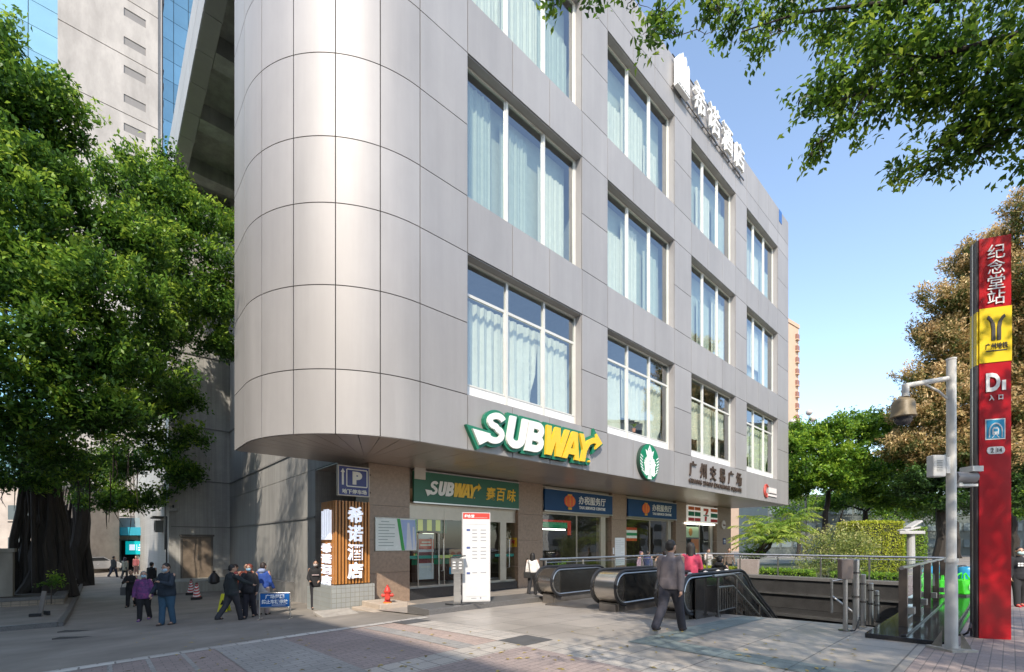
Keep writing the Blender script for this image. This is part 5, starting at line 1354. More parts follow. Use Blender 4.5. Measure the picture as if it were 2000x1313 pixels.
# teal banner, blue sign and car at the lane end
tb = thing('hotel_banner', 'lit teal banner with white emblem and rows of lettering at the lane end', 'banner', P(245, 1083, 45.7), 0)
b = MB(); b.box(0, 0, 0, 2.5, .12, 1.33); b.build('panel', flat((0.0, 0.33, 0.36), .5, emit=.3), tb)
b = MB()
for k in range(4): b.box(.42 + .14 * k, -.03, .42, .53 + .14 * k, -.005, 1.0)
b.box(1.15, -.03, .4, 1.18, -.005, 1.0); b.build('emblem', m_glow, tb)
b = MB(); put_text(b, '希诺', 1.65, -.02, .93, .2, height=.2, width=.55, depth=.02, bold=.01); b.box(1.3, -.03, .62, 2.1, -.005, .74); b.box(1.3, -.03, .38, 2.2, -.005, .50); b.build('lettering', m_glow, tb)
bs = thing('street_plate', 'small blue street plate on a post at the lane end', 'sign', GD(157, 41), 0)
b = MB(); b.tube([(0, 0, 0), (0, 0, 3.5)], .04, 8); b.build('post', m_steel_dk, bs)
b = MB(); b.box(-.5, -.06, 2.6, .5, -.04, 3.2); b.build('plate', flat((0.02, 0.12, 0.40)), bs)
b = MB(); b.box(-.35, -.07, 2.85, .35, -.061, 2.98); b.build('print', WHITE, bs)
# parked silver car
cr = GD(176, 42); car = thing('parked_car', 'silver car parked at the far end of the lane', 'car', cr, R(75))
m_car = M('car_paint', (0.62, 0.62, 0.63), .25, .5, .03)
prof = [(-2.1, .3), (-2.15, .75), (-1.75, 1.0), (-1.3, 1.05), (-.8, 1.42), (.6, 1.45), (1.3, 1.05), (2.0, .9), (2.15, .6), (2.1, .3)]
b = MB(); b.prism(prof, -.85, .85); b.build('body', m_car, car, bevel=.08)
b = MB(); b.prism([(-1.15, 1.07), (-.75, 1.36), (.52, 1.39), (1.1, 1.07)], -.856, .856); b.build('side_glass', flat((0.03, 0.035, 0.04), .1), car)
for x in (-1.35, 1.35):
    for s in (-1, 1):
        b = MB(); b.lathe([(.32, s * .62), (.32, s * .86)], (x, 0, .31), 18, axis='y'); wh = b.build('wheel', m_black, car)
        b = MB(); b.lathe([(.19, s * .863), (.17, s * .872)], (x, 0, .31), 14, axis='y'); b.build('rim', m_steel, wh)
for s in (-1, 1):
    b = MB(); b.box(2.02, s * .75 - .12, .62, 2.16, s * .75 + .08, .78); b.build('headlight', flat((0.8, 0.8, 0.78), .1), car)
# ================================================================== TREES AND PLANTS
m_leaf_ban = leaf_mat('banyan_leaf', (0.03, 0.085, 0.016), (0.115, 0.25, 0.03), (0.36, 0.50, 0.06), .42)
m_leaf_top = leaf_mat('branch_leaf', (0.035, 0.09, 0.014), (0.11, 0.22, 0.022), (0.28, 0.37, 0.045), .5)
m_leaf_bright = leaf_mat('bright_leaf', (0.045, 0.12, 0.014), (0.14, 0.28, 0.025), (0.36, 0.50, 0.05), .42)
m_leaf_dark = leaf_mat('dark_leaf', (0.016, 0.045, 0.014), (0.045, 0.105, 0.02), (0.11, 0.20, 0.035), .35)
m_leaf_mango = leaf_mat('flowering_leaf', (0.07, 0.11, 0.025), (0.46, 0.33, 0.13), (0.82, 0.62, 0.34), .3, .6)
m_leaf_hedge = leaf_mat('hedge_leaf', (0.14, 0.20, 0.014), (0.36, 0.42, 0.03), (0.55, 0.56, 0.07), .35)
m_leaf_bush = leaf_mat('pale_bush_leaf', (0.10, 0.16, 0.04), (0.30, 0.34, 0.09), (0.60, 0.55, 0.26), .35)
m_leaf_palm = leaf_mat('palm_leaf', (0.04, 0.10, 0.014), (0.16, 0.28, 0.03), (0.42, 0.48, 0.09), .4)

def leaf_cloud(name, C, Dv, L, Wd, tint, mat, parent, rng, flat_=0.5):
    """C centres (N,3), Dv leaf directions (N,3); one pointed folded quad per leaf"""
    N = len(C)
    Dv = Dv / (np.linalg.norm(Dv, axis=1, keepdims=True) + 1e-9)
    up = np.array([0, 0, 1.0]) + rng.normal(0, flat_, (N, 3))
    S = np.cross(Dv, up); S /= (np.linalg.norm(S, axis=1, keepdims=True) + 1e-9)
    Nn = np.cross(S, Dv)
    L = L * rng.uniform(.7, 1.25, (N, 1)); Wd = Wd * rng.uniform(.8, 1.2, (N, 1))
    V = np.empty((N, 4, 3))
    V[:, 0] = C - Dv * L * .5
    V[:, 1] = C + S * Wd * .5 + Nn * L * .10
    V[:, 2] = C + Dv * L * .5 - Nn * L * .06
    V[:, 3] = C - S * Wd * .5 + Nn * L * .10
    me = bpy.data.meshes.new(name)
    me.vertices.add(N * 4); me.vertices.foreach_set('co', V.reshape(-1))
    me.loops.add(N * 4); me.loops.foreach_set('vertex_index', np.arange(N * 4, dtype=np.int32))
    me.polygons.add(N); me.polygons.foreach_set('loop_start', np.arange(0, N * 4, 4, dtype=np.int32))
    try: me.polygons.foreach_set('loop_total', np.full(N, 4, dtype=np.int32))
    except Exception: pass
    at = me.attributes.new('tint', 'FLOAT', 'POINT'); at.data.foreach_set('value', np.repeat(np.clip(tint, 0, 1), 4))
    me.materials.append(mat); me.update(); me.validate()
    o = bpy.data.objects.new(name, me); COL.objects.link(o)
    if parent: o.parent = parent
    return o
def crown_pts(blobs, per_m2, leaves, sig, rng, droop=0.0, shell=.55, upb=.5, sat=0):
    """leaf tufts spread through ellipsoids: tuft centres near the surface, leaves fanning out of each tuft"""
    Cs, Ds, Ts = [], [], []
    if sat:                                            # break each ellipsoid into smaller lobes
        out = []
        for c, r in blobs:
            r = np.array(r if hasattr(r, '__len__') else (r, r, r * .8), float)
            out.append((c, r * .72))
            for k in range(sat):
                d = rng.normal(0, 1, 3); d[2] = abs(d[2]) * .9 - .25; d /= np.linalg.norm(d)
                out.append((np.array(c) + d * r * rng.uniform(.65, .95), r * rng.uniform(.26, .5)))
        blobs = out
    for (c, r) in blobs:
        r = np.array(r if hasattr(r, '__len__') else (r, r, r * .8))
        n = max(4, int(per_m2 * 4 * math.pi * (r.mean() ** 2)))
        d = rng.normal(0, 1, (n, 3)); d /= np.linalg.norm(d, axis=1, keepdims=True)
        rad = rng.uniform(shell, 1.08, (n, 1))
        tc = np.array(c) + d * rad * r
        for t, dd in zip(tc, d):
            m_ = rng.integers(int(leaves * .6), int(leaves * 1.4))
            ax = dd * .8 + np.array([0, 0, upb]) + rng.normal(0, .35, 3); ax /= np.linalg.norm(ax)
            k = rng.uniform(-1.3, 1.3, (m_, 1)) * sig * 1.5
            off = rng.normal(0, sig * .55, (m_, 3)) * np.array([1, 1, .6]) + ax * k
            Cs.append(t + off)
            Ds.append(ax * .7 + rng.normal(0, .6, (m_, 3)) + np.array([0, 0, -droop]))
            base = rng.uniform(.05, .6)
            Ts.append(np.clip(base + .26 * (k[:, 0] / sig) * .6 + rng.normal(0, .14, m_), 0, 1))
    return np.concatenate(Cs), np.concatenate(Ds), np.concatenate(Ts)
def limb(b, p, q, r0, r1, rng, n=6, wob=.25):
    p, q = Vector(p), Vector(q); pts = []
    for i in range(n + 1):
        t = i / n; o = math.sin(math.pi * t) * wob
        pts.append(p.lerp(q, t) + Vector((rng.normal(0, .3) * o, rng.normal(0, .3) * o, abs(rng.normal(0, .3)) * o)))
    b.tube(pts, [r0 + (r1 - r0) * i / n for i in range(n + 1)], 8); return pts
def tree(name, label, base, top, r0, blobs, mat, per, leaves, L, Wd, sig, seed, bark=None, group=None, droop=0, upb=.5, roots=0, cat='tree', hang=0, twigs=4, sat=0):
    rng = np.random.default_rng(seed)
    base = Vector(base); t = thing(name, label, cat, base, 0, group)
    rel = [(np.array(c) - np.array(base), r) for c, r in blobs]
    b = MB(); tp = Vector(top) - base
    pts = limb(b, (0, 0, -.4), tp, r0, r0 * .6, rng, 7, .3)
    for a in range(7):
        an = a * .9 + rng.random(); b.tube([Vector((math.cos(an) * r0 * 1.7, math.sin(an) * r0 * 1.7, -.3)), Vector((math.cos(an) * r0 * .9, math.sin(an) * r0 * .9, .35)), Vector((math.cos(an) * r0 * .4, math.sin(an) * r0 * .4, 1.3))], [r0 * .3, r0 * .35, r0 * .25], 7)
    nodes = [(pts[-1], r0 * .55), (pts[-2], r0 * .5)]
    for c, r in sorted(rel, key=lambda q: (Vector(q[0]) - tp).length):
        c = Vector(c); rr = r if not hasattr(r, '__len__') else (r[0] + r[1]) / 2
        st, sr0 = min(nodes, key=lambda nd: (nd[0] - c).length)
        ln = (c - st).length
        rb = min(sr0 * .75, .012 + .022 * ln + .02 * rr)
        mid = limb(b, st, c, rb, max(.008, rb * .35), rng, 7, min(.6, .12 * ln))
        for i in (3, 5, 7): nodes.append((mid[i], rb * (1 - .09 * i)))
        for k in range(twigs):
            dv = Vector(rng.normal(0, 1, 3)).normalized() * rr * .8
            limb(b, mid[rng.integers(4, 8)], c + dv, max(.008, rb * .28), .005, rng, 4, .1)
    for k in range(roots):                            # aerial roots fused round the trunk
        an = rng.random() * 6.28; rd = r0 * rng.uniform(.7, 1.75); x, y = math.cos(an) * rd * 1.1, math.sin(an) * rd * .8
        h = tp.z * rng.uniform(.55, 1.05); q = []
        for i in range(6):
            f = i / 5; q.append(Vector((x * (1 - .35 * f) + rng.normal(0, .06), y * (1 - .35 * f) + rng.normal(0, .06), -.3 + (h + .3) * f)))
        w0 = rng.uniform(.04, .20); b.tube(q, [w0 * 1.5, w0, w0 * .9, w0 * .8, w0 * .8, w0 * .6], 7)
    for k in range(hang):
        an = rng.random() * 6.28; rd = r0 * rng.uniform(1, 6); x, y = math.cos(an) * rd, math.sin(an) * rd
        z1 = tp.z * rng.uniform(.8, 1.3); z0 = z1 - rng.uniform(1.0, 3.2)
        b.tube([Vector((x, y, z1)), Vector((x + rng.normal(0, .1), y, (z0 + z1) / 2)), Vector((x + rng.normal(0, .1), y, z0))], [.03, .022, .008], 5)
    b.build('trunk', bark or m_bark, t, smooth=True)
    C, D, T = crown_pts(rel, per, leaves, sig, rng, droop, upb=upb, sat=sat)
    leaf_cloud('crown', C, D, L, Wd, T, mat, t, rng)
    return t
def PB(l): return [(tuple(P(px, py, d)), r) for px, py, d, r in l]

# banyans on the lane
p = GD(84, 21.5, .42); top = P(95, 880, 21.5)
tree('banyan_tree', 'huge banyan in the planter with thick bundled aerial roots, nearest the street', p, top, .60, PB([
    (40, 150, 17, (1.5, 1.5, 1.5)), (30, 220, 17, (1.9, 1.8, 1.8)), (-60, 260, 17, 2.6), (70, 250, 17.5, (1.4, 1.4, 1.2)), (5, 360, 16.5, (2.6, 2, 1.8)), (110, 400, 17, (1.9, 1.9, 1.4)), (-80, 450, 17, 2.6), (60, 480, 16, (2.4, 2, 1.6)),
    (180, 470, 18, (2.1, 2, 1.6)), (110, 580, 16, (2.3, 2, 1.6)), (10, 600, 15.5, (2.2, 2, 1.7)), (210, 600, 17.5, (2.2, 2, 1.7)), (40, 710, 15.5, (2.0, 1.8, 1.4)), (150, 700, 16, (2.0, 1.9, 1.5)), (240, 720, 17.5, (1.9, 1.8, 1.4)),
    (90, 810, 16, (1.9, 1.8, 1.1)), (200, 820, 17, (1.9, 1.8, 1.1)), (10, 850, 16, (1.9, 1.7, 1.0)), (120, 900, 18.5, (2.2, 1.9, .9)), (20, 930, 19, (1.8, 1.6, .7))]),
    m_leaf_ban, 1.8, 46, .22, .10, .27, 5, m_bark_dk, 'banyans along the lane', roots=24, hang=60, upb=.9, sat=6)
p = GD(140, 29); top = P(165, 920, 29)
tree('banyan_tree', 'banyan farther along the lane spreading towards the building with a slimmer trunk', p, top, .55, PB([
    (245, 370, 23, (1.8, 1.8, 1.3)), (300, 350, 23, (1.5, 1.6, 1.2)), (345, 410, 23, (1.9, 1.9, 1.5)), (410, 440, 23, (1.5, 1.6, 1.3)), (280, 470, 22, (2.2, 2, 1.7)), (390, 520, 22.5, (1.9, 2, 1.5)), (320, 580, 22, (2.2, 2, 1.6)),
    (420, 600, 23, (1.2, 1.6, 1.4)), (380, 660, 23, (1.6, 1.6, 1.1)), (440, 680, 23.5, (.6, 1.0, .6)), (290, 690, 22, (2.0, 1.9, 1.3)), (330, 780, 23, (1.7, 1.7, 1.1)), (250, 800, 23, (1.9, 1.8, 1.3)), (340, 860, 24, (1.6, 1.6, .9)),
    (260, 900, 25, (2.0, 1.8, 1.1)), (190, 930, 26, (2.0, 1.8, 1.0)), (350, 930, 25, (1.6, 1.5, .55)), (290, 970, 26, (1.6, 1.5, .5)), (220, 985, 27, (2.0, 1.6, .5))]),
    m_leaf_ban, 1.8, 46, .22, .10, .27, 8, m_bark_dk, 'banyans along the lane', roots=18, hang=90, upb=.9, sat=6)
# overhanging street tree: trunk behind the photographer, branches reach over the plaza
sp_bl = PB([(1880, 40, 7.6, (.9, .8, .45)), (1760, 40, 8, (.8, .7, .45)), (1640, 20, 8.2, (.7, .6, .40)), (1530, 20, 8.3, (.5, .5, .30)), (1440, 30, 8.3, (.35, .4, .26)), (1480, 85, 8.3, (.22, .3, .18)), (1290, 25, 7.6, (.16, .2, .22)), (1300, 60, 7.6, (.10, .15, .20)),
    (1262, 70, 7.5, (.05, .1, .20)), (1400, 5, 8, (.35, .3, .2)), (1150, -4, 7.5, (.28, .2, .10)), (1080, -6, 7.5, (.15, .2, .10)), (1230, -6, 7.5, (.18, .2, .10)), (1700, 120, 8, (.75, .6, .38)), (1820, 120, 7.8, (.8, .7, .42)), (1950, 110, 7.4, (.8, .7, .5)),
    (1640, 170, 8, (.55, .5, .28)), (1590, 205, 8, (.35, .4, .2)), (1740, 190, 8, (.55, .5, .26)), (1840, 190, 7.8, (.5, .5, .28)), (1600, 275, 8.1, (.30, .35, .17)), (1660, 245, 8, (.35, .4, .17)), (1940, 200, 7.4, (.6, .5, .32)), (1860, 255, 7.8, (.35, .4, .2)),
    (1960, 265, 7.5, (.45, .4, .3)), (1820, 320, 7.9, (.42, .4, .19)), (1750, 335, 7.9, (.25, .3, .12)), (1900, 300, 7.7, (.42, .4, .22)), (2060, 150, 7, (1, .8, .8)), (2080, 300, 7.2, (.6, .6, .4))])
rng = np.random.default_rng(77)
shade = []
for k in range(34):
    x, y = rng.uniform(2.0, 13), rng.uniform(-6.5, 3.0)
    shade.append(((x, y, rng.uniform(8.2, 11.5)), (1.3, 1.3, .8)))
shade += [((8.0, y_, z_), (1.3, 1.2, .8)) for y_, z_ in ((.5, 9), (1.8, 9.5), (3.2, 10.5), (4.6, 11.5), (-.8, 9))] + [((6.6, y_, z_), (1.2, 1.2, .8)) for y_, z_ in ((-.5, 9), (1.2, 9.5), (3, 10.5))]
shade += [((2.5, 1.0, 10), (1.4, 1.4, .8)), ((3.5, -2, 10), (1.6, 1.5, .8)), ((1.4, -3.8, 9), (1.2, 1.1, .7)), ((6, 4.3, 11), (1.3, 1.2, .8)), ((9, 4.5, 11), (1.6, 1.2, .8))]
ov = tree('street_tree', 'leafy street tree whose branches hang into the top right corner over the plaza', (10.5, -4.0, 0), (9.5, -2.5, 6.0), .38, sp_bl, m_leaf_top, 9.0, 24, .125, .06, .14, 21, None, droop=.3, upb=.05, twigs=3)
bq = MB(); rng = np.random.default_rng(3)
for pts_, r0_ in (([(2120, 40, 6.6), (1960, 75, 7.2), (1830, 110, 7.6), (1720, 160, 7.9), (1640, 195, 8), (1590, 215, 8.05)], .05), ([(2150, 150, 6.6), (2010, 190, 7.2), (1920, 230, 7.5), (1860, 275, 7.7), (1790, 320, 7.8)], .04), ([(2100, -40, 7), (1900, -10, 7.5), (1700, 10, 8), (1560, 30, 8.2), (1450, 60, 8.3)], .05),
                  ([(1830, 110, 7.6), (1760, 105, 7.8), (1690, 115, 8)], .022), ([(1720, 160, 7.9), (1660, 235, 8), (1610, 270, 8.1)], .018), ([(1960, 75, 7.2), (1920, 160, 7.4), (1850, 200, 7.7)], .025), ([(1450, -30, 8.2), (1340, -10, 7.9), (1290, 30, 7.6), (1265, 90, 7.5)], .012)):
    q = [P(*p_) - Vector(ov.location) + Vector(rng.normal(0, .03, 3)) for p_ in pts_]
    bq.tube(q, [r0_ * (1 - .8 * i / (len(q) - 1)) for i in range(len(q))], 7)
bq.build('branches', m_bark_dk, ov, smooth=True)
tree('street_tree', 'shady street tree standing behind the photographer on the plaza side', (6.0, -5.0, 0), (6.2, -4.0, 5.5), .35, shade, m_leaf_top, 1.8, 26, .17, .085, .30, 22, None)
# a street tree to the left whose leaves dapple the lane wall
dap = [((-13.5 + rng.uniform(-3.5, 3.5), 2.0 + rng.uniform(-3, 3), rng.uniform(12.5, 20)), (1.5, 1.5, 1.1)) for k in range(20)]
tree('street_tree', 'tall street tree left of the photographer shading the lane', (-14, 1.5, -.7), (-13.8, 1.8, 10), .4, dap, m_leaf_ban, 1.5, 26, .18, .09, .36, 23, None)

for k, (x, y, lab) in enumerate(((36, 15, 'nearest'), (44, 24, 'middle'), (54, 33, 'farthest'))):
    rng = np.random.default_rng(90 + k)
    bl = [((x + rng.uniform(-3, 3), y + rng.uniform(-3, 3), rng.uniform(4, 10)), (2.2, 2.2, 1.7)) for q in range(9)]
    tree('avenue_tree', lab + ' round tree in the avenue row beyond the right edge of the plaza', (x, y, -.3), (x, y, 4), .3, bl, m_leaf_dark, 1.0, 22, .34, .17, .5, 95 + k, None, 'avenue trees')
# right hand garden
def ground_tree(px, d, **k): return GD(px, d)
tree('garden_tree', 'bright green round garden tree beside the right end of the office building', GD(1608, 36), P(1618, 960, 36), .28, PB([
    (1575, 870, 34, (1.6, 1.6, 1.2)), (1620, 850, 34, (1.7, 1.6, 1.2)), (1590, 930, 34, (2.0, 1.8, 1.2)), (1650, 900, 34, (1.7, 1.7, 1.3)), (1680, 850, 35, (1.5, 1.5, 1.2)), (1560, 850, 36, (1.3, 1.3, 1.0)), (1640, 940, 34, (1.9, 1.7, 1.1)), (1560, 960, 36, (1.2, 1.2, .9)), (1690, 930, 35, (1.5, 1.5, 1.1))]),
    m_leaf_bright, 2.6, 40, .24, .13, .28, 31, m_bark_dk, sat=5)
tree('garden_tree', 'mid green garden tree with a forked trunk behind the clipped hedge', GD(1690, 40), P(1690, 1000, 40), .3, PB([
    (1700, 830, 38, (1.8, 1.8, 1.3)), (1740, 850, 38, (1.8, 1.8, 1.3)), (1720, 910, 37, (2.2, 2, 1.2)), (1770, 920, 38, (2.2, 2, 1.2)), (1690, 960, 38, (1.8, 1.8, 1.0)), (1740, 975, 38, (2, 1.8, 1.0)), (1640, 985, 42, (1.8, 1.6, .9)), (1790, 985, 38, (1.8, 1.8, .9))]),
    m_leaf_bright, 2.3, 38, .25, .13, .32, 32, m_bark_dk, sat=5)
tree('flowering_tree', 'tall tree covered in tan orange blossom behind the red pylon', GD(1836, 31), P(1836, 985, 31), .42, PB([
    (1900, 520, 30.5, (1.93, 1.93, 1.66)), (1860, 650, 30.5, (2.07, 1.93, 1.52)), (1910, 620, 30.5, (2.07, 1.93, 1.52)), (1830, 750, 30.5, (1.93, 1.93, 1.38)), (1900, 760, 30.5, (2.21, 2.07, 1.38)), (1970, 660, 29.5, (2.21, 2.07, 1.66)), (1820, 850, 30.5, (2.07, 1.93, 1.24)), (1900, 860, 30.5, (2.21, 1.93, 1.24)), (1990, 870, 29.5, (2.21, 1.93, 1.38)), (2010, 770, 29.5, (2.21, 1.93, 1.38)), (1850, 590, 30.5, (1.79, 1.79, 1.38)), (1950, 560, 29.5, (2.48, 2.21, 2.07)), (2010, 450, 28.5, (1.79, 1.93, 2.48)), (2030, 620, 28.5, (2.48, 2.48, 2.48)), (1850, 700, 30.5, (2.07, 1.93, 1.52)), (1920, 700, 30.0, (2.48, 2.21, 1.79)), (1990, 720, 29.5, (2.48, 2.48, 1.93)),
    (1800, 800, 30.5, (2.21, 2.07, 1.52)), (1870, 800, 30.0, (2.48, 2.21, 1.66)), (1950, 820, 29.5, (2.48, 2.21, 1.66)), (1790, 880, 30.5, (1.79, 1.93, 1.24)), (1850, 890, 30.0, (2.35, 2.07, 1.24)), (1930, 900, 29.5, (2.21, 2.07, 1.24))]),
    m_leaf_mango, 2.9, 46, .24, .085, .28, 33, m_bark_dk, upb=.9, sat=5)
tree('dark_tree', 'dark spreading tree with black forked trunk at the far right', GD(1985, 34), P(1975, 1010, 34), .42, PB([
    (1830, 940, 30, (2.2, 2, .9)), (1770, 955, 31, (1.7, 1.6, .7)), (1900, 940, 30, (2.2, 2, 1.0)), (1980, 930, 30, (2.4, 2, 1.2)), (1860, 985, 30, (1.8, 1.6, .5)), (2060, 900, 30, (2.6, 2, 1.6)), (1990, 820, 31, (2.4, 2, 1.6)), (1950, 985, 31, (1.8, 1.6, .6))]),
    m_leaf_dark, 2.6, 36, .22, .12, .30, 34, m_bark_dk, sat=4)
for i, (px, d, c) in enumerate(((1560, 62, 'bright green far tree between the lamp globes and the bright garden tree'), (1640, 70, 'far tree seen through the gap under the garden trees'), (1760, 66, 'far tree in the gap left of the dark trunk'), (1870, 62, 'far tree in the gap beside the white pole'), (1960, 64, 'far tree in the gap right of the red pylon'), (2040, 66, 'far tree at the right edge of the garden'))):
    rng = np.random.default_rng(50 + i)
    bl = [(tuple(P(px + rng.uniform(-55, 55), 1000 - rng.uniform(0, 130) * .9, d + rng.uniform(-2, 2))), (2.6, 2.2, 1.9)) for k in range(8)]
    tree('far_tree', c, GD(px, d), P(px, 1020, d), .3, bl, m_leaf_bright if i % 2 == 0 else m_leaf_dark, 1.1, 22, .36, .18, .5, 60 + i, m_bark_dk, 'far trees behind the garden')
# palm
pr = GD(1452, 27); pal = thing('palm', 'arching palm with drooping fronds beside the end pillar', 'palm', pr)
b = MB(); rng = np.random.default_rng(9)
tops = []
for k in range(5):
    a = rng.uniform(0, 6.28); q = [Vector((math.cos(a) * .3, math.sin(a) * .3, -.1)), Vector((.4 + .3 * k, rng.normal(0, .2), 1.0 + .25 * k)), Vector((1.0 + .42 * k, rng.normal(0, .4), 2.0 + .28 * k))]
    b.tube(q, [.13, .10, .08], 8); tops.append(q[-1])
b.build('trunk', m_bark_dk, pal, smooth=True)
Cs, Ds, Ts = [], [], []
for tpv in tops:
    for k in range(11):
        a = k * .6 + rng.random() * .4; Ln = rng.uniform(1.7, 2.7); el = rng.uniform(.3, 1.1)
        dx, dy = math.cos(a), math.sin(a)
        for s in np.linspace(.1, 1, 34):
            r_ = Ln * s; z = math.sin(el) * r_ * 1.0 - .42 * r_ * r_ * .9 / Ln * 1.4
            c = np.array([tpv.x + dx * r_ * math.cos(el * .6), tpv.y + dy * r_ * math.cos(el * .6), tpv.z + z])
            for sd in (-1, 1):
                dv = np.array([-dy * sd, dx * sd, -.45]) + np.array([dx, dy, 0]) * .7 + rng.normal(0, .1, 3)
                dv /= np.linalg.norm(dv); l = .5 * (1 - .55 * abs(s - .45))
                Cs.append(c + dv * l * .5); Ds.append(dv); Ts.append(np.clip(.3 + .5 * s + rng.normal(0, .15), 0, 1))
leaf_cloud('fronds', np.array(Cs), np.array(Ds), .5, .05, np.array(Ts), m_leaf_palm, pal, rng)
# clipped hedge blocks, bush, low hedges
def hedge(name, label, cat, u0, w0, u1, w1, z0, z1, mat, dens, L, seed, tilt=0.0):
    rng = np.random.default_rng(seed)
    t = thing(name, label, cat, (P0[0], P0[1], 0), TH)
    ar = [((u1 - u0) * (z1 - z0), 0), ((u1 - u0) * (z1 - z0), 1), ((w1 - w0) * (z1 - z0), 2), ((w1 - w0) * (z1 - z0), 3), ((u1 - u0) * (w1 - w0), 4)]
    C, D = [], []
    for A_, s in ar:
        n = int(A_ * dens); a, c = rng.random(n), rng.random(n); dp = np.abs(rng.normal(0, .05, n))
        U, W_, Z = u0 + (u1 - u0) * a, w0 + (w1 - w0) * a, z0 + (z1 - z0) * c
        if s == 0: C.append(np.stack([U, w0 + dp, Z], 1)); nv = (0, -1, 0)
        if s == 1: C.append(np.stack([U, w1 - dp, Z], 1)); nv = (0, 1, 0)
        if s == 2: C.append(np.stack([u0 + dp, W_, Z], 1)); nv = (-1, 0, 0)
        if s == 3: C.append(np.stack([u1 - dp, W_, Z], 1)); nv = (1, 0, 0)
        if s == 4: C.append(np.stack([U, w0 + (w1 - w0) * c, z1 - dp + rng.normal(0, .03, n)], 1)); nv = (0, 0, 1)
        D.append(np.array(nv) * .5 + rng.normal(0, .6, (n, 3)) + np.array([0, 0, -.25 if s < 4 else .3]))
    C, D = np.concatenate(C), np.concatenate(D)
    C += rng.normal(0, .02, C.shape)
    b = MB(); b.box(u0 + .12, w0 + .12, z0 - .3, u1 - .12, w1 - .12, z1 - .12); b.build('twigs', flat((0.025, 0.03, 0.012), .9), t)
    leaf_cloud('leaves', C, D, L, L * .5, rng.uniform(.2, 1, len(C)), mat, t, rng, .9)
    return t
def hedge_px(name, label, cat, px0, px1, pyt, d, depth, mat, dens, L, seed, zb=None):
    a, c = P(px0, 1062, d), P(px1, 1062, d)
    t = hedge(name, label, cat, 0, 0, c.x - a.x, depth, -.5, EYE + (CY - pyt) * d / F, mat, dens, L, seed)
    t.location = (a.x, d, 0); t.rotation_euler = (0, 0, R(0)); return t
hedge_px('clipped_hedge', 'tall square clipped yellow green hedge block', 'hedge', 1684, 1768, 1018, 27, 2.2, m_leaf_hedge, 420, .10, 41)
hedge_px('clipped_hedge', 'lower darker clipped hedge block right of the tall square one', 'hedge', 1766, 1812, 1030, 28, 2.2, m_leaf_bright, 420, .10, 42)
for i, (a, b_, lab) in enumerate(((-2.4, 1.5, 'low light green hedge strip behind the railing by the palm'), (-6.9, -3.4, 'low green hedge strip behind the railing right of the grey plaque'))):
    hedge('low_hedge', lab, 'hedge', 8.2, -2.0 if i == 0 else -4.9, 9.2, 1.5 if i == 0 else -2.7, -.3, .36, m_leaf_hedge if i == 0 else m_leaf_bright, 420, .10, 43 + i)
hedge('low_hedge', 'low green hedge strip behind the railing towards the white pole', 'hedge', 8.4, -9.2, 9.2, -5.6, -.3, .34, m_leaf_bright, 420, .10, 46)
plq = thing('stone_plaque', 'pale pink stone plaque standing in the low hedge', 'plaque', fac(8.1, -2.35, -.2), TH + R(90))
b = MB(); b.prism([(-.42, 0), (.42, 0), (.50, 1.02), (-.50, 1.02)], -.1, .1); b.build('stone', M('pink_stone', (0.40, 0.31, 0.29), .6, 0, .12, 5), plq, bevel=.015)
rng = np.random.default_rng(12)
bsh = thing('bush', 'pale loose flowering bush behind the railing', 'bush', GD(1620, 23.5))
bl = [(np.array(P(px, py, d)) - np.array(bsh.location), r) for px, py, d, r in ((1600, 1075, 23.5, (.8, .9, .7)), (1650, 1050, 24.5, (1.0, 1, .6)), (1680, 1060, 24, (.8, .9, .6)), (1630, 1060, 23.5, (1.1, 1, .8)), (1670, 1075, 23.5, (.9, .9, .7)), (1610, 1100, 22.8, (1.1, .9, .5)), (1660, 1108, 22.5, (1.1, .9, .5)), (1590, 1105, 23.5, (.7, .8, .4)))]
C, D, T = crown_pts(bl, 6, 20, .2, rng); leaf_cloud('leaves', C, D, .12, .05, T, m_leaf_bush, bsh, rng)
b = MB()
for c, r in bl: limb(b, (0, 0, -.2), Vector(c), .05, .02, rng, 5, .2)
b.build('stems', m_bark, bsh)
for i, (px, py, d, r, lab) in enumerate(((100, 1135, 17.9, .35, 'small fern clump growing at the foot of the banyan roots'), (1095, 1105, 20.5, .30, 'low pot plants below the first tax office window'), (1470, 1080, 27, .6, 'small yellow green shrub under the palm trunk'))):
    c = P(px, py, d); s_ = thing('shrub', lab, 'shrub', c)
    C, D, T = crown_pts([(np.array([0, 0, 0.]), (r, r, r * .7))], 14, 20, .12, rng); leaf_cloud('leaves', C, D, .12, .05, T, m_leaf_bright, s_, rng)
    b = MB(); b.tube([(0, 0, -.9), (0, 0, 0)], .02, 6); b.build('stem', m_bark, s_)
ivy_u = MB()
# garden bed, back wall and glasshouse beyond
sheet('garden_bed', [(8.0, -9.6), (26, -9.6), (40, 3.0), (24, 6.0), (8.0, 1.8)], M('bed_soil', (0.075, 0.085, 0.035), .95, 0, .4, 3, .4, 12), .03, step=1.0)
gw_ = simple_building('glass_pavilion', 'pale grey glazed pavilion seen between the garden trunks', 'building', (P(1500, 0, 78).x, 78, 0), R(0), 46, 10, 9.5, M('pavilion_grey', (0.12, 0.14, 0.13), .5, .1, .2, .3), 3, 22, flat((0.16, 0.20, 0.21), .2), .8)
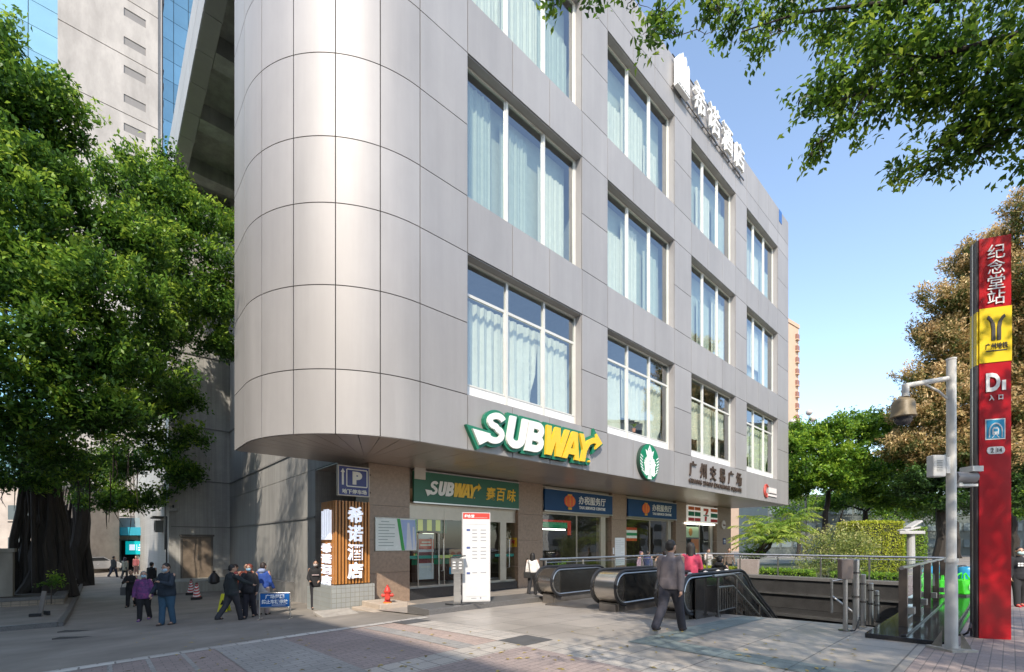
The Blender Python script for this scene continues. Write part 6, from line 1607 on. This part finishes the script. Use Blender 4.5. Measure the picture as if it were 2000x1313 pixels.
# lamp with globes
gl = thing('globe_lamp', 'street lamp with a cluster of pale glass globes above the bright tree', 'street lamp', GD(1574, 48))
b = MB(); zt = EYE + (CY - 835) * 48 / F; b.tube([(0, 0, 0), (0, 0, zt)], .09, 10)
gp_ = []
for k, (dx, dy, dz) in enumerate(((-1.4, 0, 1.0), (-.2, .5, .5), (.15, -.3, 1.9), (.7, 0, 1.3), (1.3, .2, -.1), (1.8, -.2, .6), (-.9, -.4, 0), (.3, .6, .2))):
    b.tube([(0, 0, zt - 1), (dx * .6, dy * .6, zt - .3 + dz * .3), (dx, dy, zt + dz - .35)], .035, 6); gp_.append((dx, dy, zt + dz))
b.build('post', m_steel_dk, gl)
for q in gp_:
    b = MB(); b.lathe([(.001, -.34), (.17, -.28), (.31, -.12), (.33, .0), (.31, .12), (.17, .28), (.001, .34)], q, 14); b.build('globe', flat((0.55, 0.50, 0.47), .2), gl, smooth=True)
gl2 = thing('garden_lamp', 'pale mushroom shaped garden lamp post with a folded white cap', 'lamp', GD(1779, 20))
zt = EYE + (CY - 1026) * 20 / F
b = MB(); b.tube([(0, 0, 0), (0, 0, zt)], [.17, .14], 12); b.build('post', flat((0.36, 0.35, 0.33), .6), gl2)
b = MB(); b.slab([(-.6, -.12), (-.3, -.28), (.3, -.24), (.6, -.05), (.44, .24), (-.32, .24)], zt, zt + .14); b.obox((.1, 0, zt + .42), (.6, .4, .08), Matrix.Rotation(R(-32), 3, 'Y')); b.obox((-.1, 0, zt + .22), (.7, .45, .08), Matrix.Rotation(R(-12), 3, 'Y')); b.build('cap', flat((0.40, 0.39, 0.37), .6), gl2, bevel=.02)
# things at the far right: bags, buckets, meter box, bicycles
m_lime = flat((0.06, 0.66, 0.02), .45)
for i, (px, py, lab) in enumerate(((1842, 1160, 'bright lime green carrier bag left of the white pole'), (1880, 1160, 'bright lime green carrier bag between white pole and red pylon'))):
    t = thing('carrier_bag', lab, 'bag', P(px, py, 13.2), R(15 + 10 * i), 'lime bags by the plinth')
    b = MB(); b.add([(-.30, -.16, 0), (.30, -.16, 0), (.30, .16, 0), (-.30, .16, 0), (-.34, -.12, .42), (.33, -.10, .40), (.32, .12, .44), (-.33, .12, .41)], [(0, 3, 2, 1), (0, 1, 5, 4), (1, 2, 6, 5), (2, 3, 7, 6), (3, 0, 4, 7), (4, 5, 6, 7)]); b.build('bag', m_lime, t, bevel=.03)
    b = MB()
    for y in (-.11, .11): b.tube([(-.18, y, .38), (-.1, y * .6, .56), (0.05, y * .4, .60), (.16, y, .40)], .022, 6)
    b.build('handles', m_lime, t)
    b = MB(); b.lathe([(.10, -.165), (.08, -.17)], (0.05, 0.01, .2), 12, axis='y'); b.build('mark', flat((0.5, 0.8, 0.45)), t)
    s_ = thing('storage_crate', ['dark crate under the lime bag left of the white pole', 'dark crate under the lime bag between white pole and red pylon'][i], 'crate', (t.location.x, t.location.y, float(g(t.location.x, t.location.y))), R(15 + 10 * i))
    b = MB(); b.box(-.33, -.2, 0, .33, .2, max(.05, t.location.z - s_.location.z - .002)); b.build('crate', flat((0.10, 0.10, 0.09)), s_)
for i, (px, py) in enumerate(((1825, 1128), (1888, 1132))):
    t = thing('blue_drum', ['round blue drum behind the left lime bag', 'round blue drum behind the right lime bag'][i], 'drum', (P(px, py, 15).x, 15, float(g(P(px, py, 15).x, 15))), 0, 'blue drums behind the lime bags')
    h = EYE + (CY - 1107) * 15 / F - t.location.z
    b = MB(); b.lathe([(.22, 0), (.24, .1), (.24, h - .12), (.20, h - .03), (.10, h)], n=18); b.build('drum', flat((0.02, 0.25, 0.45), .35), t, smooth=True)
    b = MB(); b.lathe([(.25, h * .5), (.25, h * .5 + .03)], n=18); b.build('hoop', flat((0.02, 0.2, 0.38), .35), t)
mbx = thing('meter_box', 'white sloping meter box on a post seen through the glass screen', 'box', GD(1800, 12))
b = MB(); b.prism([(-.26, .62), (.22, .62), (.22, .92), (.18, .95), (-.26, .88)], -.15, .15); b.build('case', m_wpaint, mbx, bevel=.015)
b = MB(); b.box(-.06, -.06, 0, .06, .06, .619); b.build('post', m_steel_dk, mbx)
bike0 = thing('bicycle', 'parked bicycle in the row at the far right edge of the plaza', 'bicycle', (0, 0, 0), 0, 'bicycles parked beyond the plinth')
b = MB()
for x in (-.5, .5): b.tube([Vector((x + .32 * math.cos(a), 0, .33 + .32 * math.sin(a))) for a in np.linspace(0, 2 * math.pi, 21)], .022, 6)
b.build('wheels', m_black, bike0)
b = MB(); b.tube([(-.5, 0, .33), (-.1, 0, .33), (-.25, 0, .85)], .022, 6); b.tube([(-.1, 0, .33), (.38, 0, .80), (-.22, 0, .75)], .022, 6); b.tube([(-.5, 0, .33), (-.22, 0, .72)], .018, 6); b.tube([(.5, 0, .33), (.38, 0, .80), (.35, 0, 1.0)], .022, 6); b.build('frame', flat((0.04, 0.28, 0.33)), bike0)
b = MB(); b.tube([(.30, -.26, 1.02), (.38, 0, 1.0), (.30, .26, 1.02)], .018, 6); b.build('handlebar', m_steel_dk, bike0)
b = MB(); b.box(-.38, -.07, .86, -.12, .07, .92); b.build('saddle', m_black, bike0, bevel=.02)
b = MB(); b.box(.40, -.16, .75, .68, .16, 1.0); b.build('basket', flat((0.35, 0.36, 0.36)), bike0)
rng = np.random.default_rng(5)
for k in range(9):
    px = 1815 + k * 22 + rng.uniform(-4, 4) if k < 5 else 1985 + (k - 5) * 14; d = 19 + rng.uniform(-.8, .8) + (4 if k > 4 else 0)
    loc = GD(px, d)
    if k == 0: bike0.location = loc; bike0.rotation_euler = (0, 0, R(70))
    else: dup(bike0, loc, R(60 + rng.uniform(-15, 15)))
# ================================================================== PEOPLE
def fuse(mb, name, mat, parent, vox, smooth_it=4):
    o = mb.build(name, mat, parent)
    r = o.modifiers.new('r', 'REMESH'); r.mode = 'VOXEL'; r.voxel_size = vox
    s = o.modifiers.new('s', 'SMOOTH'); s.factor = .5; s.iterations = smooth_it
    dg = bpy.context.evaluated_depsgraph_get(); dg.update()
    me = bpy.data.meshes.new_from_object(o.evaluated_get(dg))
    o.modifiers.clear(); old = o.data; o.data = me; bpy.data.meshes.remove(old)
    me.name = name
    me.polygons.foreach_set('use_smooth', [True] * len(me.polygons))
    at = me.attributes.get('tint') or me.attributes.new('tint', 'FLOAT', 'POINT')
    return o
def cap(b, p, q, r0, r1, sx=1.0, sy=1.0, n=12):
    p, q = Vector(p), Vector(q); d = q - p; L = d.length
    z = d.normalized() if L > 1e-6 else Vector((0, 0, 1))
    x = Vector((1, 0, 0)) - z * z.x
    x = x.normalized() if x.length > .2 else (Vector((0, 1, 0)) - z * z.y).normalized()
    y = z.cross(x)
    rings = []
    for a in (-80, -50, -20): rings.append((p + z * (r0 * math.sin(R(a))), r0 * math.cos(R(a))))
    rings += [(p, r0), (q, r1)]
    for a in (20, 50, 80): rings.append((q + z * (r1 * math.sin(R(a))), r1 * math.cos(R(a))))
    vs_, fs_ = [], []
    for c, r in rings:
        for k in range(n):
            a = 2 * math.pi * k / n; vs_.append(c + x * (r * sx * math.cos(a)) + y * (r * sy * math.sin(a)))
    for i in range(len(rings) - 1):
        for k in range(n): fs_.append((i * n + k, i * n + (k + 1) % n, (i + 1) * n + (k + 1) % n, (i + 1) * n + k))
    fs_.append(tuple(range(n - 1, -1, -1))); fs_.append(tuple((len(rings) - 1) * n + k for k in range(n)))
    b.add(vs_, fs_)
def ell(b, c, r, n=14):
    b.lathe([(max(.0005, math.sin(math.pi * k / 10)), -math.cos(math.pi * k / 10)) for k in range(11)], n=n)
    m_ = 11 * n
    for i in range(len(b.v) - m_, len(b.v)):
        v = b.v[i]; b.v[i] = (c[0] + v[0] * r[0], c[1] + v[1] * r[1], c[2] + v[2] * r[2])
_cl = {}
def cloth(c, var=.18, sc=9):
    if (c, var, sc) not in _cl: _cl[(c, var, sc)] = M('cloth_%d' % len(_cl), c, .85, 0, var, sc, .35, 16)
    return _cl[(c, var, sc)]
m_skin = M('skin', (0.44, 0.26, 0.18), .5, 0, .08, 8); m_hairk = flat((0.014, 0.012, 0.011), .5); m_mask = flat((0.35, 0.52, 0.62), .8)
def person(label, loc, rot, H=1.68, leg=((12, 4), (-14, 16)), arm=((-10, 8, 14), (12, 8, 18)), top=(0.05, 0.05, 0.06), low=(0.02, 0.02, 0.025), shoe=(0.02, 0.02, 0.02), hair=(0.014, 0.012, 0.011), style='short',
           mask=None, bulk=1.0, coat=.47, nod=0.0, vox=.016, skirt=None, hood=None, top_m=None, group=None, turn=0.0):
    t = thing('person', label, 'person', loc, R(rot), group)
    hipz, thigh, shin = .525, .245, .235
    J = {}
    hips = []
    for i, s in enumerate((-1, 1)):
        a, k = leg[i]; a, k = R(a), R(k)
        hp = Vector((s * .052, 0, hipz)); kn = hp + Vector((0, -math.sin(a), -math.cos(a))) * thigh
        an = kn + Vector((0, -math.sin(a - k), -math.cos(a - k))) * shin
        hips.append((hp, kn, an, a - k))
    dz = .042 - min(h[2].z for h in hips)
    hips = [(h[0] + Vector((0, 0, dz)), h[1] + Vector((0, 0, dz)), h[2] + Vector((0, 0, dz)), h[3]) for h in hips]
    sz = .815 + dz
    arms = []
    for i, s in enumerate((-1, 1)):
        sw, out, el = arm[i][:3]; inn = arm[i][3] if len(arm[i]) > 3 else 0
        sh = Vector((s * .112, 0, sz)); sw, out, el, inn = R(sw), R(out), R(el), R(inn)
        e = sh + Vector((s * math.sin(out), -math.sin(sw) * math.cos(out), -math.cos(sw) * math.cos(out))) * .175
        fd = Vector((-s * math.sin(inn) + s * .25 * math.sin(out), -math.sin(sw + el) * math.cos(inn), -math.cos(sw + el) * math.cos(inn))).normalized()
        wv = e + fd * .150
        arms.append((sh, e, wv, fd, s))
    hc = Vector((0, -.012 - .03 * math.sin(R(nod)), sz + .122))
    S = lambda v: Vector(v) * H
    tr_ = Matrix.Rotation(R(turn), 3, 'Z') @ Matrix.Rotation(R(nod), 3, 'X')
    hd = lambda x, y, z: (hc + tr_ @ Vector((x, y, z))) * H
    b = MB()                                           # one continuous body
    cap(b, S((0, 0, hipz + dz)), S((0, .005, .66 + dz)), .078 * H, .070 * H, 1.12, .78)
    cap(b, S((0, .005, .66 + dz)), S((0, .008, sz - .045)), .070 * H, .080 * H, 1.2, .78)
    cap(b, S((-.085, .005, sz - .015)), S((.085, .005, sz - .015)), .036 * H, .036 * H)
    cap(b, S((0, .005, sz)), S(hc + Vector((0, .012, -.045))), .034 * H, .031 * H)
    m_ = MB(); ell(m_, (0, 0, 0), (.047, .057, .066)); ell(m_, (0, -.014, -.028), (.037, .040, .040)); cap(m_, (0, -.052, .004), (0, -.066, -.014), .006, .010)
    for s in (-1, 1): ell(m_, (s * .049, .006, -.004), (.008, .014, .020), 8)
    ell(m_, (0, -.050, -.034), (.018, .010, .006), 8)
    b.add([tuple(hd(*v)) for v in m_.v], m_.f)
    for hp, kn, an, fa in hips:
        cap(b, S(hp), S(kn), .056 * H, .036 * H); cap(b, S(kn), S(an), .036 * H, .024 * H); cap(b, S(an), S(an + Vector((0, -.075, -.025))), .024 * H, .018 * H)
    hand = []
    for sh, e, wv, fd, s in arms:
        cap(b, S(sh), S(e), .033 * H, .026 * H); cap(b, S(e), S(wv), .026 * H, .018 * H)
        side = Vector((0, 0, 1)).cross(fd) if abs(fd.z) < .8 else Vector((0, 1, 0))
        side = side.normalized(); nrm = fd.cross(side).normalized()
        pc = wv + fd * .026; cap(b, S(wv + fd * .006), S(wv + fd * .042), .015 * H, .017 * H, 1.0, 1.0)
        for k in range(4):
            o = side * (.0085 * (k - 1.5)); l1 = (.030, .034, .032, .025)[k]
            p1 = wv + fd * .05 + o; p2 = p1 + (fd * .8 + nrm * -.5 * s).normalized() * l1 * .6; p3 = p2 + (fd * .4 - nrm * .9 * s).normalized() * l1 * .5
            cap(b, S(p1), S(p2), .0058 * H, .0054 * H, n=6); cap(b, S(p2), S(p3), .0054 * H, .0046 * H, n=6)
        p1 = wv + fd * .02 + side * .014; cap(b, S(p1), S(p1 + side * .014 + fd * .022), .0065 * H, .0055 * H, n=6)
        hand.append(t.matrix_basis @ (S(wv + fd * .055)))
    fuse(b, 'body', m_skin, t, min(vox, .013), 3)
    # trousers
    b = MB(); u = bulk
    cap(b, S((0, 0, hipz + dz - .01)), S((0, 0, hipz + dz + .07)), .087 * H, .080 * H, 1.12 * u, .82 * u)
    for hp, kn, an, fa in hips:
        cap(b, S(hp), S(kn), .067 * H * u, .048 * H); cap(b, S(kn), S(an), .049 * H, .043 * H)
    if skirt is None: fuse(b, 'trousers', cloth(low), t, vox)
    else:
        fuse(b, 'trousers', cloth(low), t, vox)
        b = MB(); b.lathe([(.088 * H, (hipz + dz + .09) * H), (.105 * H, (hipz + dz) * H), (.125 * H, (hipz + dz - .22) * H), (.118 * H, (hipz + dz - .22) * H), (.08 * H, (hipz + dz + .08) * H)], n=20); b.build('skirt', cloth(skirt), t, smooth=True)
    # jacket
    b = MB(); c0 = coat + dz
    cap(b, S((0, 0, c0 + .085)), S((0, .004, .66 + dz)), .090 * H * u, .088 * H * u, 1.14, .86)
    q = MB(); q.lathe([(.092 * H * u, (c0 - .005) * H), (.097 * H * u, (c0 + .03) * H), (.092 * H * u, (c0 + .1) * H)], n=18); b.add([(v[0] * 1.14, v[1] * .88, v[2]) for v in q.v], q.f)
    cap(b, S((0, .004, .66 + dz)), S((0, .006, sz - .055)), .088 * H * u, .090 * H, 1.12, .84)
    cap(b, S((-.082, .005, sz - .022)), S((.082, .005, sz - .022)), .042 * H, .042 * H)
    cap(b, S((0, .006, sz - .01)), S((0, .008, sz + .035)), .052 * H, .040 * H)
    for sh, e, wv, fd, s in arms:
        cap(b, S(sh + Vector((-s * .014, 0, -.008))), S(e), .042 * H * (.6 + .4 * u), .036 * H * (.6 + .4 * u)); cap(b, S(e), S(wv - fd * .004), .036 * H * (.6 + .4 * u), .028 * H)
    fuse(b, 'jacket', top_m or cloth(top), t, vox)
    for hp, kn, an, fa in hips:
        b = MB(); pitch = fa * .5
        f0 = an + Vector((0, .022, -.020)); f1 = an + Vector((0, -.085, -.024 + max(0, math.sin(-fa)) * -.01))
        cap(b, S(f0), S(f1), .025 * H, .021 * H, 1.0, .8); cap(b, S(an), S(an + Vector((0, -.03, -.012))), .030 * H, .026 * H)
        so_ = fuse(b, 'shoe', cloth(shoe, .1), t, vox * .7, 2)
    # hair
    m_ = MB()
    if style == 'short':
        ell(m_, (0, .012, .020), (.052, .056, .055)); ell(m_, (0, .028, -.005), (.048, .042, .045))
    elif style == 'long':
        ell(m_, (0, .010, .020), (.055, .060, .057)); cap(m_, (0, .035, .01), (0, .052, -.12), .050, .036, 1.1, .7)
        for s in (-1, 1): cap(m_, (s * .046, .01, .01), (s * .050, .015, -.10), .016, .012)
    elif style == 'bob':
        ell(m_, (0, .012, .018), (.058, .060, .058)); ell(m_, (0, .025, -.02), (.056, .048, .045))
    hm = hair if not isinstance(hair, tuple) else flat(hair, .55)
    if style:
        b = MB(); b.add([tuple(hd(*v)) for v in m_.v], m_.f); fuse(b, 'hair', hm, t, vox * .7, 2)
    fe = MB()
    for s in (-1, 1):
        q = MB(); ell(q, (s * .019, -.052, .006), (.007, .005, .0045), 8); q.box(s * .019 - .011, -.0585, .017, s * .019 + .011, -.050, .0205); fe.add([tuple(hd(*v)) for v in q.v], q.f)
    fe.build('eyes', flat((0.02, 0.015, 0.012), .3), t)
    if mask:
        q = MB(); ell(q, (0, -.034, -.028), (.043, .036, .034)); b = MB(); b.add([tuple(hd(*v)) for v in q.v], q.f); b.build('mask', flat(mask, .8), t, smooth=True)
    if hood:
        q = MB(); cap(q, (-.03, .05, -.085), (.03, .05, -.085), .045, .045, 1.3, 1.0); cap(q, (0, .06, -.09), (0, .055, -.15), .05, .035, 1.2, .7)
        b = MB(); b.add([tuple(hc * H + Vector(v) * H) for v in q.v], q.f); fuse(b, 'hood', cloth(hood), t, vox)
    return t, hand, H
def phone(label, p, rot):
    t = thing('phone', label, 'phone', p, R(rot)); b = MB(); b.obox((0, 0, 0), (.075, .012, .15), Matrix.Rotation(R(-55), 3, 'X')); b.build('case', flat((0.02, 0.02, 0.025), .2), t, bevel=.004); return t
def handbag(label, p, rot, c, sz=(.30, .12, .24), strap=.5):
    t = thing('handbag', label, 'bag', p, R(rot)); b = MB(); b.box(-sz[0] / 2, -sz[1] / 2, 0, sz[0] / 2, sz[1] / 2, sz[2]); b.build('body', cloth(c, .1), t, bevel=.025)
    b = MB(); b.tube([(-sz[0] * .42, 0, sz[2]), (-sz[0] * .2, 0, sz[2] + strap * .8), (0, 0, sz[2] + strap), (sz[0] * .2, 0, sz[2] + strap * .8), (sz[0] * .42, 0, sz[2])], .012, 6); b.build('strap', cloth(c, .1), t); return t
LG = -.03
# -- plaza
m_greyjk = M('grey_jacket_cloth', (0.175, 0.15, 0.155), .8, 0, .16, 7, .5, 10, (1, 1, .5))
person('man in a grey brown jacket and dark loose trousers striding away towards the escalator', G(1310, 1236), 138, 1.72, ((23, 4), (-22, 22)), ((-14, 5, 8), (10, 5, 10)), low=(0.035, 0.034, 0.045), shoe=(0.03, 0.02, 0.018), bulk=1.10, coat=.50, top_m=m_greyjk, turn=-12, vox=.013)
person('woman in a bright pink jacket with black shoulder strap stepping onto the escalator', GD(1349, 11.2), 160, 1.72, ((6, 4), (-4, 6)), ((10, 8, 70, 20), (8, 8, 60, 20)), top=(0.62, 0.07, 0.13), style='long', hair=(0.03, 0.025, 0.022), vox=.015)
ws, hh, _ = person('woman in a white top and black trousers walking beside the pillar', G(1040, 1163), 165, 1.60, ((14, 6), (-14, 18)), ((6, 10, 20), (-6, 10, 20)), top=(0.72, 0.69, 0.66), low=(0.018, 0.018, 0.02), style='long', bulk=1.0, coat=.55)
handbag('black handbag hanging beside the woman in white', ws.location + Vector((-.20, -.16, .66)), 160, (0.02, 0.02, 0.02), (.26, .10, .22), .52)
e_ = fac(-1.3, -5.0); person('person in a black hooded jacket going down on the escalator', (e_.x, e_.y, -.52), 130, 1.72, ((4, 4), (-4, 6)), ((6, 16, 20), (6, 16, 20)), top=(0.022, 0.02, 0.02), bulk=1.15, hood=(0.022, 0.02, 0.02))
person('person in a white hooded top behind the escalator rail', GD(1298, 19.2), 175, 1.66, top=(0.70, 0.68, 0.62), hair=(0.05, 0.03, 0.02), hood=(0.60, 0.58, 0.54))
person('person in pale grey looking at a phone by the store', GD(1383, 24.5), 10, 1.70, arm=((20, 6, 90, 20), (20, 6, 90, 20)), top=(0.40, 0.36, 0.35), nod=18, hair=(0.05, 0.03, 0.03))
person('person with a pale face and brown coat facing the escalators by the end pillar', GD(1424, 26.5), -10, 1.72, top=(0.16, 0.11, 0.09))
person('person in a navy top outside the second tax office window', GD(1265, 22.2), 140, 1.64, top=(0.03, 0.04, 0.12), low=(0.05, 0.05, 0.08))
person('person with purple tinted hair outside the second tax office window', GD(1252, 22.4), 40, 1.60, top=(0.30, 0.20, 0.26), hair=(0.10, 0.06, 0.09), style='bob')
person('person in a dark brown jacket sitting low beside the white hooded figure', GD(1283, 21.6), 60, 1.52, top=(0.07, 0.05, 0.05), style='bob')
rt, hh, _ = person('man with white mask and red shoes in a black printed jacket by the red pylon', GD(1991, 12.6), -25, 1.66, ((10, 6), (-6, 8)), ((4, 8, 20), (4, 8, 20)), top=(0.015, 0.015, 0.018), low=(0.02, 0.02, 0.022), shoe=(0.60, 0.03, 0.04), mask=(0.50, 0.68, 0.68), bulk=1.1)
b = MB()
for r_ in range(2):
    for k in range(3): b.box(-.10 + .06 * k, -.178, 1.13 + .055 * r_, -.055 + .06 * k, -.160, 1.17 + .055 * r_)
b.build('jacket_print', WHITE, rt)
# -- lane
m_plaid = M('purple_pattern_cloth', (0.20, 0.05, 0.15), .85, 0, .75, 9, .4, 14)
nt_ = m_plaid.node_tree; rp_ = [n_ for n_ in nt_.nodes if n_.type == 'VALTORGB'][0]
rp_.color_ramp.elements[0].color = (0.05, 0.03, 0.09, 1); rp_.color_ramp.elements[1].color = (0.36, 0.06, 0.20, 1)
e_ = rp_.color_ramp.elements.new(.5); e_.color = (0.14, 0.05, 0.17, 1)
wp, hh, _ = person('grey haired woman in a purple patterned jacket, blue mask and purple shoes', G(281, 1213, LG), 20, 1.56, ((10, 6), (-10, 14)), ((-4, 14, 18), (6, 10, 18)), low=(0.018, 0.018, 0.02), shoe=(0.16, 0.07, 0.26), hair=(0.22, 0.21, 0.20), mask=m_mask and (0.36, 0.55, 0.66), bulk=1.2, coat=.46, top_m=m_plaid, turn=18)
mbl, hb, _ = person('man in a dark blue jacket, blue jeans and mask reading his phone', G(326, 1221, LG), -6, 1.72, ((7, 4), (-5, 6)), ((6, 16, 30), (26, 10, 88, 30)), top=(0.018, 0.028, 0.042), low=(0.035, 0.085, 0.14), shoe=(0.10, 0.075, 0.06), mask=(0.40, 0.55, 0.68), bulk=1.28, coat=.48, nod=16)
phone('dark phone held by the man in the blue jacket', hb[1] + Vector((-.02, -.03, .05)), 0)
wk_, hb, _ = person('woman in black with hands joined walking behind the purple jacket', G(256, 1186, LG), 12, 1.60, ((8, 4), (-8, 10)), ((24, 10, 80, 35), (24, 10, 80, 35)), top=(0.014, 0.014, 0.016), low=(0.012, 0.012, 0.014), style='short', bulk=1.05, vox=.02)
phone('phone held in both hands by the woman in black', (hb[0] + hb[1]) / 2 + Vector((0, -.02, .04)), 12)
handbag('grey bag at the elbow of the woman in black', wk_.location + Vector((-.30, .02, .50)), 15, (0.10, 0.10, 0.10), (.26, .14, .34), .35)
person('man in dark clothes walking away in the middle of the lane', G(222, 1128, LG), 175, 1.72, ((16, 4), (-16, 20)), top=(0.02, 0.022, 0.022), low=(0.02, 0.024, 0.04), bulk=1.1, vox=.024)
person('woman in a pale khaki coat walking away down the lane', G(244, 1131, LG), 185, 1.66, ((8, 4), (-10, 14)), top=(0.22, 0.22, 0.17), low=(0.05, 0.05, 0.05), style='long', hair=(0.03, 0.02, 0.035), vox=.024, coat=.40)
person('person in a dusty red jacket at the far end under the teal banner', G(266, 1122, LG), 20, 1.62, ((4, 2), (-4, 6)), top=(0.22, 0.06, 0.06), low=(0.05, 0.03, 0.03), vox=.026)
person('man in a black jacket seen from behind the couple', GD(296, 23.5, LG), 180, 1.74, ((8, 4), (-8, 12)), top=(0.014, 0.014, 0.016), bulk=1.15, vox=.022)
person('tall figure in a long black coat at the planter end', G(161, 1127, LG), 175, 1.66, ((4, 2), (-6, 8)), top=(0.015, 0.016, 0.015), coat=.30, bulk=1.2, vox=.026)
person('person in a purple top beside the long black coat at the planter end', G(174, 1121, LG), 182, 1.68, ((10, 4), (-10, 14)), top=(0.10, 0.06, 0.20), low=(0.03, 0.02, 0.03), vox=.026)
person('person in black striding across the lane with one arm held out', G(453, 1213, LG), 155, 1.62, ((18, 6), (-18, 20)), ((20, 55, 45), (-8, 8, 14)), top=(0.018, 0.024, 0.026), low=(0.03, 0.03, 0.036), bulk=1.18, turn=-20, vox=.015)
wm, hb, _ = person('woman with reddish hair, blue mask and black puffer jacket facing the street', G(487, 1207, LG), 10, 1.60, ((7, 4), (-7, 10)), ((12, 8, 30, 10), (4, 10, 16)), top=(0.016, 0.016, 0.02), low=(0.022, 0.02, 0.028), hair=(0.20, 0.05, 0.03), style='bob', mask=(0.30, 0.52, 0.66), bulk=1.2, vox=.015)
handbag('black shoulder bag of the woman with reddish hair', wm.location + Vector((-.28, -.10, .62)), 10, (0.014, 0.014, 0.014), (.22, .14, .30), .40)
bj, hb, _ = person('person in a bright blue hooded jacket and pale grey skirt with back turned', GD(514, 14.2, LG), 172, 1.64, ((6, 4), (-6, 8)), ((4, 10, 30), (4, 10, 30)), top=(0.02, 0.06, 0.26), low=(0.30, 0.24, 0.22), skirt=(0.36, 0.36, 0.38), hood=(0.25, 0.30, 0.45), hair=(0.03, 0.02, 0.018), bulk=1.1, vox=.017, coat=.50)
hbk = handbag('purple bag held at the side of the blue hooded jacket', bj.location + Vector((-.26, -.12, .72)), 170, (0.12, 0.03, 0.16), (.24, .10, .20), .3)
person('person in a dark red jacket standing behind the striding figure', GD(459, 16.6, LG), 160, 1.70, top=(0.12, 0.02, 0.025), hair=(0.02, 0.012, 0.012), style='bob', bulk=1.1, vox=.02)
person('person in a rust red jacket partly hidden behind the woman with blue mask', GD(482, 16.2, LG), 20, 1.70, top=(0.22, 0.05, 0.03), hair=(0.015, 0.012, 0.012), vox=.02)
hq, hb, _ = person('person in black with white chest print standing beside the slatted hotel sign', GD(617, 15.4, LG), 15, 1.66, ((2, 2), (-2, 4)), ((10, 8, 60, 20), (10, 8, 60, 20)), top=(0.016, 0.016, 0.018), mask=(0.45, 0.42, 0.40), vox=.017, bulk=1.1)
b = MB(); b.box(-.10, -.175, 1.16, .12, -.155, 1.185); b.build('jacket_print', flat((0.5, 0.4, 0.4)), hq)
